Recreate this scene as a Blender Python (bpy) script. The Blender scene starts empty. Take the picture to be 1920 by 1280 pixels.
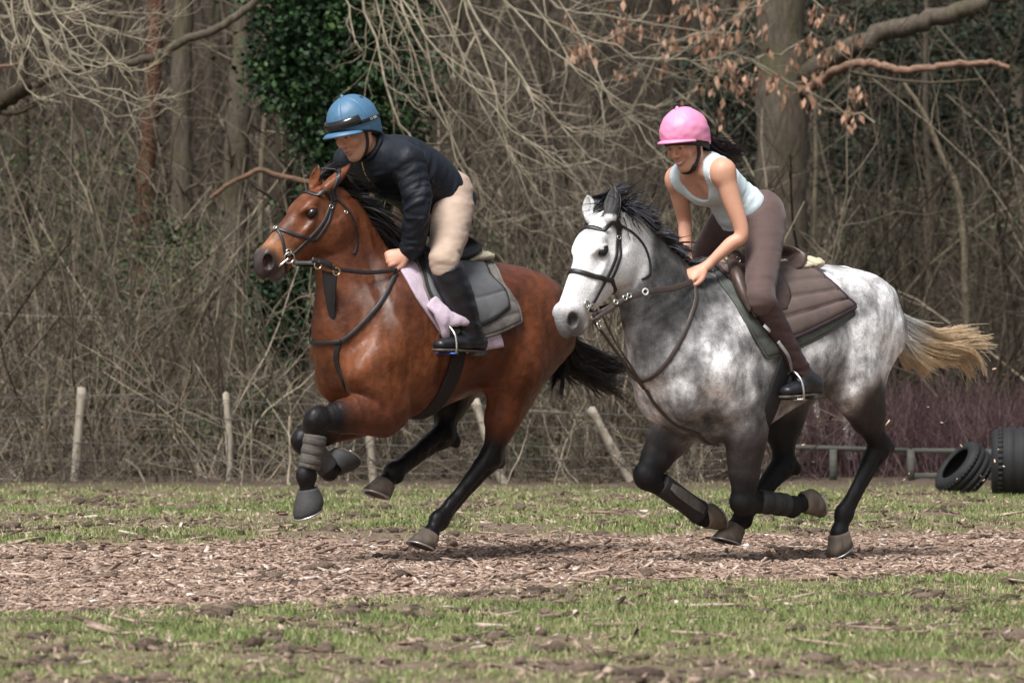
import bpy, math, random
import numpy as np
from mathutils import Vector, Matrix
from mathutils.bvhtree import BVHTree

random.seed(7)
RNG = np.random.default_rng(11)
scene = bpy.context.scene
COL = scene.collection

# ------------------------------------------------------------------ camera
FPX, CAMH, HOR = 8000.0, 0.9375, 660.0
cam_data = bpy.data.cameras.new('camera')
cam_data.lens = 36.0 * FPX / 1920.0
cam_data.sensor_width = 36.0
cam_data.shift_y = (HOR - 640.0) / 1920.0
cam_data.clip_start = 0.5
cam_data.clip_end = 600.0
cam_data.dof.use_dof = True
cam_data.dof.focus_distance = 19.7
cam_data.dof.aperture_fstop = 5.6
camera = bpy.data.objects.new('camera', cam_data)
camera.location = (0.0, -20.0, CAMH)
camera.rotation_euler = (math.radians(90), 0, 0)
COL.objects.link(camera)
scene.camera = camera

# ------------------------------------------------------------------ sky, sun, exposure
SUN_EL, SUN_AZ = math.radians(58), math.radians(205)     # azimuth clockwise from +Y
world = bpy.data.worlds.new('World')
scene.world = world
world.use_nodes = True
wn = world.node_tree
wn.nodes.clear()
sky = wn.nodes.new('ShaderNodeTexSky')
sky.sky_type = 'NISHITA'
sky.sun_disc = False
sky.sun_elevation = SUN_EL
sky.sun_rotation = SUN_AZ
sky.air_density = 1.0
sky.dust_density = 4.0
sky.ozone_density = 1.0
hsv = wn.nodes.new('ShaderNodeHueSaturation')          # overcast: the blue is veiled by cloud
hsv.inputs['Saturation'].default_value = 0.42
bg = wn.nodes.new('ShaderNodeBackground')
bg.inputs['Strength'].default_value = 0.085
wo = wn.nodes.new('ShaderNodeOutputWorld')
wn.links.new(sky.outputs[0], hsv.inputs['Color'])
wn.links.new(hsv.outputs[0], bg.inputs['Color'])
wn.links.new(bg.outputs[0], wo.inputs['Surface'])

sun_data = bpy.data.lights.new('sun', 'SUN')
sun_data.energy = 3.0
sun_data.angle = math.radians(22)
sun_data.color = (1.0, 0.975, 0.95)
sun = bpy.data.objects.new('sun', sun_data)
sd = Vector((math.sin(SUN_AZ) * math.cos(SUN_EL), math.cos(SUN_AZ) * math.cos(SUN_EL), math.sin(SUN_EL)))
sun.rotation_euler = (-sd).to_track_quat('-Z', 'Y').to_euler()
sun.location = (0, 0, 30)
COL.objects.link(sun)

scene.view_settings.view_transform = 'Standard'
scene.view_settings.look = 'None'
scene.view_settings.exposure = 0.68
scene.view_settings.gamma = 1.0
scene.view_settings.use_curve_mapping = False
scene.cycles.use_denoising = True
scene.cycles.max_bounces = 6
scene.cycles.diffuse_bounces = 3
scene.cycles.transparent_max_bounces = 4

# ------------------------------------------------------------------ generic helpers
def wp(px, py, Y):
    """world point seen at a photograph pixel, at distance 20+Y from the camera"""
    d = 20.0 + Y
    return np.array([(px - 960.0) / FPX * d, Y, CAMH + (HOR - py) / FPX * d])

def V3(*a):
    return np.array(a, dtype=float)

def unit(v):
    v = np.asarray(v, dtype=float)
    return v / max(np.linalg.norm(v), 1e-9)

def tag(o, label=None, cat=None, group=None, kind=None):
    if label: o['label'] = label
    if cat: o['category'] = cat
    if group: o['group'] = group
    if kind: o['kind'] = kind
    return o

def empty(name, loc=(0, 0, 0), label=None, cat=None, group=None):
    o = bpy.data.objects.new(name, None)
    o.empty_display_size = 0.2
    o.location = loc
    COL.objects.link(o)
    return tag(o, label, cat, group)

def mesh(name, verts, faces, mat=None, parent=None, smooth=True, attrs=None):
    """verts (N,3); faces: (M,3)/(M,4) array or list of such arrays. World coordinates."""
    verts = np.asarray(verts, dtype=np.float32).reshape(-1, 3)
    if isinstance(faces, np.ndarray):
        faces = [faces]
    faces = [np.asarray(f, dtype=np.int32) for f in faces if len(f)]
    me = bpy.data.meshes.new(name)
    nl = sum(f.size for f in faces)
    nf = sum(len(f) for f in faces)
    me.vertices.add(len(verts)); me.vertices.foreach_set('co', verts.ravel())
    me.loops.add(nl); me.loops.foreach_set('vertex_index', np.concatenate([f.ravel() for f in faces]))
    me.polygons.add(nf)
    starts, tot = [], 0
    for f in faces:
        starts.append(tot + np.arange(len(f), dtype=np.int32) * f.shape[1]); tot += f.size
    me.polygons.foreach_set('loop_start', np.concatenate(starts))
    me.update(calc_edges=True)
    me.validate()
    if smooth:
        me.polygons.foreach_set('use_smooth', np.ones(len(me.polygons), dtype=bool))
    if attrs:
        for k, a in attrs.items():
            a = np.asarray(a, dtype=np.float32)
            if a.ndim == 2:
                at = me.attributes.new(k, 'FLOAT_COLOR', 'POINT')
                if a.shape[1] == 3:
                    a = np.concatenate([a, np.ones((len(a), 1), np.float32)], 1)
                at.data.foreach_set('color', a.ravel())
            else:
                at = me.attributes.new(k, 'FLOAT', 'POINT')
                at.data.foreach_set('value', a.ravel())
    if mat is not None:
        me.materials.append(mat)
    o = bpy.data.objects.new(name, me)
    COL.objects.link(o)
    if parent is not None:
        o.parent = parent
        o.matrix_parent_inverse = Matrix.Translation(-Vector(parent.location))
    return o

def crom(P, n):
    """Catmull-Rom resample: rows of P, n samples per span"""
    P = np.asarray(P, dtype=float)
    if len(P) == 2:
        t = np.linspace(0, 1, n + 1)[:, None]
        return P[0] * (1 - t) + P[1] * t
    Q = np.vstack([2 * P[0] - P[1], P, 2 * P[-1] - P[-2]])
    out = []
    for i in range(1, len(Q) - 2):
        p0, p1, p2, p3 = Q[i - 1], Q[i], Q[i + 1], Q[i + 2]
        for j in range(n):
            t = j / n
            out.append(0.5 * ((2 * p1) + (-p0 + p2) * t + (2 * p0 - 5 * p1 + 4 * p2 - p3) * t * t + (-p0 + 3 * p1 - 3 * p2 + p3) * t ** 3))
    out.append(P[-1])
    return np.array(out)

_perm = np.random.default_rng(3).permutation(256).astype(np.int32)
_perm = np.concatenate([_perm, _perm])
_vals = np.random.default_rng(4).uniform(-1, 1, 256)
def vnoise(p, s=1.0):
    """value noise in [-1,1] at points (N,3)"""
    p = np.asarray(p) * s + 1000.0
    i = np.floor(p).astype(np.int64); f = p - i; f = f * f * (3 - 2 * f); i = i & 255
    def h(a, b, c): return _vals[_perm[_perm[_perm[a & 255] + (b & 255)] + (c & 255)] & 255]
    r = 0
    for dx in (0, 1):
        for dy in (0, 1):
            for dz in (0, 1):
                w = (f[:, 0] if dx else 1 - f[:, 0]) * (f[:, 1] if dy else 1 - f[:, 1]) * (f[:, 2] if dz else 1 - f[:, 2])
                r = r + w * h(i[:, 0] + dx, i[:, 1] + dy, i[:, 2] + dz)
    return r
def fnoise(p, s=1.0, o=3):
    r = 0; a = 1.0; t = 0
    for k in range(o):
        r = r + a * vnoise(p, s * 2 ** k); t += a; a *= 0.5
    return r / t
def sst(a, b, x):
    t = np.clip((x - a) / (b - a), 0, 1)
    return t * t * (3 - 2 * t)

# ------------------------------------------------------------------ batches of tubes and ribbons
class Tubes:
    """collects polylines with radii; one mesh of n-sided tubes"""
    def __init__(s, sides=4): s.L = []; s.sides = sides
    def add(s, pts, rad, val=0.0):
        pts = np.asarray(pts, dtype=float)
        r = np.asarray(rad, dtype=float)
        if r.ndim == 0: r = np.full(len(pts), float(r))
        s.L.append((pts, r, val))
    def arrays(s):
        by = {}
        for it in s.L: by.setdefault(len(it[0]), []).append(it)
        Vs, Fs, As = [], [], []; off = 0; k = s.sides
        for n, items in by.items():
            P = np.stack([i[0] for i in items]); R = np.stack([i[1] for i in items]); A = np.array([i[2] for i in items])
            T = np.gradient(P, axis=1); T /= np.maximum(np.linalg.norm(T, axis=2, keepdims=True), 1e-9)
            ref = np.where(np.abs(T[:, :1, 2:3]) > 0.85, np.array([1.0, 0.13, 0.2]), np.array([0.07, 0.11, 1.0]))
            U = np.cross(T, np.broadcast_to(ref, T.shape)); U /= np.maximum(np.linalg.norm(U, axis=2, keepdims=True), 1e-9)
            W = np.cross(T, U)
            ang = np.arange(k) / k * 2 * math.pi
            ring = P[:, :, None] + R[:, :, None, None] * (np.cos(ang)[None, None, :, None] * U[:, :, None] + np.sin(ang)[None, None, :, None] * W[:, :, None])
            m = len(items)
            Vs.append(ring.reshape(-1, 3)); As.append(np.repeat(A, n * k))
            b = (np.arange(m)[:, None, None] * n + np.arange(n - 1)[None, :, None]) * k + off
            j = np.arange(k)[None, None, :]; j2 = (j + 1) % k
            Fs.append(np.stack([b + j, b + j2, b + k + j2, b + k + j], -1).reshape(-1, 4))
            off += m * n * k
        return np.concatenate(Vs), np.concatenate(Fs), np.concatenate(As)
    def build(s, name, mat, parent=None, smooth=True):
        v, f, a = s.arrays()
        return mesh(name, v, f, mat, parent, smooth, {'vary': a})

def ribbon(pts, nrm, width, thick, closed=False, lift=0.0):
    """strap of rectangular section along pts, flat on a surface with normals nrm -> verts, quads"""
    pts = np.asarray(pts, float); nrm = np.asarray(nrm, float); n = len(pts)
    if closed:
        T = np.roll(pts, -1, 0) - np.roll(pts, 1, 0)
    else:
        T = np.gradient(pts, axis=0)
    T /= np.maximum(np.linalg.norm(T, axis=1, keepdims=True), 1e-9)
    B = np.cross(T, nrm); B /= np.maximum(np.linalg.norm(B, axis=1, keepdims=True), 1e-9)
    N = np.cross(B, T)
    w = np.broadcast_to(np.asarray(width, float), (n,))[:, None] * 0.5
    a, b = lift, lift + thick
    e = 0.22
    prof = [(-1, a), (-1, a + (b - a) * .65), (-1 + e, b), (1 - e, b), (1, a + (b - a) * .65), (1, a)]
    V = np.stack([pts + B * w * x + N * y for x, y in prof], 1)      # n,6,3
    k = 6; F = []
    rows = n if closed else n - 1
    i = np.arange(rows)[:, None]; j = np.arange(k)[None, :]
    F = np.stack([i * k + j, i * k + (j + 1) % k, ((i + 1) % n) * k + (j + 1) % k, ((i + 1) % n) * k + j], -1).reshape(-1, 4)
    if not closed:
        F = np.concatenate([F, [[0, 5, 4, 1], [1, 4, 3, 2]], np.array([[0, 1, 4, 5], [1, 2, 3, 4]]) + (n - 1) * k])
    return V.reshape(-1, 3), F

def torus_v(c, R, r, nrm, nu=24, nv=8, sx=1.0):
    nrm = unit(nrm); a = unit(np.cross(nrm, [0.3, 0.2, 0.93])); b = np.cross(nrm, a)
    u = np.arange(nu) / nu * 2 * math.pi; v = np.arange(nv) / nv * 2 * math.pi
    d = np.cos(u)[:, None] * a * sx + np.sin(u)[:, None] * b
    P = np.asarray(c)[None, None] + d[:, None] * (R + r * np.cos(v))[None, :, None] + nrm * (r * np.sin(v))[None, :, None]
    i = np.arange(nu)[:, None]; j = np.arange(nv)[None]
    F = np.stack([i * nv + j, ((i + 1) % nu) * nv + j, ((i + 1) % nu) * nv + (j + 1) % nv, i * nv + (j + 1) % nv], -1).reshape(-1, 4)
    return P.reshape(-1, 3), F

def join(parts):
    V, F, o = [], [], 0
    for v, f in parts:
        V.append(v); F.append(np.asarray(f) + o); o += len(v)
    return np.concatenate(V), F

# ------------------------------------------------------------------ implicit surfaces
class SDF:
    def __init__(s, lo, hi, h, refine=()):
        s.ax = []
        for a in range(3):
            seg = [(lo[a], hi[a], h)]
            pts = [lo[a]]
            rf = sorted([(r[1], r[2], r[3]) for r in refine if r[0] == a])
            x = lo[a]
            while x < hi[a]:
                st = h
                for (p, q, hh) in rf:
                    if p <= x < q: st = min(st, hh)
                x += st; pts.append(x)
            s.ax.append(np.array(pts, dtype=np.float32))
        s.D = np.full([len(x) for x in s.ax], 0.6, dtype=np.float32)
    def blk(s, lo, hi):
        sl = []
        for a in range(3):
            i0 = max(int(np.searchsorted(s.ax[a], lo[a])) - 1, 0); i1 = min(int(np.searchsorted(s.ax[a], hi[a])) + 1, len(s.ax[a]))
            if i1 <= i0: return None
            sl.append(slice(i0, i1))
        return tuple(sl)
    def grid(s, sl):
        return s.ax[0][sl[0]][:, None, None], s.ax[1][sl[1]][None, :, None], s.ax[2][sl[2]][None, None, :]
    @staticmethod
    def smin(a, b, k):
        if k <= 0: return np.minimum(a, b)
        h = np.maximum(k - np.abs(a - b), 0) / k
        return np.minimum(a, b) - h * h * k * 0.25
    def merge(s, sl, d, k, op):
        cur = s.D[sl]
        if op == 'add': s.D[sl] = s.smin(cur, d, k)
        elif op == 'sub': s.D[sl] = -s.smin(-cur, d, k)
        elif op == 'and': s.D[sl] = -s.smin(-cur, -d, k)
    def ell(s, c, r, A=None, B=None, k=0.03, op='add'):
        """ellipsoid: centre, radii along axes A, B, A x B"""
        c = np.asarray(c, float); r = np.asarray(r, float) * np.ones(3)
        A = unit(A if A is not None else (1, 0, 0))
        B = np.asarray(B if B is not None else ((0, 1, 0) if abs(A[1]) < .9 else (0, 0, 1)), float)
        B = unit(B - A * (A @ B)); C = np.cross(A, B)
        m = r.max() + k + 0.02
        sl = s.blk(c - m, c + m)
        if sl is None: return
        x, y, z = s.grid(sl); x = x - np.float32(c[0]); y = y - np.float32(c[1]); z = z - np.float32(c[2])
        k0 = 0; k1 = 0
        for ax, rr in zip((A, B, C), r):
            q = x * np.float32(ax[0]) + y * np.float32(ax[1]) + z * np.float32(ax[2])
            k0 = k0 + (q / np.float32(rr)) ** 2; k1 = k1 + (q / np.float32(rr * rr)) ** 2
        k0 = np.sqrt(k0)
        s.merge(sl, k0 * (k0 - 1) / np.maximum(np.sqrt(k1), 1e-4), k, op)
    def chain(s, P, RA, RB, A=(0, 1, 0), n=4, k=0.03, op='add', cap=1.0):
        """tube of elliptic section: RA along axis A, RB across it"""
        P = np.asarray(P, float); RA = np.asarray(RA, float) * np.ones(len(P)); RB = np.asarray(RB, float) * np.ones(len(P))
        Aa = np.asarray(A, float)
        if Aa.ndim == 1: Aa = np.tile(Aa, (len(P), 1))
        Q = crom(np.column_stack([P, RA, RB, Aa]), n)
        P, RA, RB, Aa = Q[:, :3], np.maximum(Q[:, 3], .002), np.maximum(Q[:, 4], .002), Q[:, 5:8]
        m = max(RA.max(), RB.max()) + k + 0.02
        sl0 = s.blk(P.min(0) - m, P.max(0) + m)
        if sl0 is None: return
        T = np.full([q.stop - q.start for q in sl0], 0.6, np.float32)
        for i in range(len(P) - 1):
            mm = max(RA[i:i + 2].max(), RB[i:i + 2].max()) + k + 0.0195
            sl = s.blk(np.minimum(P[i], P[i + 1]) - mm, np.maximum(P[i], P[i + 1]) + mm)
            if sl is None: continue
            x, y, z = s.grid(sl)
            e = P[i + 1] - P[i]; L = np.linalg.norm(e)
            if L < 1e-6: continue
            t_ = e / L
            Av = unit((Aa[i] + Aa[i + 1]) * .5); Av = unit(Av - t_ * (Av @ t_)); Bv = np.cross(t_, Av)
            x = x - np.float32(P[i][0]); y = y - np.float32(P[i][1]); z = z - np.float32(P[i][2])
            dt = x * np.float32(t_[0]) + y * np.float32(t_[1]) + z * np.float32(t_[2])
            t = np.clip(dt / np.float32(L), 0, 1)
            qa = x * np.float32(Av[0]) + y * np.float32(Av[1]) + z * np.float32(Av[2])
            qb = x * np.float32(Bv[0]) + y * np.float32(Bv[1]) + z * np.float32(Bv[2])
            qt = dt - t * np.float32(L)
            ra = np.float32(RA[i]) + t * np.float32(RA[i + 1] - RA[i]); rb = np.float32(RB[i]) + t * np.float32(RB[i + 1] - RB[i])
            rt = np.minimum(ra, rb) * np.float32(cap)
            k0 = np.sqrt((qa / ra) ** 2 + (qb / rb) ** 2 + (qt / rt) ** 2)
            k1 = np.sqrt((qa / ra ** 2) ** 2 + (qb / rb ** 2) ** 2 + (qt / rt ** 2) ** 2)
            d = k0 * (k0 - 1) / np.maximum(k1, 1e-4)
            loc = tuple(slice(a.start - b.start, a.stop - b.start) for a, b in zip(sl, sl0))
            T[loc] = np.minimum(T[loc], d)
        s.merge(sl0, T, k, op)
    def plane(s, p, n, k=0.0):
        """keep the side the normal n points away from"""
        n = unit(n); x, y, z = s.ax[0][:, None, None], s.ax[1][None, :, None], s.ax[2][None, None, :]
        d = (x * np.float32(n[0]) + y * np.float32(n[1]) + z * np.float32(n[2])) - np.float32(np.dot(p, n))
        s.D = -s.smin(-s.D, -d.astype(np.float32), k) if k > 0 else np.maximum(s.D, d.astype(np.float32))
    def surface(s, smooth=1, keep=None):
        D = s.D; X, Y, Z = s.ax
        In = D < 0
        cnt = np.zeros([d - 1 for d in D.shape], np.uint8)
        for dx in (0, 1):
            for dy in (0, 1):
                for dz in (0, 1):
                    cnt += In[dx:D.shape[0] - 1 + dx, dy:D.shape[1] - 1 + dy, dz:D.shape[2] - 1 + dz]
        act = (cnt > 0) & (cnt < 8)
        idx = np.argwhere(act)
        num = np.full(act.shape, -1, np.int32); num[act] = np.arange(len(idx))
        i, j, k = idx.T
        S = np.zeros((len(idx), 3)); N = np.zeros(len(idx))
        cor = [(a, b, c) for a in (0, 1) for b in (0, 1) for c in (0, 1)]
        for a in cor:
            for b in cor:
                if sum(abs(p - q) for p, q in zip(a, b)) == 1 and a < b:
                    va = D[i + a[0], j + a[1], k + a[2]]; vb = D[i + b[0], j + b[1], k + b[2]]
                    m = (va < 0) != (vb < 0)
                    t = np.where(m, va / np.where(m, va - vb, 1), 0)
                    pa = np.stack([X[i + a[0]], Y[j + a[1]], Z[k + a[2]]], 1); pb = np.stack([X[i + b[0]], Y[j + b[1]], Z[k + b[2]]], 1)
                    S += np.where(m[:, None], pa + (pb - pa) * t[:, None], 0); N += m
        Vt = S / N[:, None]
        F = []
        for ax in range(3):
            o1, o2 = (ax + 1) % 3, (ax + 2) % 3
            sa = [slice(None)] * 3; sb = [slice(None)] * 3
            sa[ax] = slice(0, -1); sb[ax] = slice(1, None)
            A_, B_ = In[tuple(sa)], In[tuple(sb)]
            e = np.argwhere(A_ != B_)
            e = e[(e[:, o1] > 0) & (e[:, o2] > 0) & (e[:, o1] < D.shape[o1] - 1) & (e[:, o2] < D.shape[o2] - 1)]
            if not len(e): continue
            fl = A_[tuple(e.T)]
            q = []
            for d1, d2 in ((-1, -1), (0, -1), (0, 0), (-1, 0)):
                c = e.copy(); c[:, o1] += d1; c[:, o2] += d2
                q.append(num[tuple(c.T)])
            q = np.stack(q, 1)
            q[~fl] = q[~fl][:, ::-1]
            F.append(q)
        F = np.concatenate(F)
        for _ in range(smooth):
            W = lap(Vt, F, 0.5)
            Vt = W if keep is None else Vt + (W - Vt) * (1 - keep(Vt))[:, None]
        return Vt, F

def lap(Vt, F, a):
    acc = np.zeros_like(Vt); n = np.zeros(len(Vt)); c = F.shape[1]
    for q in range(c):
        A_, B_ = F[:, q], F[:, (q + 1) % c]
        for d in range(3):
            acc[:, d] += np.bincount(A_, Vt[B_, d], len(Vt)) + np.bincount(B_, Vt[A_, d], len(Vt))
        n += np.bincount(A_, minlength=len(Vt)) + np.bincount(B_, minlength=len(Vt))
    return Vt + a * (acc / np.maximum(n, 1)[:, None] - Vt)

def vnormals(V, F):
    a = V[F[:, 2]] - V[F[:, 0]]; b = V[F[:, 3 if F.shape[1] > 3 else 1]] - V[F[:, 1 if F.shape[1] > 3 else 0]]
    n = np.cross(a, b) if F.shape[1] > 3 else np.cross(b, a)
    N = np.zeros_like(V)
    for q in range(F.shape[1]):
        for d in range(3):
            N[:, d] += np.bincount(F[:, q], n[:, d], len(V))
    return N / np.maximum(np.linalg.norm(N, axis=1, keepdims=True), 1e-12)

def chain_param(p, nodes):
    """distance of points p to a polyline and position along it (node index + fraction)"""
    nodes = np.asarray(nodes, float); bd = np.full(len(p), 9.0); bt = np.zeros(len(p))
    for i in range(len(nodes) - 1):
        e = nodes[i + 1] - nodes[i]; t = np.clip(((p - nodes[i]) @ e) / max(e @ e, 1e-9), 0, 1)
        d = np.linalg.norm(p - nodes[i] - t[:, None] * e, axis=1)
        m = d < bd; bd[m] = d[m]; bt[m] = i + t[m]
    return bd, bt
# ------------------------------------------------------------------ materials
def newmat(name):
    m = bpy.data.materials.new(name); m.use_nodes = True
    nt = m.node_tree; b = nt.nodes['Principled BSDF']
    return m, nt, b

def ramp_node(nt, stops):
    r = nt.nodes.new('ShaderNodeValToRGB'); e = r.color_ramp.elements
    while len(e) < len(stops): e.new(0.5)
    for q, (p, c) in zip(e, stops):
        q.position = p; q.color = (*c, 1) if len(c) == 3 else c
    return r

def noise_node(nt, scale, detail=4, rough=0.55, coord='Object', stretch=None, dist=0.0):
    tc = nt.nodes.new('ShaderNodeTexCoord'); n = nt.nodes.new('ShaderNodeTexNoise')
    n.inputs['Scale'].default_value = scale; n.inputs['Detail'].default_value = detail
    n.inputs['Roughness'].default_value = rough; n.inputs['Distortion'].default_value = dist
    src = tc.outputs[coord]
    if stretch:
        mp = nt.nodes.new('ShaderNodeMapping'); mp.inputs['Scale'].default_value = stretch
        nt.links.new(src, mp.inputs[0]); src = mp.outputs[0]
    nt.links.new(src, n.inputs['Vector'])
    return n

def bump_node(nt, b, height, strength=0.3, dist=0.01):
    bp = nt.nodes.new('ShaderNodeBump'); bp.inputs['Strength'].default_value = strength; bp.inputs['Distance'].default_value = dist
    nt.links.new(height, bp.inputs['Height']); nt.links.new(bp.outputs[0], b.inputs['Normal'])
    return bp

def simple(name, c1, c2=None, rough=0.6, scale=20, bump=0.2, bdist=0.005, spec=0.5, metal=0.0, stretch=None, detail=4, sheen=0.0, bscale=None):
    m, nt, b = newmat(name)
    c2 = c2 or tuple(x * 0.65 for x in c1)
    n = noise_node(nt, scale, detail, stretch=stretch)
    r = ramp_node(nt, [(0.3, c2), (0.7, c1)])
    nt.links.new(n.outputs['Fac'], r.inputs[0]); nt.links.new(r.outputs[0], b.inputs['Base Color'])
    b.inputs['Roughness'].default_value = rough; b.inputs['Metallic'].default_value = metal
    b.inputs['Specular IOR Level'].default_value = spec
    if sheen: b.inputs['Sheen Weight'].default_value = sheen
    if bump:
        n2 = noise_node(nt, bscale or scale * 4, 5, stretch=stretch)
        bump_node(nt, b, n2.outputs['Fac'], bump, bdist)
    return m

def attr_mat(name, attr='col', rough=0.5, spec=0.5, nscale=60, namt=0.25, bump=0.15, bdist=0.003, bscale=120, stretch=None, sheen=0.0, coat=0.0, sss=0.0, rvar=0.0, dapple=None):
    """base colour from a colour attribute, broken up by fine noise"""
    m, nt, b = newmat(name)
    a = nt.nodes.new('ShaderNodeAttribute'); a.attribute_name = attr
    n = noise_node(nt, nscale, 5, 0.6, stretch=stretch)
    mr = nt.nodes.new('ShaderNodeMapRange'); mr.inputs[1].default_value = 0.25; mr.inputs[2].default_value = 0.75
    mr.inputs[3].default_value = 1 - namt; mr.inputs[4].default_value = 1 + namt
    nt.links.new(n.outputs['Fac'], mr.inputs[0])
    mx = nt.nodes.new('ShaderNodeVectorMath'); mx.operation = 'SCALE'
    nt.links.new(a.outputs['Color'], mx.inputs[0]); nt.links.new(mr.outputs[0], mx.inputs['Scale'])
    out = mx.outputs[0]
    if dapple:
        da = nt.nodes.new('ShaderNodeAttribute'); da.attribute_name = 'dap'
        nd = noise_node(nt, dapple[0], 6, 0.68, stretch=dapple[3] if len(dapple) > 3 else None); md = nt.nodes.new('ShaderNodeMapRange'); md.inputs[1].default_value = .36; md.inputs[2].default_value = .64; md.inputs[3].default_value = dapple[1]; md.inputs[4].default_value = dapple[2]
        nt.links.new(nd.outputs['Fac'], md.inputs[0])
        lm = nt.nodes.new('ShaderNodeMix'); lm.data_type = 'FLOAT'; lm.inputs['A'].default_value = 1.0
        nt.links.new(da.outputs['Fac'], lm.inputs['Factor']); nt.links.new(md.outputs[0], lm.inputs['B'])
        m2 = nt.nodes.new('ShaderNodeVectorMath'); m2.operation = 'SCALE'; nt.links.new(out, m2.inputs[0]); nt.links.new(lm.outputs[0], m2.inputs['Scale']); out = m2.outputs[0]
    nt.links.new(out, b.inputs['Base Color'])
    b.inputs['Roughness'].default_value = rough; b.inputs['Specular IOR Level'].default_value = spec
    if rvar:
        n3 = noise_node(nt, 9.0, 5, 0.65); m3 = nt.nodes.new('ShaderNodeMapRange'); m3.inputs[1].default_value = .3; m3.inputs[2].default_value = .7; m3.inputs[3].default_value = rough - rvar; m3.inputs[4].default_value = rough + rvar
        nt.links.new(n3.outputs['Fac'], m3.inputs[0]); nt.links.new(m3.outputs[0], b.inputs['Roughness'])
    b.inputs['Sheen Weight'].default_value = sheen; b.inputs['Coat Weight'].default_value = coat
    if sss:
        b.inputs['Subsurface Weight'].default_value = sss; b.inputs['Subsurface Radius'].default_value = (0.012, 0.005, 0.003); b.inputs['Subsurface Scale'].default_value = 1.0
    if bump:
        n2 = noise_node(nt, bscale, 4, stretch=stretch)
        bump_node(nt, b, n2.outputs['Fac'], bump, bdist)
    return m

def vary_mat(name, stops, rough=0.8, spec=0.3, nscale=30, namt=0.3, bump=0.0, trans=0.0):
    """colour by per-piece 'vary' value through a ramp"""
    m, nt, b = newmat(name)
    a = nt.nodes.new('ShaderNodeAttribute'); a.attribute_name = 'vary'
    r = ramp_node(nt, stops); nt.links.new(a.outputs['Fac'], r.inputs[0])
    n = noise_node(nt, nscale, 3)
    mr = nt.nodes.new('ShaderNodeMapRange'); mr.inputs[1].default_value = 0.3; mr.inputs[2].default_value = 0.7
    mr.inputs[3].default_value = 1 - namt; mr.inputs[4].default_value = 1 + namt
    nt.links.new(n.outputs['Fac'], mr.inputs[0])
    mx = nt.nodes.new('ShaderNodeVectorMath'); mx.operation = 'SCALE'
    nt.links.new(r.outputs[0], mx.inputs[0]); nt.links.new(mr.outputs[0], mx.inputs['Scale'])
    nt.links.new(mx.outputs[0], b.inputs['Base Color'])
    b.inputs['Roughness'].default_value = rough; b.inputs['Specular IOR Level'].default_value = spec
    if trans: b.inputs['Transmission Weight'].default_value = trans
    if bump: bump_node(nt, b, n.outputs['Fac'], bump, 0.01)
    return m

M = {}
M['coat_bay'] = attr_mat('bay_coat', rough=0.47, spec=0.28, nscale=26, namt=0.24, bump=0.45, bdist=0.008, bscale=34, sheen=0.0, coat=0.0, rvar=0.15, dapple=(11, .68, 1.22, (1, 1, .5)))
M['coat_grey'] = attr_mat('dapple_grey_coat', rough=0.62, spec=0.28, nscale=190, namt=0.42, bump=0.25, bdist=0.005, bscale=70, dapple=(15, .50, 1.45, (1, 1, .8)))
M['hair'] = vary_mat('horse_hair', [(0, (0.006, 0.006, 0.007)), (1, (0.03, 0.026, 0.026))], rough=0.45, spec=0.5, nscale=40)
M['hair_grey'] = vary_mat('grey_mane_hair', [(0, (0.015, 0.015, 0.019)), (0.6, (0.05, 0.05, 0.06)), (1, (0.22, 0.22, 0.24))], rough=0.5, nscale=40)
M['hair_tail'] = attr_mat('pale_tail_hair', rough=0.55, nscale=60, namt=0.3, bump=0)
M['hoof'] = simple('hoof_horn', (0.21, 0.165, 0.125), (0.085, 0.070, 0.058), rough=0.75, scale=25, bump=0.4, stretch=(1, 1, 0.3))
M['shoe'] = simple('horseshoe_metal', (0.62, 0.62, 0.62), (0.4, 0.4, 0.4), rough=0.35, metal=0.8, bump=0.05)
M['eye'] = simple('eye_dark', (0.012, 0.008, 0.006), (0.006, 0.005, 0.004), rough=0.08, bump=0, spec=0.6)
M['human_eye'] = attr_mat('human_eye', rough=.15, spec=.5, nscale=30, namt=.03, bump=0)
M['leather_dk'] = simple('dark_leather', (0.022, 0.019, 0.02), (0.011, 0.010, 0.011), rough=0.45, scale=60, bump=0.15)
M['leather_br'] = simple('brown_leather', (0.075, 0.045, 0.034), (0.045, 0.028, 0.022), rough=0.42, scale=50, bump=0.15)
M['rein_br'] = simple('rein_leather', (0.065, 0.045, 0.038), (0.04, 0.03, 0.027), rough=0.5, scale=60, bump=0.15)
M['steel'] = simple('bit_steel', (0.75, 0.73, 0.68), (0.6, 0.58, 0.52), rough=0.22, metal=1.0, bump=0)
M['brass'] = simple('brass_ring', (0.72, 0.62, 0.38), (0.6, 0.5, 0.3), rough=0.25, metal=1.0, bump=0)
M['skin'] = attr_mat('skin', rough=0.5, spec=0.4, nscale=90, namt=0.05, bump=0.05, bscale=300, sss=0.12)
M['jacket'] = simple('navy_waxed_jacket', (0.0075, 0.0115, 0.0195), (0.005, 0.0075, 0.0125), rough=0.62, scale=14, bump=0.35, bdist=0.008, spec=0.35)
M['cuff'] = simple('navy_jumper', (0.02, 0.02, 0.06), rough=0.9, scale=200, bump=0.4)
M['breeches'] = simple('beige_breeches', (0.47, 0.355, 0.28), (0.39, 0.295, 0.23), rough=0.85, scale=18, bump=0.25, bdist=0.004, bscale=60)
M['boot'] = simple('black_boot_leather', (0.017, 0.018, 0.023), (0.010, 0.011, 0.014), rough=0.38, scale=18, bump=0.2)
M['sole'] = simple('muddy_boot_sole', (0.13, 0.115, 0.095), (0.03, 0.028, 0.025), rough=0.9, scale=30, bump=0.4)
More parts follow.
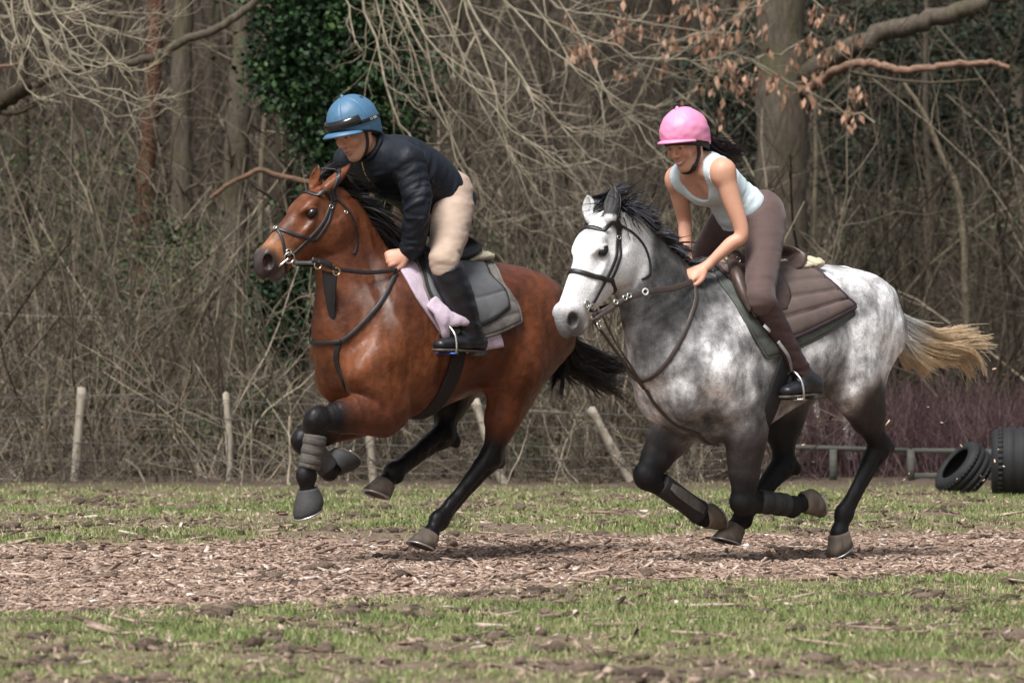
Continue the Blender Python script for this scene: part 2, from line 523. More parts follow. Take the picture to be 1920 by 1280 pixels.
M['jodhpur'] = simple('brown_jodhpurs', (0.098, 0.060, 0.055), (0.082, 0.049, 0.045), rough=0.85, scale=25, bump=0.2, bscale=120, sheen=0.15)
M['chap'] = simple('brown_leather_chaps', (0.052, 0.026, 0.026), (0.036, 0.018, 0.019), rough=0.45, scale=25, bump=0.2)
M['top'] = simple('pale_blue_cotton', (0.66, 0.765, 0.815), (0.61, 0.72, 0.775), rough=0.85, scale=30, bump=0.15, bscale=150)
M['bra'] = simple('white_strap', (0.78, 0.74, 0.72), rough=0.8, bump=0.1)
M['helm_blue'] = simple('blue_silk_cover', (0.066, 0.165, 0.275), (0.055, 0.138, 0.24), rough=0.5, scale=12, bump=0.12, bscale=30)
M['helm_pink'] = simple('pink_silk_cover', (0.79, 0.30, 0.48), (0.75, 0.265, 0.45), rough=0.48, scale=10, bump=0.15, bscale=26)
M['black'] = simple('black_plastic', (0.012, 0.012, 0.013), (0.008, 0.008, 0.009), rough=0.4, bump=0.1)
M['goggle'] = simple('goggle_lens', (0.012, 0.012, 0.013), (0.010, 0.010, 0.010), rough=0.12, bump=0)
M['white'] = simple('white_print', (0.7, 0.7, 0.68), rough=0.6, bump=0)
M['padfelt'] = simple('brown_headband', (0.03, 0.025, 0.023), rough=0.9, scale=80, bump=0.4)
M['towel'] = simple('lilac_towel', (0.60, 0.49, 0.58), (0.50, 0.39, 0.48), rough=1.0, scale=70, bump=0.8, bdist=0.006, bscale=260, sheen=0.3)
M['pad_grey'] = simple('grey_quilt', (0.13, 0.135, 0.14), (0.095, 0.098, 0.103), rough=0.85, scale=12, bump=0.25, bscale=40)
M['pad_grey2'] = simple('dusty_numnah', (0.20, 0.185, 0.165), (0.10, 0.093, 0.085), rough=0.95, scale=16, bump=0.5, bscale=60)
M['pad_brown'] = simple('brown_quilt', (0.128, 0.090, 0.078), (0.088, 0.064, 0.057), rough=0.8, scale=12, bump=0.2, bscale=40)
M['pad_green'] = simple('green_grey_numnah', (0.10, 0.108, 0.095), (0.06, 0.066, 0.060), rough=0.95, scale=16, bump=0.4, bscale=60)
M['binding'] = simple('purple_binding', (0.050, 0.028, 0.038), (0.034, 0.020, 0.027), rough=0.8, scale=60, bump=0.3)
M['fleece'] = simple('cream_fleece', (0.62, 0.57, 0.42), (0.45, 0.39, 0.27), rough=1.0, scale=35, bump=0.9, bdist=0.01, bscale=120)
M['webbing'] = simple('black_webbing', (0.013, 0.012, 0.013), rough=0.75, scale=120, bump=0.4)
M['neoprene'] = simple('tendon_boot', (0.028, 0.026, 0.026), (0.016, 0.015, 0.015), rough=0.7, scale=40, bump=0.2)
M['boot_patch'] = simple('boot_strike_pad', (0.12, 0.105, 0.092), (0.075, 0.066, 0.058), rough=0.85, scale=40, bump=0.4)
M['rubber'] = simple('rubber_bell_boot', (0.05, 0.05, 0.05), (0.032, 0.032, 0.032), rough=0.7, scale=40, bump=0.2)
M['blue_tape'] = simple('blue_stirrup_tread', (0.03, 0.11, 0.45), rough=0.5, bump=0.1)
M['girlhair'] = vary_mat('dark_hair', [(0, (0.006, 0.003, 0.004)), (1, (0.03, 0.013, 0.016))], rough=0.4, nscale=40)
M['nostril'] = simple('nostril_pink', (0.26, 0.06, 0.06), (0.12, 0.03, 0.03), rough=0.4, bump=0)
M['nostril_dk'] = simple('nostril_dark', (0.008, 0.006, 0.006), (0.005, 0.004, 0.004), rough=0.7, bump=0)
# ------------------------------------------------------------------ horses
class Frame:
    """local axes: u forward, v to the animal's left, w up"""
    def __init__(s, px0, Y0, deg):
        s.c, s.s = math.cos(math.radians(deg)), math.sin(math.radians(deg))
        s.y0 = Y0; s.x0 = (px0 - 960) / FPX * (20 + Y0)
        s.R = np.array([[-s.c, s.s, 0], [-s.s, -s.c, 0], [0, 0, 1.0]])       # columns u v w in world
        s.o = np.array([s.x0, s.y0, 0.0])
    def world(s, p): return np.asarray(p) @ s.R.T + s.o
    def local(s, p): return (np.asarray(p) - s.o) @ s.R
    def ldir(s, d): return np.asarray(d) @ s.R
    def L(s, px, py, v=0.0):
        a = (px - 960) / FPX
        u = (a * (20 + s.y0 - s.c * v) - s.x0 - s.s * v) / (-s.c + a * s.s)
        Y = s.y0 - s.s * u - s.c * v
        return np.array([u, v, CAMH + (HOR - py) / FPX * (20 + Y)])
    def ray(s, px, py):
        o = s.local(np.array([0, -20, CAMH])); d = s.local(wp(px, py, 0)) - o
        return Vector(o), Vector(unit(d))

class Surf:
    """a surface that tack can be laid on"""
    def __init__(s, V, F):
        s.bvh = BVHTree.FromPolygons([tuple(x) for x in V], [tuple(int(i) for i in f) for f in F])
    def near(s, p):
        h = s.bvh.find_nearest(Vector(p)); return np.array(h[0]), np.array(h[1])
    def project(s, pts):
        P, N = [], []
        for p in pts:
            a, b = s.near(p); P.append(a); N.append(b)
        return np.array(P), np.array(N)
    def cast(s, o, d):
        h = s.bvh.ray_cast(Vector(o), Vector(unit(d)))
        return (np.array(h[0]), np.array(h[1])) if h[0] is not None else (None, None)
    def strap(s, ctrl, width, thick, n=10, lift=0.001, sm=3):
        P, N = s.project(crom(np.array(ctrl), n))
        for _ in range(sm):
            P[1:-1] = P[1:-1] * .5 + (P[:-2] + P[2:]) * .25; N[1:-1] = N[1:-1] * .5 + (N[:-2] + N[2:]) * .25
        return ribbon(P, N, width, thick, lift=lift)
    def loop(s, c, n, width, thick, a0=0, a1=360, steps=48, ref=None, far=0.9, lift=0.001, prof=None, raw=False):
        """strap round the body in the plane through c with normal n"""
        n = unit(n); ref = np.asarray(ref if ref is not None else (0, 0, 1.0)); x = unit(ref - n * (ref @ n)); y = np.cross(n, x)
        full = abs(a1 - a0) >= 359
        P, N = [], []
        for i in range(steps if full else steps + 1):
            a = math.radians(a0 + (a1 - a0) * i / steps); d = x * math.cos(a) + y * math.sin(a)
            p, q = s.cast(c + d * far, -d)
            if p is None: continue
            P.append(p); N.append(q)
        P, N = np.array(P), np.array(N)
        for _ in range(3):
            if full:
                P = P * .5 + (np.roll(P, 1, 0) + np.roll(P, -1, 0)) * .25
            else:
                P[1:-1] = P[1:-1] * .5 + (P[:-2] + P[2:]) * .25
        # outward normals within the plane keep the strap's width along n
        N = N - n * (N @ n)[:, None]; N /= np.maximum(np.linalg.norm(N, axis=1, keepdims=True), 1e-9)
        if raw: return P, N
        return ribbon(P, N, width, thick, closed=full, lift=lift)

def hoof_mesh(C, S, T, v, scale=1.0, bell=False):
    ax = S - C; h = np.linalg.norm(ax); ax = unit(ax)
    toe = T - S; toe = unit(toe - ax * (toe @ ax)); lat = np.cross(ax, toe)
    N = 28; a = np.arange(N) / N * 2 * math.pi
    prof = [(-.10, .90), (0, 1.0), (.12, 1.0), (.5, 1.14), (1.0, 1.32)] if not bell else [(-.40, .80), (-.30, .86), (0, 1.05), (.4, 1.22), (.8, 1.26), (1.0, 1.16), (1.08, .95)]
    r0 = 0.044 * scale
    V = []
    for t, rr in prof:
        hh = t * h * (0.80 + 0.20 * np.cos(a) if t > 0 else 1.0)
        hh = np.broadcast_to(hh, (N,))
        fwd = toe * (0.014 * scale * max(t, 0))
        V.append(C + fwd + ax * hh[:, None] + r0 * rr * (np.cos(a)[:, None] * toe * 1.06 + np.sin(a)[:, None] * lat * 0.95))
    nr = len(prof); V = np.concatenate(V)
    i = np.arange(nr - 1)[:, None]; j = np.arange(N)[None]
    F = np.stack([i * N + j, i * N + (j + 1) % N, (i + 1) * N + (j + 1) % N, (i + 1) * N + j], -1).reshape(-1, 4)
    ctr = V[-N:].mean(0) - ax * 0.008
    V = np.vstack([V, ctr, C - ax * h * .12])
    capF = np.stack([np.arange(N) + (nr - 1) * N, (np.arange(N) + 1) % N + (nr - 1) * N, np.full(N, len(V) - 2)], -1)
    capT = np.stack([(np.arange(N) + 1) % N, np.arange(N), np.full(N, len(V) - 1)], -1)
    rim = V[(nr - 1) * N:nr * N]
    # horseshoe: open ring under the wall
    k = [q for q in range(N) if math.cos(a[q]) > -0.78]
    k = sorted(k, key=lambda q: (a[q] + math.pi) % (2 * math.pi))
    ctrl = rim[k]; inner = ctrl + (ctr - ctrl) * 0.25
    SV = np.concatenate([ctrl + ax * .0005 + (ctrl - ctr) * .02, ctrl + ax * .008 + (ctrl - ctr) * .02, inner + ax * .008, inner + ax * .0005])
    m = len(k); q = np.arange(m - 1)
    SF = np.concatenate([np.stack([q + p * m, q + 1 + p * m, q + 1 + ((p + 1) % 4) * m, q + ((p + 1) % 4) * m], -1) for p in range(4)] + [np.array([[0, m, 2 * m, 3 * m]]), np.array([[m - 1, 4 * m - 1, 3 * m - 1, 2 * m - 1]])])
    return (V, [F, np.concatenate([capF, capT])]), (SV, SF)

def leg_nodes(Fr, J, kind, sc):
    """J: list of (px,py,v): top, joint1(elbow/stifle), joint2(knee/hock), fetlock, coronet"""
    P = [Fr.L(*j) for j in J]
    lerp = lambda a, b, t: a + (b - a) * t
    if kind == 'fore':
        T, E, K, Fk, C = P
        nodes = [T, E, lerp(E, K, .30), lerp(E, K, .62), lerp(E, K, .86), K, lerp(K, Fk, .20), lerp(K, Fk, .55), lerp(K, Fk, .85), Fk, lerp(Fk, C, .5), C]
        ra = [.085, .082, .072, .057, .048, .047, .038, .029, .030, .036, .030, .038]
        rb = [.120, .108, .094, .073, .056, .056, .045, .037, .037, .044, .034, .041]
    else:
        T, E, K, Fk, C = P
        nodes = [T, E, lerp(E, K, .28), lerp(E, K, .58), lerp(E, K, .84), K, lerp(K, Fk, .20), lerp(K, Fk, .55), lerp(K, Fk, .86), Fk, lerp(Fk, C, .5), C]
        ra = [.125, .105, .085, .062, .045, .047, .040, .030, .031, .038, .032, .040]
        rb = [.190, .150, .120, .084, .050, .058, .046, .035, .036, .047, .034, .043]
    return np.array(nodes), np.array(ra) * sc, np.array(rb) * sc, P

def build_horse(cfg):
    Fr = cfg['frame']; L = Fr.L
    # ---- head frame
    hd = cfg['head']
    Pp = L(*hd['poll']); wpoll = Fr.world(Pp); d_ = 20 + wpoll[1]
    dx = (hd['muzzle'][0] - hd['poll'][0]) / FPX * d_; dz = -(hd['muzzle'][1] - hd['poll'][1]) / FPX * d_
    dy = -math.sqrt(max(hd['len'] ** 2 - dx * dx - dz * dz, 0.0))
    a = unit(Fr.ldir([dx, dy, dz])); left = unit(np.cross([0, 0, 1.0], a)); b = np.cross(a, left)
    if hd.get('roll'):
        r = math.radians(hd['roll']); left, b = left * math.cos(r) + b * math.sin(r), b * math.cos(r) - left * math.sin(r)
    hl = hd['len'] / 0.57
    hb_ = hd['hb']
    def Hd(t, bb, v=0.0): return Pp + hl * a * t + hb_ * (b * bb + left * v)
    cfg['Hd'] = Hd; cfg['haxes'] = (a, b / hb_, left / hb_, hl)
    hc = Hd(.25, -.08)
    tor = cfg['torso']
    legs = {k: leg_nodes(Fr, j, 'fore' if 'f' in k else 'hind', cfg.get('legsc', 1.06)) for k, j in cfg['legs'].items()}
    allp = np.concatenate([n[0] for n in legs.values()] + [np.array([Hd(0, .1), Hd(.6, 0), Hd(-.1, .3, .1), Hd(.3, -.3), Hd(.1, .2, -.15)])] + [np.array([[t[0], 0, t[1]] for t in tor])])
    lo = allp.min(0) - np.array([.22, .12, .10]); hi = allp.max(0) + np.array([.15, .12, .18]); lo[1] = min(lo[1], -.42); hi[1] = max(hi[1], .42)
    hb = np.array([Hd(0, .05), Hd(.62, 0), Hd(.2, -.25), Hd(.1, .1)])
    S = SDF(lo, hi, 0.0095, refine=[(0, hb[:, 0].min() + .02, hb[:, 0].max() + .05, .0042), (2, hb[:, 2].min() + .0, hb[:, 2].max() + .16, .0042), (1, hb[:, 1].min() - .10, hb[:, 1].max() + .10, .0050)])
    # ---- trunk
    tor = np.array(tor)
    S.chain(np.column_stack([tor[:, 0], 0 * tor[:, 0], tor[:, 1]]), tor[:, 3], tor[:, 2], n=5, k=.02, cap=.55)
    m = cfg['mus']; 
    for sg in (1, -1):
        for (c, r, k) in m['ell']:
            S.ell((c[0], c[1] * sg, c[2]), r[:3], A=(r[3], r[4] * sg if len(r) > 4 else 0, r[5] if len(r) > 5 else 0) if len(r) > 3 else None, k=k)
        for (nodes, ra, rb, k) in m['chain']:
            P = np.array(nodes, float); P[:, 1] *= sg
            S.chain(P, ra, rb, n=4, k=k)
    # grooves between the muscles
    for sg in (1, -1):
        for (nodes, r, k) in cfg.get('groove', []):
            P = np.array(nodes, float); P[:, 1] *= sg
            S.chain(P, r, r, n=5, k=k, op='sub')
    # ---- neck
    nk = cfg['neck']
    NP = np.array([L(*q[0]) for q in nk]); cfg['neckP'] = NP
    S.chain(NP, [q[2] for q in nk], [q[1] for q in nk], n=5, k=.07, cap=.5)
    # crest
    # ---- legs
    for key, (nodes, ra, rb, P) in legs.items():
        hind = 'h' in key
        if hind:
            S.chain(nodes[:4], ra[:4], rb[:4], n=4, k=.075)
            S.chain(nodes[3:], ra[3:], rb[3:], n=4, k=.02)
        else:
            S.chain(nodes[:4], ra[:4], rb[:4], n=4, k=.055)
            S.chain(nodes[3:], ra[3:], rb[3:], n=4, k=.02)
        E, K, Fk, C = P[1:]
        if hind:
            sg = 1 if key[0] == 'l' else -1
            Bt = np.array([tor[1][0] + .03, .125 * sg, tor[1][1] - .06])
            S.chain([Bt, Bt + (nodes[2] - Bt) * .55, nodes[3]], [.11, .085, .045], [.125, .105, .06], n=5, k=.06)
        bis = unit(E - K) + unit(Fk - K)
        ex = unit(Fk - K)
        perp = bis - ex * (bis @ ex); perp = unit(perp)
        out = -perp
        for sd in (1, -1):                     # hollow between cannon bone and tendon
            q_ = (out if hind else perp) * .020 + np.array([0, .036 * sd, 0])
            S.chain([K + (Fk - K) * .18 + q_, K + (Fk - K) * .5 + q_, K + (Fk - K) * .82 + q_], .011, .011, k=.016, op='sub')
            S.ell(K + np.array([0, .034 * sd, 0]) + (out if hind else perp) * .012, (.020, .016, .024), A=ex, k=.015)
        if not hind: S.ell(K + perp * .046 - ex * .012, (.026, .018, .020), A=ex, k=.022)
        if hind:
            ph = K + out * .060 - ex * .036
            S.ell(ph, (.038, .024, .026), A=out, k=.022)
            S.chain([E + (K - E) * .52 + out * .055, E + (K - E) * .8 + out * .055, ph], [.022, .018, .020], [.020, .016, .018], k=.035)
            S.chain([ph, K + (Fk - K) * .35 + out * .030, K + (Fk - K) * .8 + out * .026, Fk + out * .03], .014, .014, k=.022)
            S.ell(Fk + out * .028, (.020, .019, .024), k=.03)
        else:
            S.ell(K - perp * .010, (.050, .038, .040), A=ex, k=.04)
            S.chain([K + perp * .034, K + (Fk - K) * .4 + perp * .030, K + (Fk - K) * .85 + perp * .027, Fk + perp * .032], .014, .014, k=.022)
            S.ell(Fk + perp * .030, (.020, .019, .022), k=.03)
            S.ell(E + unit(E - K) * .05 + perp * .02, (.05, .045, .05), k=.06)
    # ---- head
    hp = hd['prof'] if 'prof' in hd else [(.00, .035, -.115, .066), (.08, .060, -.205, .074), (.165, .066, -.228, .080), (.23, .056, -.205, .079), (.30, .045, -.185, .068), (.38, .034, -.158, .058), (.45, .024, -.140, .050), (.50, .017, -.130, .047), (.545, .000, -.122, .043), (.578, -.030, -.114, .034), (.594, -.058, -.102, .022)]
    S.chain([Hd(t, (tp + bt) / 2) for t, tp, bt, w in hp], [w * hb_ for *_, w in hp], [(tp - bt) / 2 * hb_ for t, tp, bt, w in hp], A=left, n=4, k=.025, cap=.6)
    for sg in (1, -1):
        S.ell(Hd(.135, -.128, sg * .054), np.array([.122, .034, .110]) * hb_, A=a, B=left, k=.016)          # jowl
        S.ell(Hd(.190, .026, sg * .056), np.array([.050, .018, .018]) * hb_, A=a, B=left, k=.04)             # brow
        S.chain([Hd(.23, -.028, sg * .068), Hd(.30, -.045, sg * .058), Hd(.37, -.058, sg * .046)], .010 * hb_, .010 * hb_, k=.022)   # facial crest
        S.ell(Hd(.205, .000, sg * .090), np.array([.028, .012, .014]) * hb_, A=a * .95 - b * .3, B=left, k=.010, op='sub')
        S.chain([Hd(.178, .002, sg * .078), Hd(.203, .019, sg * .079), Hd(.235, .004, sg * .076)], .005 * hb_, .005 * hb_, k=.010)    # eye socket
        S.ell(Hd(.27, .000, sg * .074), np.array([.040, .012, .022]) * hb_, A=a, B=left, k=.03, op='sub')
        S.ell(Hd(.530, -.034, sg * .036), np.array([.050, .022, .036]) * hb_, A=a * .7 - b * .7, B=left, k=.02)       # nostril wing
        S.ell(Hd(.552, -.036, sg * .052), np.array([.034, .030, .0225]) * hb_, A=a * .60 - b * .80, B=left * .75 + a * .65, k=.006, op='sub')
        S.chain([Hd(.605, -.092, sg * .020), Hd(.565, -.102, sg * .044), Hd(.50, -.104, sg * .055), Hd(.445, -.094, sg * .056)], .010, .0065, k=.006, op='sub', n=4)
        S.ell(Hd(.10, -.04, sg * .086), np.array([.05, .012, .05]) * hb_, A=a, B=left, k=.03, op='sub')
    S.ell(Hd(.520, -.128), np.array([.042, .034, .018]) * hb_, A=a, B=left, k=.025)
    # ears
    for key, sg in (('earL', 1), ('earR', -1)):
        e = hd[key]
        base = Hd(.045, .030, sg * .054)
        tip = L(e[0], e[1], 0); wt = Fr.world(tip)
        # ear tip: at the pixel given, length fixed
        wb = Fr.world(base); D_ = 20 + wb[1]
        ex_, ez_ = (e[0] - 960) / FPX * D_ - wb[0], CAMH + (HOR - e[1]) / FPX * D_ - wb[2]
        el = .20 * hb_; ey = math.sqrt(max(el ** 2 - ex_ ** 2 - ez_ ** 2, 0)) * e[2]
        dirn = unit(Fr.ldir([ex_, ey, ez_])); tip = base + dirn * math.sqrt(ex_ ** 2 + ez_ ** 2 + ey ** 2)
        opn = Fr.ldir(np.array(e[3], float)); opn = unit(opn - dirn * (opn @ dirn)); side = np.cross(dirn, opn)
        q = lambda t, o=0: base + (tip - base) * t + opn * o
        S.chain([q(-.05), q(.2), q(.45), q(.75), q(1.0)], np.array([.026, .033, .034, .023, .004]) * hb_, np.array([.026, .027, .024, .016, .004]) * hb_, A=side, n=4, k=.018)
        S.chain([q(.22, .028), q(.45, .027), q(.75, .018), q(.93, .008)], np.array([.014, .022, .014, .003]) * hb_, np.array([.014, .021, .015, .003]) * hb_, A=side, n=4, k=.006, op='sub')
        cfg[key + '_nodes'] = np.array([base, q(.5), tip])
    V, F = S.surface(1, lambda v: .6 * sst(.20, .13, chain_param(v, [Hd(.02, -.06), Hd(.13, -.10), Hd(.58, -.05)])[0])); N = vnormals(V, F)
    leg_t = np.zeros(len(V))
    for key, (nodes, ra, rb, P) in legs.items():
        dd, tt = chain_param(V, nodes); leg_t = np.maximum(leg_t, sst(2.5, 4.0, tt) * (dd < .14))
    dhd, _ = chain_param(V, [Hd(.02, -.06), Hd(.13, -.10), Hd(.58, -.05)]); onhead = sst(.20, .13, dhd)
    body_n = .0055 * fnoise(V * np.array([1.0, 1.0, .5]), 9.0, 3) + .0060 * (.25 - np.abs(fnoise(V * np.array([1, 1, .6]) + 3, 12.0, 2))) + .0018 * fnoise(V * np.array([1, 1, .5]), 40.0, 2)
    leg_n = .0050 * fnoise(V * np.array([1, 1, .5]), 17.0, 2) + .0022 * fnoise(V * np.array([1, 1, .4]), 45.0, 2)
    head_n = .0016 * fnoise(V, 22.0, 3)
    V = V + N * (body_n * (1 - leg_t) * (1 - onhead) + leg_n * leg_t + head_n * onhead)[:, None]
    cfg['surf'] = Surf(V, F); cfg['V'] = V; cfg['F'] = F; cfg['legP'] = legs
    return V, F

# ---------------- bay
FB = Frame(830, 0.0, 44)
bay = dict(frame=FB,
  head=dict(poll=(620, 352, 0), muzzle=(484, 486), len=0.52, hb=1.04, earL=(656, 306, .6, (-.75, -.6, .0)), earR=(598, 312, -.2, (-.7, -.7, .1))),
  torso=[(-.70, 1.04, .12, .09), (-.62, 1.07, .18, .19), (-.46, 1.10, .245, .26), (-.25, 1.085, .28, .285), (-.03, 1.035, .32, .30), (.16, 1.005, .355, .30), (.33, 1.0, .38, .27), (.48, .995, .355, .23), (.60, .965, .285, .18), (.68, .94, .19, .12)],
  mus=dict(
    ell=[((-.40, .13, 1.20), (.24, .12, .11), .05), ((.41, .185, .87), (.15, .06, .14), .07), ((.60, .095, .83), (.085, .085, .12), .03), ((-.10, .17, .97), (.22, .10, .16), .08)],
    chain=[([(.24, .10, 1.30), (.40, .175, 1.12), (.54, .19, .92)], [.045, .07, .075], [.10, .125, .11], .05)]),
  neck=[((700, 615, 0), .285, .165), ((676, 548, 0), .245, .130), ((656, 480, 0), .205, .100), ((643, 425, 0), .160, .078), ((634, 388, 0), .115, .066)],
  groove=[([(.30, .325, 1.18), (.265, .335, 1.0), (.25, .315, .82)], .028, .05), ([(-.22, .335, 1.18), (-.28, .345, 1.05)], .04, .07), ([(-.56, .265, 1.10), (-.50, .30, .98), (-.44, .29, .86)], .022, .045), ([(.52, .285, 1.14), (.60, .275, 1.0)], .022, .045)],
  legs=dict(
    lf=[(690, 690, .16), (722, 768, .17), (594, 788, .13), (573, 893, .10), (578, 930, .10)],
    rf=[(640, 700, -.15), (672, 768, -.16), (570, 826, -.12), (617, 884, -.10), (632, 868, -.10)],
    lh=[(1000, 605, .13), (972, 686, .20), (920, 858, .12), (823, 975, .10), (806, 1002, .10)],
    rh=[(900, 610, -.13), (848, 690, -.18), (832, 812, -.12), (738, 884, -.10), (722, 906, -.10)]),
  hooves=dict(lf=((579, 930), (584, 966), (560, 966), .10, 'bell'), rf=((634, 868), (652, 845), (676, 846), -.10, 'bell'), lh=((805, 1003), (790, 1032), (766, 1030), .10, ''), rh=((722, 906), (706, 936), (688, 930), -.10, '')),
)
# ---------------- grey
FG = Frame(1440, -0.3, 41)
grey = dict(frame=FG,
  head=dict(poll=(1142, 400, 0), muzzle=(1044, 598), len=0.578, hb=1.10, earL=(1152, 348, .2, (-.55, -.8, .0)), earR=(1102, 366, .2, (-.6, -.7, .1))),
  torso=[(-.74, 1.06, .12, .10), (-.66, 1.09, .18, .20), (-.48, 1.09, .25, .28), (-.26, 1.055, .285, .30), (-.04, 1.00, .325, .315), (.16, .95, .37, .315), (.34, .92, .395, .29), (.50, .905, .375, .25), (.62, .885, .30, .205), (.70, .87, .20, .14)],
  mus=dict(
    ell=[((-.42, .14, 1.19), (.25, .13, .11), .05), ((.42, .200, .80), (.16, .06, .15), .08), ((.62, .105, .76), (.085, .09, .13), .05), ((-.10, .18, .93), (.22, .10, .16), .08)],
    chain=[([(.26, .11, 1.23), (.42, .20, 1.04), (.56, .215, .84)], [.045, .075, .08], [.10, .13, .115], .05)]),
  neck=[((1272, 640, 0), .285, .185), ((1240, 570, 0), .235, .145), ((1210, 510, 0), .190, .108), ((1188, 464, 0), .150, .082), ((1166, 428, 0), .115, .070)],
  groove=[([(.30, .345, 1.12), (.265, .36, .94), (.25, .335, .76)], .028, .05), ([(-.22, .35, 1.15), (-.28, .36, 1.02)], .04, .07), ([(-.58, .285, 1.08), (-.52, .325, .96), (-.46, .31, .84)], .022, .045), ([(.52, .305, 1.08), (.60, .295, .93)], .022, .045)],
  legs=dict(
    rf=[(1262, 720, -.16), (1262, 800, -.16), (1212, 892, -.13), (1316, 968, -.11), (1324, 970, -.11)],
    lf=[(1390, 700, .17), (1400, 800, .17), (1394, 940, .12), (1486, 952, .10), (1510, 940, .10)],
    rh=[(1560, 620, -.14), (1462, 720, -.18), (1468, 868, -.12), (1392, 968, -.10), (1378, 990, -.10)],
    lh=[(1610, 600, .14), (1596, 700, .20), (1648, 838, .13), (1582, 962, .11), (1574, 1000, .11)]),
  hooves=dict(rf=((1322, 970), (1346, 960), (1354, 986), -.11, ''), lf=((1508, 942), (1534, 935), (1540, 956), .10, ''), rh=((1378, 990), (1362, 1024), (1336, 1026), -.10, ''), lh=((1573, 1002), (1580, 1036), (1562, 1050), .11, '')),
)
for cfg in (bay, grey):
    build_horse(cfg)

def legmask(cfg, V, key, lo, hi):
    """1 below the given node position of a leg, soft between lo and hi"""
    nodes, ra, rb, P = cfg['legP'][key]
    d, t = chain_param(V, nodes)
    near = sst(.17, .11, d)
    return sst(lo, hi, t) * np.where(t > 3.0, near, sst(.16, .10, d))

def coat_bay(cfg):
    V = cfg['V']; Hd = cfg['Hd']
    n1, n2 = fnoise(V, 2.2), fnoise(V + 9, 7.0)
    base = np.array([.158, .047, .0175]); dark = np.array([.045, .015, .009]); lite = np.array([.25, .088, .033])
    t = np.clip(.45 + .35 * n1 + .2 * n2, 0, 1)[:, None]
    C = dark * (1 - t) + base * t
    t2 = np.clip(.25 + .6 * n1 - .2, 0, .5)[:, None]; C = C * (1 - t2) + lite * t2
    blk = np.array([.0065, .0055, .0058])
    k = np.zeros(len(V))
    for key in ('lf', 'rf'): k = np.maximum(k, legmask(cfg, V, key, 2.2 + .0, 3.9))
    for key in ('lh',): k = np.maximum(k, legmask(cfg, V, key, 3.0, 4.6))
    k = np.maximum(k, legmask(cfg, V, 'rh', 1.6, 3.4))
    k = np.clip(k * 1.15 + .15 * n2 * (k > .05) * (k < .95), 0, 1)
    C = C * (1 - k[:, None]) + blk * k[:, None]
    # muzzle
    a, b, l, hl = cfg['haxes']; q = V - Hd(0, 0)
    th = (q @ a) / hl; bh = q @ b; vh = np.abs(q @ l)
    hm = (th > .02) & (vh < .13) & (bh > -.3) & (bh < .12)
    mz = sst(.455, .535, th + .15 * np.clip(-bh - .03, -.05, .06) + .012 * n2) * hm
    gm = np.array([.075, .058, .056]); C = C * (1 - mz[:, None]) + gm * mz[:, None]
    tan = sst(.36, .45, th) * (1 - mz) * hm * .5; C = C * (1 - tan[:, None]) + np.array([.42, .20, .095]) * tan[:, None]
    sp = np.exp(-(((th - .53) / .035) ** 2 + ((bh + .02) / .03) ** 2)) * hm
    C = C * (1 - .8 * sp[:, None]) + np.array([.02, .016, .016]) * .8 * sp[:, None]
    tip = sst(.54, .60, th) * hm; C = C * (1 - .6 * tip[:, None]) + np.array([.025, .02, .02]) * .6 * tip[:, None]
    ey = np.exp(-(((th - .205) / .032) ** 2 + ((bh) / .021) ** 2)) * (vh > .05) * hm
    C = C * (1 - .9 * ey[:, None]) + np.array([.018, .012, .010]) * .9 * ey[:, None]
    for e in ('earL', 'earR'):
        d, t = chain_param(V, cfg[e + '_nodes']); m = sst(1.5, 2.0, t) * (d < .07)
        C = C * (1 - .8 * m[:, None]) + blk * .8 * m[:, None]
    cfg['dap'] = np.clip(1 - k, .25, 1)
    dn_ = np.exp(-(((V[:, 0] - .48) / .20) ** 2 + ((V[:, 2] - 1.18) / .20) ** 2)) * np.clip(.75 + 1.2 * n2, 0, 1) * .55
    C = C * (1 - dn_[:, None]) + np.array([.060, .022, .013]) * dn_[:, None]
    # dried sweat on neck and shoulder
    nb = fnoise(V * np.array([1, 1, .45]) + 21, 13.0, 3); sw = sst(.30, .55, nb) * np.exp(-(((V[:, 0] - .50) / .14) ** 2 + ((V[:, 2] - 1.20) / .13) ** 2)) * .45
    C = C * (1 - sw[:, None]) + np.array([.42, .36, .33]) * sw[:, None]
    for sg in (1, -1):
        dn = np.linalg.norm(V - Hd(.550, -.036, sg * .046), axis=1); m = sst(.034, .016, dn)[:, None]
        C = C * (1 - m) + np.array([.012, .008, .008]) * m
        dn = np.linalg.norm(V - Hd(.556, -.030, sg * .030), axis=1); m = sst(.016, .008, dn)[:, None] * .9
        C = C * (1 - m) + np.array([.24, .05, .05]) * m
        dm, _ = chain_param(V, [Hd(.605, -.092, sg * .020), Hd(.565, -.102, sg * .044), Hd(.50, -.104, sg * .055), Hd(.445, -.094, sg * .056)]); m = sst(.014, .006, dm)[:, None] * .85
        C = C * (1 - m) + np.array([.015, .010, .010]) * m
    return C

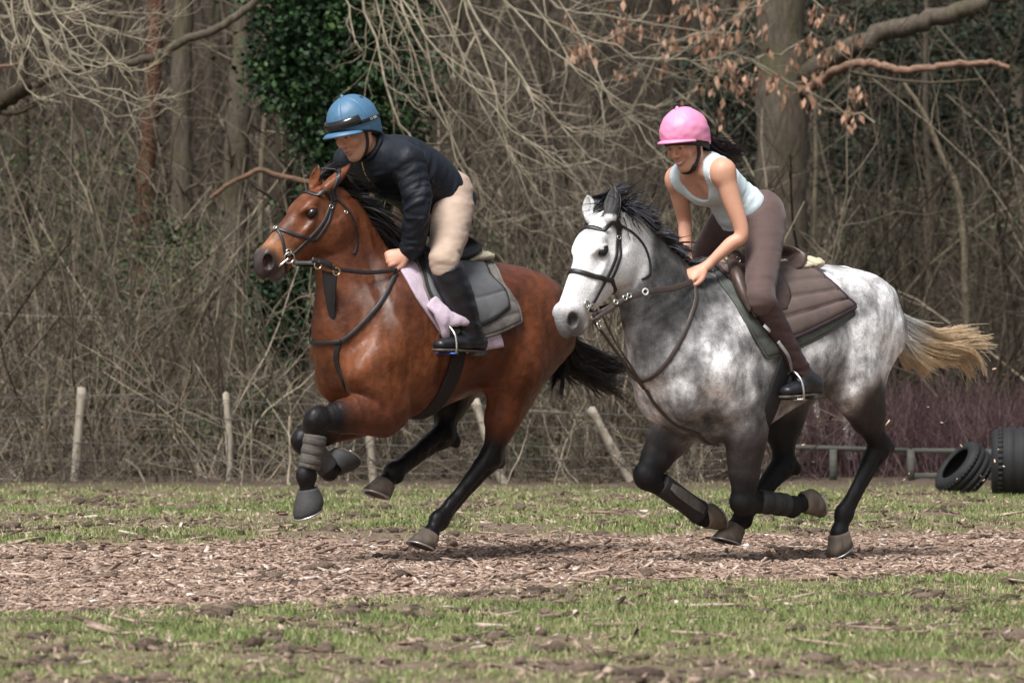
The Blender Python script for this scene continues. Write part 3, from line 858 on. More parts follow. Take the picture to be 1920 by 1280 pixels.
def coat_grey(cfg):
    V = cfg['V']; Hd = cfg['Hd']
    n1, n2, n3 = fnoise(V + 3, 2.6), fnoise(V + 17, 9.0), fnoise(V + 5, 24.0, 2)
    u, v, w = V.T
    g = np.full(len(V), .20)
    # shoulder and quarters pale, neck dark, all of it mottled
    neck = sst(.36, .52, u + .22 * (w - 1.05)) * sst(.92, 1.10, w)
    g = g * (1 - neck) + .070 * neck
    g += .30 * np.exp(-(((u - .30) / .22) ** 2 + ((w - .98) / .24) ** 2)) * (1 - .7 * neck)
    g += .34 * np.exp(-(((u + .60) / .22) ** 2 + ((w - 1.05) / .26) ** 2))
    g += .22 * np.exp(-(((u + .30) / .16) ** 2 + ((w - 1.34) / .10) ** 2))
    g -= .12 * np.exp(-(((u + .46) / .10) ** 2 + ((w - 1.20) / .10) ** 2))
    g *= np.clip(1 + .9 * n1, .30, 1.9) * 1.12
    dap = np.clip(n2 * 1.7, -1, 1); g *= 1 + .38 * dap
    bl = fnoise(V + 31, 4.6, 3); g *= np.clip(1 + 1.5 * bl, .30, 2.0)
    st = fnoise(V * np.array([34, 34, 11.]), 1.0, 2); g *= 1 + .30 * st
    g *= 1 + .20 * n3
    g = np.clip(.27 * (np.maximum(g, .02) / .27) ** 1.35, .040, .74)
    k = np.zeros(len(V))
    k = np.maximum(k, legmask(cfg, V, 'lf', .6, 1.9)); k = np.maximum(k, legmask(cfg, V, 'rf', 1.2, 3.0))
    k = np.maximum(k, legmask(cfg, V, 'lh', .9, 1.9)); k = np.maximum(k, legmask(cfg, V, 'rh', 1.2, 3.0))
    k = np.clip(k + .35 * (n2 + .4 * n3) * 4 * k * (1 - k), 0, 1)
    dk = .040 + .030 * np.clip(n2, 0, 1) + .012 * n3
    low = np.zeros(len(V))
    for key in ('lf', 'rf', 'lh', 'rh'): low = np.maximum(low, legmask(cfg, V, key, 2.8, 4.2))
    dk = dk * .75 * (1 - low) + .007 * low
    g = np.clip(g, .05, .75) * (1 - k) + dk * k
    a, b, l, hl = cfg['haxes']; q = V - Hd(0, 0)
    th = (q @ a) / hl; bh = q @ b; vh = np.abs(q @ l)
    dh, _t = chain_param(V, [Hd(.04, -.06), Hd(.13, -.11), Hd(.25, -.07), Hd(.58, -.05)])
    hm = sst(.205, .145, dh + .03 * n2 + .015 * n3)
    face = .74 * (1 + .06 * n2 + .05 * n3) - .16 * sst(-.10, -.22, bh)
    g = g * (1 - hm) + face * hm
    mz = sst(.47, .56, th + .1 * np.clip(-bh - .03, -.05, .06) + .01 * n2) * hm
    g = g * (1 - mz) + .20 * mz
    lip = sst(.54, .60, th - .4 * (bh + .06)) * hm; g = g * (1 - .6 * lip) + .10 * .6 * lip
    sp = np.exp(-(((th - .53) / .028) ** 2 + ((bh + .034) / .026) ** 2)) * hm; g = g * (1 - .75 * sp) + .05 * .75 * sp
    ey = np.exp(-(((th - .205) / .032) ** 2 + ((bh) / .020) ** 2)) * (vh > .05) * hm
    g = g * (1 - .92 * ey) + .02 * .92 * ey
    for e in ('earL', 'earR'):
        d, t = chain_param(V, cfg[e + '_nodes']); m = (d < .06) * sst(-.05, .15, t) if e == 'earL' else (d < .06) * sst(.2, .6, t)
        g = g * (1 - m) + (.40 if e == 'earR' else .045) * m
    for sg in (1, -1):
        dn = np.linalg.norm(V - Hd(.550, -.036, sg * .046), axis=1); m = sst(.036, .018, dn); g = g * (1 - m) + .012 * m
        dm, _ = chain_param(V, [Hd(.605, -.092, sg * .020), Hd(.565, -.102, sg * .044), Hd(.50, -.104, sg * .055), Hd(.445, -.094, sg * .056)]); m = sst(.015, .006, dm) * .85; g = g * (1 - m) + .03 * m
    cfg['dap'] = np.clip((1 - .85 * hm) * (1 - .6 * k), 0, 1)
    C = np.stack([g * 1.0, g * .985, g * .99], 1)
    for sg in (1, -1):
        dn = np.linalg.norm(V - Hd(.558, -.028, sg * .030), axis=1); m = sst(.017, .008, dn)[:, None] * .9; C = C * (1 - m) + np.array([.26, .09, .08]) * m
    # brownish tinge on the dark legs
    C *= 1 + (k * (1 - low))[:, None] * np.array([.12, -.02, -.04])
    return C

def finish_horse(cfg, name_label, cat, coat, colf, hoofcols):
    Fr = cfg['frame']; V, F = cfg['V'], cfg['F']
    base = Fr.world(np.array([0, 0, 0.0]))
    root = empty('horse', base, name_label, 'horse'); cfg['root'] = root
    cc = colf(cfg); mesh('body', Fr.world(V), F, coat, root, True, {'col': cc, 'dap': cfg['dap']})
    Hd = cfg['Hd']; a, b, l, hl = cfg['haxes']
    for sg in (1, -1):
        c = Hd(.205, .000, sg * .0705); r = .0245 * cfg['head']['hb']
        th = np.linspace(0, math.pi, 13); ph = np.arange(20) / 20 * 2 * math.pi
        P = np.stack([np.outer(np.sin(th), np.cos(ph)).ravel() * 1.15, np.outer(np.sin(th), np.sin(ph)).ravel() * .8, np.repeat(np.cos(th), 20) * .85], 1) * r
        P = c + P[:, :1] * a + P[:, 1:2] * unit(b) + P[:, 2:] * unit(l)
        i = np.arange(12)[:, None]; j = np.arange(20)[None]
        Fq = np.stack([i * 20 + j, (i + 1) * 20 + j, (i + 1) * 20 + (j + 1) % 20, i * 20 + (j + 1) % 20], -1).reshape(-1, 4)
        mesh('eye', Fr.world(P), Fq, M['eye'], root)
    for key, (C, Sx, T, v, typ) in cfg['hooves'].items():
        Cc, Sc, Tc = Fr.L(*C, v), Fr.L(*Sx, v), Fr.L(*T, v)
        (hv, hf), (sv, sf) = hoof_mesh(Cc, Sc, Tc, v, 1.16)
        h = mesh('hoof', Fr.world(hv), hf, M['hoof'], root)
        mesh('horseshoe', Fr.world(sv), sf, M['shoe'], h, smooth=False)
    return root

bay_root = finish_horse(bay, 'glossy bay horse with black legs galloping on the left', 'horse', M['coat_bay'], coat_bay, None)
grey_root = finish_horse(grey, 'dapple grey horse with white face galloping on the right', 'horse', M['coat_grey'], coat_grey, None)
# ------------------------------------------------------------------ riders
def hand(S, W, d, back, sc=1.0, thumb=1, curl=1.0, k=.006):
    """fist closed on the reins: W wrist, d towards the knuckles, back = normal of the back of the hand"""
    d = unit(d); back = unit(back - d * (np.asarray(back) @ d)); side = np.cross(d, back) * thumb   # side towards the thumb
    q = lambda a, b, c: W + sc * (d * a + back * b + side * c)
    S.chain([q(-.03, 0, 0), q(.02, .002, 0), q(.055, .004, 0), q(.082, .002, 0)], np.array([.023, .032, .040, .040]) * sc, np.array([.018, .017, .016, .013]) * sc, A=side, n=4, k=.015)
    for i, (c, ln) in enumerate(((.030, .95), (.010, 1.06), (-.010, 1.0), (-.029, .82))):
        kx = .088 - .004 * abs(i - 1)
        pts = [q(kx - .012, .004, c), q(kx + .004, -.002, c), q(kx + .006, -.030 * ln * curl, c * .95), q(kx - .022 * ln, -.042 * ln * curl, c * .92), q(kx - .036 * ln, -.026 * ln * curl, c * .92)]
        S.chain(pts, np.array([.0105, .0108, .0096, .0088, .0075]) * sc, np.array([.0105, .0108, .0096, .0088, .0075]) * sc, A=side, n=4, k=k)
    S.chain([q(.015, -.006, .026), q(.045, -.010, .047), q(.078, -.018, .050), q(.102, -.020, .040)], np.array([.015, .0135, .0112, .0085]) * sc, np.array([.015, .0135, .0112, .0085]) * sc, A=back, n=4, k=.010)

class Head:
    def __init__(s, Fr, c, yaw, pitch, roll=0, sc=1.0):
        y, p, r = map(math.radians, (yaw, pitch, roll))
        f = np.array([-math.cos(y) * math.cos(p), -math.sin(y) * math.cos(p), -math.sin(p)])
        l = unit(np.cross([0, 0, 1.0], f)); u = np.cross(f, l)
        l, u = l * math.cos(r) + u * math.sin(r), u * math.cos(r) - l * math.sin(r)
        s.f, s.l, s.u = Fr.ldir(f), Fr.ldir(l), Fr.ldir(u); s.c = c; s.sc = sc
    def __call__(s, f, l, u): return s.c + s.sc * (s.f * f + s.l * l + s.u * u)
    def many(s, P): return s.c + s.sc * (P[:, :1] * s.f + P[:, 1:2] * s.l + P[:, 2:] * s.u)

def face(S, H, smile=False, fem=False):
    sc = H.sc
    S.ell(H(-.012, 0, .035), np.array([.098, .076, .092]) * sc, A=H.f, B=H.l, k=.02)
    w = .87 if fem else 1.0
    S.chain([H(.035, 0, .03), H(.042, 0, -.02), H(.048, 0, -.062), H(.052, 0, -.095)], np.array([.064, .060, .047, .030]) * w * sc, np.array([.052, .050, .042, .028]) * sc, A=H.l, n=4, k=.02)
    for sg in (1, -1):
        S.chain([H(-.012, sg * .060, -.030), H(.002, sg * .056, -.072), H(.060, sg * .020, -.108)], np.array([.018, .017, .016]) * w * sc, np.array([.018, .018, .016]) * sc, A=H.l, n=4, k=.025)
        S.chain([H(.084, sg * .044, .014), H(.092, sg * .022, .020), H(.093, sg * .008, .016)], (.0065 if fem else .010) * sc, (.006 if fem else .009) * sc, A=H.u, k=.012)
        S.ell(H(.064, sg * .043, -.030), np.array([.024, .022, .022]) * (1.08 if fem else 1) * sc, k=.02)
        S.ell(H(.099, sg * .031, .001), np.array([.014, .018, .0095]) * sc, A=H.f, B=H.l, k=.008, op='sub')
        S.ell(H(.0985, sg * .012, -.036), np.array([.010, .0085, .008]) * sc, A=H.f, B=H.l, k=.006)
        S.ell(H(-.012, sg * .080, -.004), np.array([.020, .009, .032]) * sc, A=H.f * .95 - H.u * .2, B=H.l, k=.008)
        S.ell(H(-.004, sg * .088, -.002), np.array([.009, .005, .016]) * sc, A=H.f * .95 - H.u * .2, B=H.l, k=.004, op='sub')
    for sg in (1, -1):
        S.chain([H(.080, sg * .047, .000), H(.089, sg * .039, .0085), H(.0925, sg * .030, .0100), H(.089, sg * .018, .001)], .0036 * sc, .0036 * sc, A=H.u, n=4, k=.004)
        S.chain([H(.080, sg * .047, .000), H(.0885, sg * .036, -.0060), H(.089, sg * .027, -.0060), H(.087, sg * .017, .000)], .0032 * sc, .0032 * sc, A=H.u, n=4, k=.004)
    S.chain([H(.090, 0, .014), H(.098, 0, -.008), H(.111, 0, -.030)], np.array([.0085, .0095, .0125]) * (.82 if fem else 1) * sc, np.array([.009, .010, .0115]) * (.85 if fem else 1) * sc, A=H.l, n=4, k=.010)
    S.ell(H(.070, 0, -.110), np.array([.020, .022, .016]) * sc, k=.015)
    mw = .031 if smile else .022; up = .009 if smile else -.002
    S.chain([H(.082, mw, -.066 + up), H(.095, .010, -.062), H(.097, 0, -.0635), H(.095, -.010, -.062), H(.082, -mw, -.066 + up)], .006 * sc, .005 * sc, A=H.u, n=4, k=.006)
    S.chain([H(.082, mw * .9, -.068 + up), H(.092, .010, -.076), H(.093, 0, -.077), H(.092, -.010, -.076), H(.082, -mw * .9, -.068 + up)], .0062 * sc, .006 * sc, A=H.u, n=4, k=.006)
    S.chain([H(.088, mw, -.067 + up), H(.101, .010, -.0695), H(.102, 0, -.070), H(.101, -.010, -.0695), H(.088, -mw, -.067 + up)], .0034 * sc, .003 * sc, A=H.u, n=4, k=.003, op='sub')

def skin_cols(V, H, base, lips, brow, fem=False):
    q = (V - H.c) / H.sc; f, l, u = q @ H.f, q @ H.l, q @ H.u
    C = np.tile(np.array(base), (len(V), 1)); n = fnoise(V, 18.0)[:, None]
    C = C * (1 + .07 * n)
    ishead = (f > -.14) & (np.abs(l) < .11) & (u > -.14) & (u < .15)
    def mix(m, c):
        nonlocal C
        m = (m * ishead)[:, None]; C = C * (1 - m) + np.array(c) * m
    g = lambda a, ca, sa, b, cb, sb: np.exp(-(((a - ca) / sa) ** 2 + ((b - cb) / sb) ** 2))
    al = np.abs(l)
    mix(.75 * g(l, 0, .022, u, -.070, .0085) * (f > .07), lips)
    mix(.45 * g(al, .045, .022, u, -.030, .020) * (f > .03), np.array(base) * np.array([1.0, .70, .66]))
    mix(.25 * g(l, 0, .012, u, -.030, .012) * (f > .09), np.array(base) * np.array([1.02, .74, .70]))
    mix(.85 * g(al, .030, .017, u, .017, .0040) * (f > .06), brow)
    mix((.35 if fem else .5) * g(al, .031, .014, u, .003, .006) * (f > .05), np.array(base) * .30)
    if fem:
        cu = -.0705 + 9.0 * l ** 2
        mix(.95 * np.exp(-((l / .030) ** 6 + ((u - cu) / .0125) ** 4)) * (f > .065), lips)
        mix(.95 * np.exp(-((l / .023) ** 6 + ((u - cu) / .0040) ** 4)) * (f > .07), (.78, .74, .70))
    else:
        mix(.7 * g(l, 0, .02, u, -.0695, .0028) * (f > .07), (.06, .02, .02))
    return C

def build_rider(R):
    Fr = R['frame']; L = Fr.L
    g = lambda k: L(*R[k])
    J = {k: L(*v) for k, v in R['J'].items()}
    H = Head(Fr, J['head'], *R['face']); R['H'] = H; R['Jl'] = J
    lat = unit(J['shL'] - J['shR']); R['lat'] = lat
    UP = unit(J['neckb'] - J['pelvis']); FW = unit(np.cross(lat, UP)); BU = J['chest'] + FW * .045 + UP * .035; R['dirs'] = (UP, FW, BU)
    root = empty('person', Fr.world(J['pelvis']) * np.array([1, 1, 0]) + np.array([0, 0, 0.0]), R['label'], 'person'); R['root'] = root
    pts = np.array(list(J.values())); lo = pts.min(0) - .22; hi = pts.max(0) + .24
    fr = R['fem']
    tor = np.array([J['pelvis'], J['waist'], J['chest'], J['shm'], J['neckb']])
    tr = R['torso']      # radii (lateral, depth) x5
    def torso(S, gr, n0=0, k=.03):
        S.chain(tor[n0:], [t[0] + gr for t in tr][n0:], [t[1] + gr for t in tr][n0:], A=lat, n=5, k=k, cap=.7)
        for sg, sh in ((1, 'shL'), (-1, 'shR')):
            S.ell(J[sh] + lat * sg * -.012, np.array([.058, .058, .058]) * R['shr'] + gr, k=.07)
            S.chain([J['neckb'] * .6 + J['shm'] * .4, J[sh]], [.045 + gr, .050 * R['shr'] + gr], [.05 + gr, .045 * R['shr'] + gr], A=lat, k=.06)
    def arm(S, side, gr, t0=0.0, t1=1.0, k=.03):
        sh, el, wr = J['sh' + side], J['el' + side], J['wr' + side]
        P = [sh, sh + (el - sh) * .45, el, el + (wr - el) * .35, wr]; r = np.array(R['arm']) + gr
        S.chain(P, r, r, A=np.cross(el - sh, wr - el + 1e-4), n=5, k=k)
    def leg(S, side, gr, k=.03, upto=5):
        hp, kn, an = J['hp' + side], J['kn' + side], J['an' + side]
        P = [hp, hp + (kn - hp) * .5, kn, kn + (an - kn) * .32, an]; r = np.array(R['leg']) + gr
        if upto == 4: P[3] = kn + (an - kn) * .14; r[3] = r[2] * .88
        S.chain(P[:upto], r[:upto], (r * 1.06)[:upto], A=(0, 1, 0), n=5, k=k)
        S.ell(kn, r[2] * .96, k=.03)
    def foot(S, side, gr):
        hl, to, an = J['he' + side], J['to' + side], J['an' + side]
        ax = unit(to - hl); upv = unit(np.cross(ax, [0, 1.0, 0])); upv = upv if upv[2] > 0 else -upv
        Lf = np.linalg.norm(to - hl)
        S.chain([an, hl + ax * .045 + upv * .05], .036 + gr, .040 + gr, k=.03)
        S.chain([hl + ax * .02 + upv * .034, hl + ax * Lf * .35 + upv * .042, hl + ax * Lf * .70 + upv * .032, hl + ax * Lf * .93 + upv * .024], np.array([.031, .034, .042, .032]) + gr, np.array([.034, .040, .028, .020]) + gr, A=(0, 1, 0), n=5, k=.03)
        S.plane(hl + upv * .004, -upv)
        return ax, upv, Lf
    # ---- the body: one mesh, complete under the clothes
    hc = H.c
    S = SDF(lo, hi, .0085, refine=[(a, hc[a] - .135, hc[a] + .12, .0042) for a in range(3)] + [(a, min(J['haL'][a], J['haR'][a]) - .09, max(J['haL'][a], J['haR'][a]) + .09, .0048) for a in range(3)])
    torso(S, -.004); leg(S, 'L', -.010); leg(S, 'R', -.010)
    for sd, sg in (('L', 1), ('R', -1)):
        arm(S, sd, -.002 if fr else -.012)
    if fr:
        for sg in (1, -1):
            S.ell(BU + lat * sg * .066, (.062, .060, .066), k=.045)
        # hollow between and collar bones
        S.chain([J['neckb'] + FW * .05 + lat * .02, J['shL'] + FW * .045], .010, .010, k=.03)
        S.chain([J['neckb'] + FW * .05 - lat * .02, J['shR'] + FW * .045], .010, .010, k=.03)
        S.chain([BU + FW * .075 - UP * .02, BU + FW * .06 + UP * .05], .010, .010, k=.025, op='sub')
    S.chain([J['neckb'], J['neckb'] * .45 + H(-.022, 0, -.075) * .55, H(-.018, 0, -.055)], R['neck'], R['neck'], A=lat, n=4, k=.03)
    face(S, H, R['smile'], fr)
    for sd in ('L', 'R'):
        hd, bk, th = R['hand' + sd]
        hand(S, J['wr' + sd] + (J['haL' if sd == 'L' else 'haR'] - J['wr' + sd]) * .25, Fr.ldir(np.array(hd, float)), Fr.ldir(np.array(bk, float)), R['handsc'], th)
    V, F = S.surface(1)
    body = mesh('body', Fr.world(V), F, M['skin'], root, True, {'col': skin_cols(V, H, R['skin'], R['lips'], R['brow'], fr)})
    R['surf'] = Surf(V, F)
    for sg in (1, -1):
        c = H(.0770, sg * .031, .002); r = .0125 * H.sc
        th = np.linspace(0, math.pi, 9); ph = np.arange(14) / 14 * 2 * math.pi
        P = c + r * np.stack([np.outer(np.sin(th), np.cos(ph)).ravel(), np.outer(np.sin(th), np.sin(ph)).ravel(), np.repeat(np.cos(th), 14)], 1)
        i = np.arange(8)[:, None]; j = np.arange(14)[None]
        mesh('eye', Fr.world(P), np.stack([i * 14 + j, (i + 1) * 14 + j, (i + 1) * 14 + (j + 1) % 14, i * 14 + (j + 1) % 14], -1).reshape(-1, 4), M['human_eye'], root, True, {'col': np.where((np.linalg.norm((P - c) / r - unit(H.f * .9 - H.u * .1), axis=1) < .62)[:, None], np.array([.02, .012, .008]), np.array([.62, .56, .53]))})
    # ---- trousers
    S = SDF(lo, hi, .0085)
    S.chain(tor[:2], [tr[0][0] + .012, tr[1][0] + .004], [tr[0][1] + .012, tr[1][1] + .004], A=lat, n=4, k=.03, cap=.8)
    S.ell(J['pelvis'] - FW * .05 - UP * .02 + lat * .07, (.095, .095, .10), k=.06)
    S.ell(J['pelvis'] - FW * .05 - UP * .02 - lat * .07, (.095, .095, .10), k=.06)
    leg(S, 'L', .006, .05, 4); leg(S, 'R', .006, .05, 4)
    ta = unit(J['waist'] - J['pelvis'])
    S.plane(J['pelvis'] + ta * R['waistcut'], ta, .004)
    V, F = S.surface(1); N = vnormals(V, F)
    dk = np.minimum(np.linalg.norm(V - J['knL'], axis=1), np.linalg.norm(V - J['knR'], axis=1))
    w = (np.exp(-(dk / .10) ** 2) * .0045 + .0035) * (.45 if fr else 1)
    dp = np.linalg.norm(V - (J['hpL'] * .7 + J['pelvis'] * .3), axis=1); w = w + (.002 if fr else .005) * np.exp(-(dp / .12) ** 2)
    cr = (fnoise(V * np.array([9, 6, 24.]), 1.0, 3) - .3 * np.abs(fnoise(V * np.array([5, 5, 15.]), 1.0, 2))) * 1.9
    if not fr:
        cr = cr + 1.6 * (.22 - np.abs(fnoise(V * np.array([7, 5, 13.]) + 11, 1.0, 2)))
    V = V + N * (w * cr)[:, None]
    mesh('breeches' if not fr else 'jodhpurs', Fr.world(V), F, R['m_leg'], root)
    # ---- boots
    for sd in ('L', 'R'):
        if fr:
            S = SDF(np.min([J['kn' + sd], J['an' + sd]], 0) - .12, np.max([J['kn' + sd], J['an' + sd]], 0) + .12, .0065); kn, an = J['kn' + sd], J['an' + sd]; r = np.array(R['leg']); bt = R['boottop']
            S.chain([kn + (an - kn) * (bt - .1), kn + (an - kn) * .36, kn + (an - kn) * .7, an + (an - kn) * .05], r[[2, 3, 3, 4]] * np.array([1.02, 1.05, .94, 1.15]) + .007, r[[2, 3, 3, 4]] * np.array([1.06, 1.10, .98, 1.15]) + .007, A=(0, 1, 0), n=5, k=.02)
            S.plane(kn + (an - kn) * bt, unit(kn - an)); S.plane(an + (an - kn) * .06, unit(an - kn))
            V, F = S.surface(1); N = vnormals(V, F); da = np.linalg.norm(V - an, axis=1)
            V = V + N * (fnoise(V * np.array([10, 10, 34.]), 1.0, 2) * (.010 * np.exp(-(da / .11) ** 2) + .003))[:, None]
            mesh('half_chap', Fr.world(V), F, M['chap'], root)
        S = SDF(np.min([J['kn' + sd], J['an' + sd], J['to' + sd], J['he' + sd]], 0) - .12, np.max([J['kn' + sd], J['an' + sd], J['to' + sd], J['he' + sd]], 0) + .12, .0065)
        kn, an = J['kn' + sd], J['an' + sd]; r = np.array(R['leg']); bt = R['boottop']
        S.chain([kn + (an - kn) * (bt - .1), kn + (an - kn) * .36, kn + (an - kn) * .7, an], r[[2, 3, 3, 4]] * np.array([1.04, 1.05, .92, 1.0]) + R['bootgrow'], r[[2, 3, 3, 4]] * np.array([1.10, 1.12, .97, 1.0]) + R['bootgrow'], A=(0, 1, 0), n=5, k=.02)
        S.plane(kn + (an - kn) * bt, unit(kn - an))
        ax, upv, Lf = foot(S, sd, .004)
        V, F = S.surface(1); N = vnormals(V, F)
        da = np.linalg.norm(V - an, axis=1)
        V = V + N * (fnoise(V * np.array([10, 10, 34.]), 1.0, 2) * (.011 * np.exp(-(da / .09) ** 2) + .0035))[:, None]
        bo = mesh('boot', Fr.world(V), F, R['m_boot'], root)
        # sole with heel block
        hl = J['he' + sd]
        S = SDF(np.minimum(hl, J['to' + sd]) - .08, np.maximum(hl, J['to' + sd]) + .08, .005)
        S.chain([hl + ax * .015, hl + ax * Lf * .35, hl + ax * Lf * .70, hl + ax * Lf * .95], [.034, .034, .046, .035], .03, A=(0, 1, 0), n=5, k=.0)
        S.plane(hl + upv * .006, upv); S.plane(hl - upv * .005, -upv)
        S.chain([hl + ax * .008 - upv * .012, hl + ax * .055 - upv * .012], .033, .024, A=(0, 1, 0), n=2, k=.0)
        S.plane(hl - upv * .022, -upv)
        V, F = S.surface(0)
        mesh('sole', Fr.world(V), F, M['sole'], bo)
        R['foot' + sd] = (hl, ax, upv, Lf)
    R['fn'] = (torso, arm, lo, hi, tor, lat)
    return R

# ---------------- the rider in the navy jacket
rm = dict(frame=FB, label='rider in navy jacket and blue helmet crouched over the bay horse', fem=False, smile=False,
  J=dict(pelvis=(818, 374, 0), waist=(796, 346, 0), chest=(752, 318, 0), shm=(716, 300, 0), neckb=(698, 278, 0), head=(664, 244, 0),
         shL=(766, 304, .20), elL=(786, 392, .25), wrL=(770, 470, .17), haL=(738, 490, .15),
         shR=(660, 306, -.20), elR=(668, 378, -.22), wrR=(712, 452, -.06), haR=(732, 470, -.05),
         hpL=(850, 388, .12), knL=(833, 492, .30), anL=(882, 622, .31), heL=(905, 659, .31), toL=(818, 656, .33),
         hpR=(780, 390, -.12), knR=(742, 474, -.29), anR=(792, 615, -.31), heR=(815, 650, -.31), toR=(735, 650, -.33)),
  face=(45, 28, 4, 1.0), torso=[(.150, .112), (.140, .112), (.165, .125), (.145, .105), (.075, .066)], shr=1.05,
  arm=[.060, .056, .048, .046, .034], leg=[.094, .080, .057, .058, .040], neck=[.060, .056, .054],
  handL=((-.85, -.15, -.30), (-.25, -.9, .25), -1), handR=((-.6, -.5, -.4), (-.3, .7, .6), 1), handsc=1.02,
  skin=(.56, .30, .21), lips=(.42, .15, .13), brow=(.10, .06, .04), waistcut=.10, m_leg=M['breeches'], m_boot=M['boot'], boottop=.06, bootgrow=.016)
# ---------------- the rider in the tank top
rf_ = dict(frame=FG, label='rider in pale blue tank top and pink helmet leaning over the grey horse', fem=True, smile=True,
  J=dict(pelvis=(1400, 410, 0), waist=(1378, 376, 0), chest=(1346, 346, 0), shm=(1324, 322, 0), neckb=(1312, 306, 0), head=(1285, 266, 0),
         shL=(1356, 322, .165), elL=(1391, 438, .225), wrL=(1326, 498, .14), haL=(1300, 514, .12),
         shR=(1270, 336, -.165), elR=(1284, 418, -.19), wrR=(1287, 488, -.06), haR=(1292, 508, -.05),
         hpL=(1434, 418, .12), knL=(1426, 556, .31), anL=(1502, 700, .32), heL=(1536, 738, .32), toL=(1470, 744, .34),
         hpR=(1366, 420, -.12), knR=(1312, 494, -.29), anR=(1384, 640, -.32), heR=(1416, 690, -.32), toR=(1350, 700, -.34)),
  face=(50, 24, 2, .96), torso=[(.135, .100), (.108, .086), (.126, .098), (.125, .085), (.062, .056)], shr=.92,
  arm=[.050, .045, .034, .034, .0225], leg=[.088, .074, .055, .047, .034], neck=[.050, .046, .044],
  handL=((-.75, -.2, -.45), (-.3, -.75, .5), -1), handR=((-.2, -.6, -.7), (.2, .6, .5), 1), handsc=.92,
  skin=(.60, .32, .22), lips=(.50, .17, .16), brow=(.06, .035, .03), waistcut=.075, m_leg=M['jodhpur'], m_boot=M['boot'], boottop=.10, bootgrow=.001)

for R in (rm, rf_):
    build_rider(R)

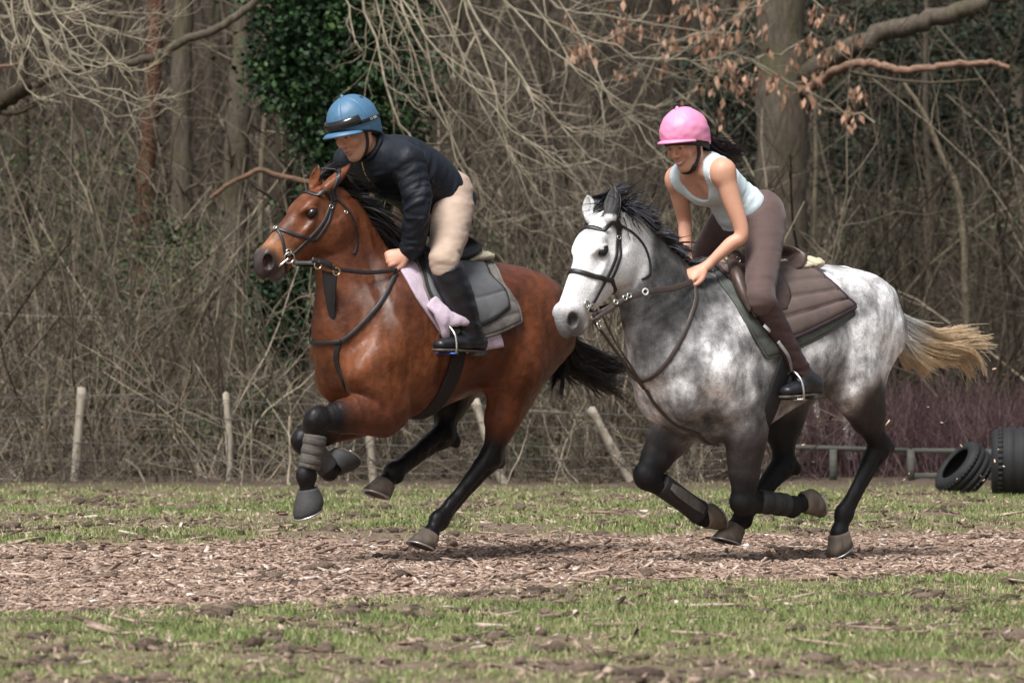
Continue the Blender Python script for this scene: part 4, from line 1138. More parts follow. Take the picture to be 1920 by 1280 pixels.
# ---------------- jacket
def jacket(R):
    Fr, J = R['frame'], R['Jl']; torso, arm, lo, hi, tor, lat = R['fn']; UP, FW, BU = R['dirs']
    S = SDF(lo, hi, .0062)
    ta = unit(J['waist'] - J['pelvis'])
    hemP = J['pelvis'] - ta * .20
    S.chain([hemP, J['pelvis'], J['waist'], J['chest'], J['shm'], J['neckb']], [.188, .184, .176, .192, .168, .08], [.158, .154, .150, .152, .128, .08], A=lat, n=5, k=.03, cap=.5)
    for sg, sh in ((1, 'shL'), (-1, 'shR')):
        S.ell(J[sh] - lat * sg * .015, (.078, .078, .078), k=.07)
        S.chain([J['neckb'] * .6 + J['shm'] * .4, J[sh]], [.065, .068], [.062, .062], A=lat, k=.06)
    for sd in 'LR':
        sh, el, wr = J['sh' + sd], J['el' + sd], J['wr' + sd]
        S.chain([sh, sh + (el - sh) * .5, el, el + (wr - el) * .5, el + (wr - el) * .93], [.074, .069, .061, .055, .048], [.074, .069, .061, .055, .048], A=np.cross(el - sh, wr - el), n=5, k=.03)
    S.plane(J['pelvis'] - ta * .080, -ta - .10 * FW)
    H = R['H']; ca = unit(H(-.02, 0, -.07) - J['neckb'])
    S.chain([J['neckb'] - ca * .02, J['neckb'] + ca * .045], [.088, .080], [.086, .078], A=lat, n=3, k=.012, cap=.3)
    S.chain([J['neckb'] + ca * .03, J['neckb'] + ca * .16], [.066, .074], [.064, .072], A=lat, n=3, k=.006, op='sub', cap=.3)
    V, F = S.surface(1); N = vnormals(V, F)
    amp = np.full(len(V), .010)
    for sd in 'LR':
        de = np.linalg.norm(V - J['el' + sd], axis=1); amp += .012 * np.exp(-(de / .10) ** 2)
        dw = np.linalg.norm(V - J['wr' + sd], axis=1); amp += .008 * np.exp(-(dw / .09) ** 2)
        ds = np.linalg.norm(V - J['sh' + sd] + UP * .08, axis=1); amp += .008 * np.exp(-(ds / .10) ** 2)
    Q = np.stack([V @ UP * 16, V @ FW * 5, V @ lat * 7], 1)
    disp = amp * 1.5 * (fnoise(Q, 1.0, 3) - .35 * np.abs(fnoise(Q * .8 + 7, 1.0, 2)))
    for sd in 'LR':
        sh, el, wr = J['sh' + sd], J['el' + sd], J['wr' + sd]; dd, tt = chain_param(V, [sh, el, wr])
        w = sst(.13, .08, dd) * (.35 + 1.0 * np.exp(-((tt - 1.0) / .22) ** 2) + .9 * np.exp(-((tt - 1.85) / .18) ** 2) + .5 * np.exp(-((tt - .25) / .2) ** 2))
        rg_ = .28 - np.abs(fnoise(np.stack([tt * 7.5 + 1.6 * (V @ lat) * 8, (V @ lat) * 7, (V @ FW) * 7], 1), 1.0, 2))
        disp = disp + w * .016 * rg_
    rb_ = .25 - np.abs(fnoise(np.stack([(V @ UP) * 9 + (V @ lat) * 4, (V @ FW) * 3.5, (V @ lat) * 4], 1) + 40, 1.0, 2)); disp = disp + .010 * rb_ * sst(.10, .16, np.minimum(*[chain_param(V, [J['sh' + sd], J['el' + sd], J['wr' + sd]])[0] for sd in 'LR']))
    V = V + N * disp[:, None]
    o = mesh('jacket', Fr.world(V), F, M['jacket'], R['root'])
    sf = Surf(V, F); R['jsurf'] = sf
    cv, cf_ = torus_v(J['neckb'] + ca * .040, .080, .011, ca, 36, 10); mesh('collar', Fr.world(cv + (vnormals(cv, cf_) * (.004 * fnoise(cv, 30.0, 2))[:, None])), cf_, M['jacket'], o)
    # flap pocket, collar zip
    pv, pf = sf.strap([Fr.L(806, 338, .17), Fr.L(822, 350, .17)], .022, .003, n=6)
    mesh('pocket_flap', Fr.world(pv), pf, M['jacket'], o)
    zc = [J['neckb'] + ca * .05 + FW * .075 + lat * .01, J['neckb'] + FW * .09 + lat * .0, J['chest'] + FW * .16 + UP * .06]
    zv, zf = sf.strap(zc, .006, .002, n=8); mesh('zip', Fr.world(zv), zf, M['brass'], o)
    # jumper cuff at the near wrist
    for sd in 'LR':
        el, wr = J['el' + sd], J['wr' + sd]; d = unit(wr - el)
        S = SDF(wr - .1, wr + .1, .006); S.chain([wr - d * .05, wr + d * .012], [.041, .035], [.041, .035], A=lat, n=3, k=0, cap=.2)
        V, F = S.surface(1); mesh('cuff', Fr.world(V), F, M['cuff'], R['root'])
    return o
jacket(rm)

def tank_top(R):
    Fr, J = R['frame'], R['Jl']; torso, arm, lo, hi, tor, lat = R['fn']; UP, FW, BU = R['dirs']
    S = SDF(lo, hi, .0065)
    torso(S, .003)
    for sg in (1, -1): S.ell(BU + lat * sg * .066, (.069, .067, .072), k=.045)
    S.ell(BU + FW * .01, (.05, .05, .05), k=.05)
    ta = unit(J['waist'] - J['pelvis'])
    S.chain([J['pelvis'] - ta * .02, J['pelvis'] + ta * .10], [.146, .122], [.112, .098], A=lat, n=4, k=.04, cap=.4)
    S.plane(J['pelvis'] + ta * .018, -ta)
    S.ell(J['neckb'] + FW * .050 - UP * .036, (.088, .095, .122), A=lat, B=FW, k=.010, op='sub')
    S.ell(J['neckb'] + FW * .00 + UP * .03, (.066, .075, .062), A=lat, B=FW, k=.012, op='sub')
    for sg, sh in ((1, 'shL'), (-1, 'shR')):
        S.ell(J[sh] + lat * sg * .040 - UP * .006, (.080, .098, .098), A=lat, B=FW, k=.010, op='sub')
    V, F = S.surface(1); N = vnormals(V, F)
    Q = np.stack([V @ UP * 22, V @ FW * 7, V @ lat * 8], 1)
    dw = np.abs((V - J['waist']) @ UP); amp = .0028 + .007 * np.exp(-(dw / .08) ** 2)
    V = V + N * (amp * fnoise(Q, 1.0, 3) * 1.3)[:, None]
    o = mesh('tank_top', Fr.world(V), F, M['top'], R['root'])
    # thin strap of the garment beneath
    for sg, sh in ((1, 'shL'), (-1, 'shR')):
        c = J[sh] - lat * sg * .034
        if sg < 0: continue
        pts = [c + FW * .07 - UP * .02, c + FW * .06 + UP * .01, c + UP * .06 + FW * .01, c - FW * .06 + UP * .01, c - FW * .09 - UP * .06]
        v, f = R['surf'].strap(pts, .010, .003, n=8); mesh('shoulder_strap', Fr.world(v), f, M['bra'], R['root'])
    return o
tank_top(rf_)

# ---------------- helmets
def helmet(R, mat, style):
    Fr, H, root = R['frame'], R['H'], R['root']
    rf, rl, rz, cz, cf = .128, .110, .120, .042, -.012
    edge = lambda c: (.044 if style == 'blue' else .052) * (1 + c) / 2 + (-.085 if style == 'blue' else -.066) * (1 - c) / 2
    nt_, na = 26, 128
    ps = np.arange(na) / na * 2 * math.pi
    ze = edge(np.cos(ps)); pm = np.arccos(np.clip((ze - cz) / rz, -1, 1))
    Vs = []
    for i in range(nt_ + 1):
        ph = pm * max(i / nt_, .001)
        sn = np.where(ph > math.pi / 2, 1 - .22 * np.cos(ph) ** 2, np.sin(ph))
        P = np.stack([cf + rf * sn * np.cos(ps), rl * sn * np.sin(ps), cz + rz * np.cos(ph)], 1)
        n_ = P - np.array([cf, 0, cz]); n_ /= np.linalg.norm(n_, axis=1, keepdims=True)
        seam = np.exp(-((((ps * 6 / (2 * math.pi)) % 1) - .5) / .022) ** 2) * (-.0050 if style == 'blue' else -.002)
        wr = .0028 * fnoise(np.stack([np.sin(ps) * 3, np.cos(ps) * 3, P[:, 2] * 46], 1), 1.0, 2) * (i > 2) * (1.4 if style == 'pink' else .6)
        back = np.clip(-np.cos(ps), 0, 1) * (.012 if style == 'blue' else .004) * (i / nt_) ** 2
        P = P + n_ * (seam * min(i / 4, 1) + wr + back)[:, None]
        Vs.append(P)
    inner = Vs[-1] * np.array([.93, .93, 1]) + np.array([cf * .07, 0, .004]); Vs.append(inner)
    V = np.concatenate(Vs); nr = len(Vs)
    i = np.arange(nr - 1)[:, None]; j = np.arange(na)[None]
    F = np.stack([i * na + j, (i + 1) * na + j, (i + 1) * na + (j + 1) % na, i * na + (j + 1) % na], -1).reshape(-1, 4)
    he = mesh('helmet', Fr.world(H.many(V)), F, mat, root)
    # button on the crown
    S = SDF(H(cf, 0, cz + rz) - .03, H(cf, 0, cz + rz) + .03, .0035)
    S.chain([H(cf, 0, cz + rz - .006), H(cf - .002, 0, cz + rz + .010)], [.014, .005], [.014, .005], n=3, k=0)
    v, f = S.surface(1); mesh('button', Fr.world(v), f, mat, he)
    # peak
    pp = np.radians(np.linspace(-66, 66, 40)); top = []; ext = (.046 if style == 'blue' else .030) * np.clip(np.cos(pp * 90 / 66), 0, 1) ** .6 + .004
    e0 = edge(np.cos(pp)); q = np.where(e0 < cz, 1 - .22 * ((e0 - cz) / rz) ** 2, np.sqrt(np.clip(1 - ((e0 - cz) / rz) ** 2, 0, 1))) - .02
    inn = np.stack([cf + rf * q * np.cos(pp), rl * q * np.sin(pp), e0 + .004], 1)
    out = inn + np.stack([ext * np.cos(pp), ext * np.sin(pp) * .8, -.010 * np.ones(40) if style == 'blue' else -.004 * np.ones(40)], 1)
    mid = (inn + out) / 2 + np.array([0, 0, .003])
    T = np.stack([inn, mid, out, out - np.array([0, 0, .006]), mid - np.array([0, 0, .006]), inn - np.array([0, 0, .006])], 1)
    a_, b_ = np.meshgrid(np.arange(39), np.arange(6), indexing='ij')
    Fp = np.stack([a_ * 6 + b_, (a_ + 1) * 6 + b_, (a_ + 1) * 6 + (b_ + 1) % 6, a_ * 6 + (b_ + 1) % 6], -1).reshape(-1, 4)
    mesh('peak', Fr.world(H.many(T.reshape(-1, 3))), Fp, mat, he)
    # padded band under the rim
    bps = np.arange(60) / 60 * 2 * math.pi; be = edge(np.cos(bps)); qq = np.where(be < cz, 1 - .22 * ((be - cz) / rz) ** 2, np.sqrt(np.clip(1 - ((be - cz) / rz) ** 2, 0, 1)))
    B0 = np.stack([cf + (rf * qq - .006) * np.cos(bps), (rl * qq - .006) * np.sin(bps), be + .006], 1)
    drop = .036 if style == 'pink' else .012
    B1 = B0 + np.stack([-.008 * np.cos(bps), -.008 * np.sin(bps), -drop * np.ones(60)], 1)
    B2 = B1 + np.stack([-.012 * np.cos(bps), -.012 * np.sin(bps), .004 * np.ones(60)], 1)
    Vb = np.concatenate([B0, (B0 + B1) / 2 + np.stack([.004 * np.cos(bps), .004 * np.sin(bps), 0 * bps], 1), B1, B2]); i = np.arange(3)[:, None]; j = np.arange(60)[None]
    mesh('headband', Fr.world(H.many(Vb)), np.stack([i * 60 + j, (i + 1) * 60 + j, (i + 1) * 60 + (j + 1) % 60, i * 60 + (j + 1) % 60], -1).reshape(-1, 4), M['padfelt'], he)
    # chin strap
    for sg in (1, -1):
        pts = [H(.012, sg * .088, .012), H(.010, sg * .080, -.030), H(.018, sg * .070, -.070), H(.040, sg * .045, -.112), H(.052, 0, -.128)]
        v, f = R['surf'].strap(pts, .015 if style == 'blue' else .017, .004, n=8, lift=.003); mesh('chin_strap', Fr.world(v), f, M['black'], he)
    if style == 'pink':
        S = SDF(H(.05, 0, -.13) - .09, H(.05, 0, -.13) + .09, .005)
        S.chain([H(.040, .052, -.108), H(.052, .020, -.130), H(.056, -.02, -.130)], [.010, .012, .010], [.012, .014, .012], n=4, k=.0)
        v, f = S.surface(1); mesh('chin_cup', Fr.world(v), f, M['black'], he)
    if style == 'blue':
        # goggles worn up on the shell, with their strap
        pg = np.radians(np.linspace(-72, 72, 44)); rows = []
        for z, off in ((.054, .004), (.056, .011), (.064, .015), (.080, .015), (.092, .011), (.096, .004)):
            zz = z - .004 - .012 * (np.abs(pg) / 1.25) ** 2; c_ = (zz - cz) / rz; sq = np.sqrt(np.clip(1 - c_ ** 2, 0, 1))
            o_ = off * np.clip(np.cos(pg * 90 / 76), 0.0, 1) ** .4 + .002
            sh = .55 + .45 * np.clip(np.cos(pg * 90 / 80), 0, 1) ** .3
            rows.append(np.stack([cf + (rf * sq + o_) * np.cos(pg), (rl * sq + o_) * np.sin(pg), zz], 1))
        Vg = np.concatenate(rows); i = np.arange(len(rows) - 1)[:, None]; j = np.arange(43)[None]
        mesh('goggles', Fr.world(H.many(Vg)), np.stack([i * 44 + j, i * 44 + j + 1, (i + 1) * 44 + j + 1, (i + 1) * 44 + j], -1).reshape(-1, 4), M['goggle'], he)
        pa = np.radians(np.linspace(66, 294, 60)); zz = .036 + .026 * np.cos(pa)
        sq = np.sqrt(np.clip(1 - ((zz - cz) / rz) ** 2, 0, 1)) ; bk = np.clip(-np.cos(pa), 0, 1) * .004
        Pn = np.stack([np.cos(pa), np.sin(pa), (zz - cz) / rz * .9], 1)
        P = np.stack([cf + (rf * sq + .003 + bk) * np.cos(pa), (rl * sq + .003 + bk) * np.sin(pa), zz], 1)
        v, f = ribbon(P, Pn, .017, .003); st = mesh('goggle_strap', Fr.world(H.many(v)), f, M['black'], he)
        # lettering on the strap
        cu = bpy.data.curves.new('strap_lettering', 'FONT'); cu.body = 'SSG'; cu.size = .017; cu.extrude = .0006; cu.align_x = 'CENTER'; cu.align_y = 'CENTER'
        to = bpy.data.objects.new('tmp_text', cu); COL.objects.link(to)
        dg = bpy.context.evaluated_depsgraph_get(); me = bpy.data.meshes.new_from_object(to.evaluated_get(dg))
        tv = np.array([v_.co[:] for v_ in me.vertices]); tf = [tuple(p.vertices) for p in me.polygons]
        bpy.data.objects.remove(to)
        ac = math.radians(108)
        def wrap(x, y, z):
            ang = ac + x / .115; z0 = .036 + .026 * np.cos(ang)
            s_ = np.sqrt(np.clip(1 - ((z0 - cz) / rz) ** 2, 0, 1)); bkk = np.clip(-np.cos(ang), 0, 1) * .004
            return np.stack([cf + (rf * s_ + .0072 + bkk + z) * np.cos(ang), (rl * s_ + .0072 + bkk + z) * np.sin(ang), z0 + y], 1)
        W = wrap(tv[:, 0], tv[:, 1], tv[:, 2])
        m2 = bpy.data.meshes.new('strap_lettering'); m2.from_pydata([tuple(x) for x in Fr.world(H.many(W))], [], tf); m2.materials.append(M['white'])
        o = bpy.data.objects.new('strap_lettering', m2); COL.objects.link(o); o.parent = he; 
        # small lozenge mark before the letters
        xs = np.linspace(-.031, -.019, 10); rim = np.concatenate([np.stack([xs, 0 * xs + .005], 1), np.stack([xs[::-1], 0 * xs - .005], 1)])
        w1 = wrap(rim[:, 0], rim[:, 1], 0 * rim[:, 0]); rim2 = rim * np.array([1, .55]) ; rim2[:, 0] = -.025 + (rim[:, 0] + .025) * .75
        w2 = wrap(rim2[:, 0], rim2[:, 1], 0 * rim[:, 0]); n = len(rim); j = np.arange(n)
        mesh('strap_mark', Fr.world(H.many(np.concatenate([w1, w2]))), np.stack([j, (j + 1) % n, (j + 1) % n + n, j + n], 1), M['white'], he)
    if style == 'blue':      # small dark vent high on the near side
        pv_, az = np.radians(44), np.radians(128); ths = np.arange(20) / 20 * 2 * math.pi; ring = []
        for rr_ in (0.0, 1.0):
            for t_ in ths:
                a1, a2 = pv_ + .085 * rr_ * math.cos(t_), az + .075 * rr_ * math.sin(t_)
                ring.append([cf + (rf + .0025) * math.sin(a1) * math.cos(a2), (rl + .0025) * math.sin(a1) * math.sin(a2), cz + (rz + .0025) * math.cos(a1)])
        j = np.arange(20); mesh('vent', Fr.world(H.many(np.array(ring))), np.stack([j, (j + 1) % 20, (j + 1) % 20 + 20, j + 20], 1), M['padfelt'], he)
    return he
helmet(rm, M['helm_blue'], 'blue')
helmet(rf_, M['helm_pink'], 'pink')

def ponytail(R):
    Fr, H = R['frame'], R['H']; L = Fr.L
    T = Tubes(3); r = np.random.default_rng(5)
    b = H(-.085, .02, -.035); 
    e = [L(1345, 284, .0), L(1372, 284, -.02), L(1400, 290, -.02)]
    for i in range(420):
        o = r.normal(0, 1, 3); sp = r.random()
        P = crom([b + o * .010, H(-.115, .0, -.030) + o * .016, e[0] + o * np.array([.015, .015, .020]), e[1] + o * np.array([.018, .018, .022]), e[2] + o * np.array([.022, .02, .012]) + np.array([-.03 * sp * -1, 0, 0]) * 0], 3)
        n = int(len(P) * (0.7 + .3 * sp)); P = P[:max(n, 5)]
        P = crom(P[np.linspace(0, len(P) - 1, 5).astype(int)], 2)
        T.add(Fr.world(P), np.linspace(.0035, .0012, len(P)), sp)
    T.build('ponytail', M['girlhair'], R['root'])
    v, f = torus_v(H(-.108, 0, -.032), .026, .005, H.f); mesh('hair_band', Fr.world(v), f, M['top'], R['root'])
    # hair at the temple and nape
    S = SDF(H.c - .2, H.c + .2, .006)
    S.ell(H(-.030, 0, .02), (.092, .079, .080), A=H.f, B=H.l, k=0)
    S.ell(H(-.075, 0, -.035), (.040, .052, .035), A=H.f, B=H.l, k=.03)
    S.plane(H(.012, 0, 0), H.f); S.plane(H(0, 0, .04), H.u)
    v, f = S.surface(1); mesh('hair', Fr.world(v), f, M['girlhair'], R['root'], True, {'vary': np.full(len(v), .3)})
ponytail(rf_)
def short_hair(R):
    Fr, H = R['frame'], R['H']
    S = SDF(H.c - .2, H.c + .2, .006)
    S.ell(H(-.022, 0, .02), (.095, .0785, .084), A=H.f, B=H.l, k=0)
    S.plane(H(.020, 0, 0), H.f); S.plane(H(0, 0, .04), H.u); S.plane(H(0, 0, -.03), -H.u)
    v, f = S.surface(1); mesh('hair', Fr.world(v), f, M['girlhair'], R['root'], True, {'vary': np.full(len(v), .8)})
short_hair(rm)
M['boot_strap'] = simple('boot_strap', (.085, .076, .068), (.055, .050, .045), rough=.85, scale=40, bump=.3)
M['stirrup_web'] = simple('grey_stirrup_leather', (.30, .29, .28), (.17, .165, .16), rough=.6, bump=.1)
# ------------------------------------------------------------------ tack
def put(cfg, name, vf, mat, parent, smooth=True):
    return mesh(name, cfg['frame'].world(vf[0]), vf[1], mat, parent, smooth)

def free_strap(pts, width, thick, n=8, nrm=None, over=None):
    P = crom(np.array(pts, float), n)
    if over is not None:                                  # a strap cannot pass through the animal
        for i in range(len(P)):
            a, b = over['surf'].near(P[i]); dd = (P[i] - a) @ b
            if dd < .007 and np.linalg.norm(P[i] - a) < .12: P[i] = a + b * .007
        for _ in range(3): P[1:-1] = P[1:-1] * .5 + (P[:-2] + P[2:]) * .25
    T = np.gradient(P, axis=0); T /= np.maximum(np.linalg.norm(T, axis=1, keepdims=True), 1e-9)
    ref = np.asarray(nrm if nrm is not None else (0, 1.0, 0), float); N = ref - T * (T @ ref)[:, None]; N /= np.maximum(np.linalg.norm(N, axis=1, keepdims=True), 1e-6)
    return ribbon(P, N, width, thick, lift=-thick / 2)

def tube1(pts, r, n=8, sides=8):
    T = Tubes(sides); P = crom(np.array(pts, float), n); T.add(P, r if np.ndim(r) == 0 else np.interp(np.linspace(0, 1, len(P)), np.linspace(0, 1, len(r)), r)); v, f, a = T.arrays()
    k = sides; e = len(v) - k
    c0, c1 = len(v), len(v) + 1
    v = np.vstack([v, v[:k].mean(0), v[-k:].mean(0)]); j = np.arange(k)
    return v, [f, np.stack([(j + 1) % k, j, np.full(k, c0)], 1), np.stack([e + j, e + (j + 1) % k, np.full(k, c1)], 1)]

WC = 1.0
def phi_of(p): return math.atan2(p[1], p[2] - WC)
def near_hit(cfg, px, py):
    o, d = cfg['frame'].ray(px, py); h = cfg['surf'].bvh.ray_cast(o, d)
    return np.array(h[0]) if h[0] is not None else cfg['surf'].near(cfg['frame'].L(px, py, .08))[0]

def patch(cfg, front, rear, lift, thick, nu=36, nq=96, quilt=0, qamp=.006, sag=0.0, both=True, jitter=0.0):
    """cloth laid over the barrel between two edges; edges are (u, phi) from the spine downwards on the near side"""
    def edge(E): 
        E = np.array(E); s = np.linspace(0, 1, nq // 2 + 1); return np.stack([np.interp(s, np.linspace(0, 1, len(E)), E[:, c]) for c in (0, 1)], 1)
    fe, re_ = edge(crom(np.array(front), 6)), edge(crom(np.array(rear), 6))
    half = nq // 2; P = np.zeros((nu + 1, nq + 1, 3)); N = np.zeros_like(P)
    surf = cfg['surf']
    for j in range(nq + 1):
        k = abs(j - half); sg = 1 if j >= half else -1
        for i in range(nu + 1):
            t = i / nu
            u = fe[k, 0] * (1 - t) + re_[k, 0] * t; ph = (fe[k, 1] * (1 - t) + re_[k, 1] * t)
            ph += sag * (k / half) ** 2 * math.sin(math.pi * t)
            d = np.array([0, math.sin(ph * sg), math.cos(ph * sg)])
            p, n = surf.cast(np.array([u, 0, WC]), d)
            if p is None: p, n = np.array([u, 0, WC]) + d * .3, d
            if np.linalg.norm(p - np.array([u, 0, WC])) > .42: p = np.array([u, 0, WC]) + d * .36; n = d
            if n @ d < 0: n = -n
            P[i, j] = p; N[i, j] = d * .5 + n * .5
    N /= np.linalg.norm(N, axis=2, keepdims=True)
    for _ in range(4):                                    # cloth bridges the hollows
        Q = P.copy(); Q[1:-1, 1:-1] = .5 * P[1:-1, 1:-1] + .125 * (P[:-2, 1:-1] + P[2:, 1:-1] + P[1:-1, :-2] + P[1:-1, 2:])
        P = Q
    q = np.abs(np.arange(nq + 1) - half) / half
    hgt = np.ones((nu + 1, nq + 1)) * thick
    if quilt:
        hgt += qamp * (np.abs(np.sin(q * math.pi * quilt)) ** .35 - .7)[None, :]
    ed = np.minimum(np.minimum(np.arange(nu + 1), nu - np.arange(nu + 1))[:, None] / 1.5, (np.minimum(np.arange(nq + 1), nq - np.arange(nq + 1)) / 1.5)[None, :]); hgt *= .35 + .65 * np.clip(ed, 0, 1) ** .6
    if jitter:
        hgt = hgt + jitter * fnoise(P.reshape(-1, 3), 26.0, 3).reshape(nu + 1, nq + 1)
    top = P + N * (lift + hgt)[:, :, None]; bot = P + N * (lift - .002)
    n1 = (nu + 1) * (nq + 1); V = np.concatenate([top.reshape(-1, 3), bot.reshape(-1, 3)])
    i, j = np.meshgrid(np.arange(nu), np.arange(nq), indexing='ij'); a = i * (nq + 1) + j
    Ft = np.stack([a, a + 1, a + nq + 2, a + nq + 1], -1).reshape(-1, 4); Fb = Ft[:, ::-1] + n1
    ring = [(0, j) for j in range(nq)] + [(i, nq) for i in range(nu)] + [(nu, j) for j in range(nq, 0, -1)] + [(i, 0) for i in range(nu, 0, -1)]
    rid = np.array([r[0] * (nq + 1) + r[1] for r in ring]); nx = np.roll(rid, -1)
    Fs = np.stack([rid, rid + n1, nx + n1, nx], 1)
    border = np.array([(top[r] + bot[r]) / 2 for r in ring])
    return (V, np.concatenate([Ft, Fb, Fs])), border, (top, N)

def closed_tube(P, r, sides=7):
    P = np.vstack([P, P[:1]]); T = Tubes(sides); T.add(P, r); v, f, a = T.arrays(); return v, f

def pxedge(cfg, top_u, pts):
    E = [(top_u, 0.0)]
    for (x, y) in pts:
        p = near_hit(cfg, x, y); E.append((p[0], phi_of(p)))
    return E

def bridle(cfg, label, style):
    Hd, S = cfg['Hd'], cfg['surf']; Fr = cfg['frame']
    root = empty('bridle', Fr.world(Hd(.05, 0, 0)), label, 'bridle'); cfg['bridle'] = root
    mt = M['leather_dk']; w = .019
    put(cfg, 'browband', S.strap([Hd(.065, -.015, .095), Hd(.105, .040, .080), Hd(.125, .085, 0), Hd(.105, .040, -.080), Hd(.065, -.015, -.095)], w * 1.15, .006, n=10), mt, root)
    put(cfg, 'headpiece', S.strap([Hd(.060, -.030, .10), Hd(.02, .015, .09), Hd(-.065, .06, .05), Hd(-.07, .075, 0), Hd(-.065, .06, -.05), Hd(.02, .015, -.09), Hd(.060, -.030, -.10)], w * 1.2, .006, n=8), mt, root)
    for sg in (1, -1):
        put(cfg, 'cheekpiece', S.strap([Hd(.055, -.015, sg * .10), Hd(.15, -.052, sg * .10), Hd(.27, -.078, sg * .09), Hd(.40, -.092, sg * .08), Hd(.435, -.092, sg * .08)], w * .85, .005, n=8), mt, root)
        put(cfg, 'noseband_strap', S.strap([Hd(.060, -.028, sg * .10), Hd(.15, -.072, sg * .10), Hd(.25, -.100, sg * .09), Hd(.285, -.108, sg * .09)], w * .75, .004, n=8), mt, root)
        put(cfg, 'throatlash', S.strap([Hd(.045, -.022, sg * .10), Hd(.030, -.10, sg * .10), Hd(.040, -.17, sg * .09), Hd(.085, -.235, sg * .06), Hd(.13, -.27, sg * .04), Hd(.16, -.27, 0)], w * .6, .004, n=8), mt, root)
        bk = S.near(Hd(.10, -.035, sg * .10)); put(cfg, 'buckle', torus_v(bk[0] + bk[1] * .008, .009, .0022, bk[1], 12, 6), M['steel'], root)
        bk = S.near(Hd(.052, -.10, sg * .10)); put(cfg, 'buckle', torus_v(bk[0] + bk[1] * .006, .007, .002, bk[1], 12, 6), M['steel'], root)
    if style == 'crossed':
        for sg in (1, -1):
            put(cfg, 'noseband', S.strap([Hd(.285, -.108, sg * .09), Hd(.33, -.05, sg * .085), Hd(.372, .02, sg * .05), Hd(.385, .048, 0)], w * .85, .005, n=10), mt, root)
            put(cfg, 'flash_strap', S.strap([Hd(.385, .048, 0), Hd(.405, .015, sg * .05), Hd(.445, -.05, sg * .07), Hd(.475, -.105, sg * .07), Hd(.485, -.15, sg * .02), Hd(.485, -.15, 0)], w * .72, .005, n=8), mt, root)
        v = S.near(Hd(.385, .05, 0)); put(cfg, 'nose_ring', torus_v(v[0] + v[1] * .008, .012, .0035, v[1], 16, 6), M['steel'], root)
    else:
        P, N = S.project(crom(np.array([Hd(.285, -.112, .09), Hd(.31, -.06, .085), Hd(.335, .01, .06), Hd(.345, .045, 0), Hd(.335, .01, -.06), Hd(.31, -.06, -.085), Hd(.285, -.112, -.09), Hd(.285, -.19, -.06), Hd(.285, -.22, 0), Hd(.285, -.19, .06)]), 6)[:-1])
        put(cfg, 'noseband', ribbon(P, N, w * 1.15, .007, closed=True, lift=.001), mt, root)
    # bit and rings
    a, b, l, hl = cfg['haxes']
    for sg in (1, -1):
        c = S.near(Hd(.452, -.095, sg * .08)); o = c[0] + unit(l) * sg * .010
        if style == 'crossed':
            put(cfg, 'bit_ring', torus_v(o + a * -.004, .024, .0042, unit(l) * sg + a * .3, 24, 8), M['steel'], root)
            put(cfg, 'bit_ring', torus_v(o - a * .018 + unit(b) * .022, .013, .0038, unit(l) * sg, 18, 8), M['steel'], root)
            put(cfg, 'bit_ring', torus_v(o - a * .012 - unit(b) * .034, .013, .0038, unit(l) * sg, 18, 8), M['steel'], root)
            put(cfg, 'mouthpiece', tube1([o, o + a * .050 - unit(l) * sg * .012, o + a * .055 - unit(l) * sg * .05], .006), M['steel'], root)
        else:
            put(cfg, 'bit_ring', torus_v(o + unit(b) * .030, .015, .0042, unit(l) * sg, 20, 8), M['steel'], root)
            put(cfg, 'bit_ring', torus_v(o - unit(b) * .022, .032, .0046, unit(l) * sg + a * .1, 26, 8), M['steel'], root)
            put(cfg, 'bit_ring', torus_v(o - unit(b) * .068 + a * .008, .015, .0042, unit(l) * sg + a * .4, 20, 8), M['steel'], root)
            put(cfg, 'bit_ring', torus_v(o - unit(b) * .088 + a * .030, .015, .0042, unit(l) * sg - a * .5, 20, 8), M['steel'], root)
            put(cfg, 'mouthpiece', tube1([o - unit(b) * .02, o - unit(l) * sg * .03 - unit(b) * .012], .008), M['leather_dk'], root)
        cfg['bit' + ('L' if sg > 0 else 'R')] = o
    return root

br1 = bridle(bay, 'dark leather bridle with crossed noseband on the bay horse', 'crossed')
br2 = bridle(grey, 'dark leather bridle with plain noseband on the white-faced grey horse', 'plain')

# ---------------- reins
Lb, Lg = FB.L, FG.L
S_, R_ = bay, rm
o = bay['bitL']
put(bay, 'rein', free_strap([o - np.array([.02, 0, .02]), Lb(600, 494, .14), Lb(630, 504, .15), Lb(690, 511, .16), Lb(745, 506, .17)], .019, .005, nrm=(.2, 1, .2), over=bay), M['leather_dk'], br1)
put(bay, 'rein', free_strap([bay['bitR'] - np.array([.02, 0, .02]), Lb(640, 500, -.15), Lb(700, 505, -.12), Lb(742, 492, -.05)], .019, .005, nrm=(-.2, 1, -.2), over=bay), M['leather_dk'], br1)
put(bay, 'rein', free_strap([Lb(585, 487, .13), Lb(605, 492, .145), Lb(622, 497, .15)], .026, .009, nrm=(.2, 1, .2), over=bay), M['leather_dk'], br1)
o = grey['bitL']
put(grey, 'rein', free_strap([o + np.array([0, .015, -.035]), Lg(1130, 585, .17), Lg(1170, 562, .185), Lg(1215, 546, .19), Lg(1260, 541, .17), Lg(1298, 528, .14)], .027, .004, nrm=(.2, 1, .2), over=grey), M['rein_br'], br2)
put(grey, 'rein', free_strap([o + np.array([0, .015, -.085]), Lg(1115, 600, .17), Lg(1145, 580, .185), Lg(1170, 562, .19)], .019, .005, nrm=(.2, 1, .2), over=grey), M['rein_br'], br2)
put(grey, 'rein', free_strap([grey['bitR'] + np.array([0, -.015, -.035]), Lg(1190, 560, -.17), Lg(1250, 530, -.13), Lg(1288, 515, -.05)], .021, .005, nrm=(-.2, 1, -.2), over=grey), M['rein_br'], br2)
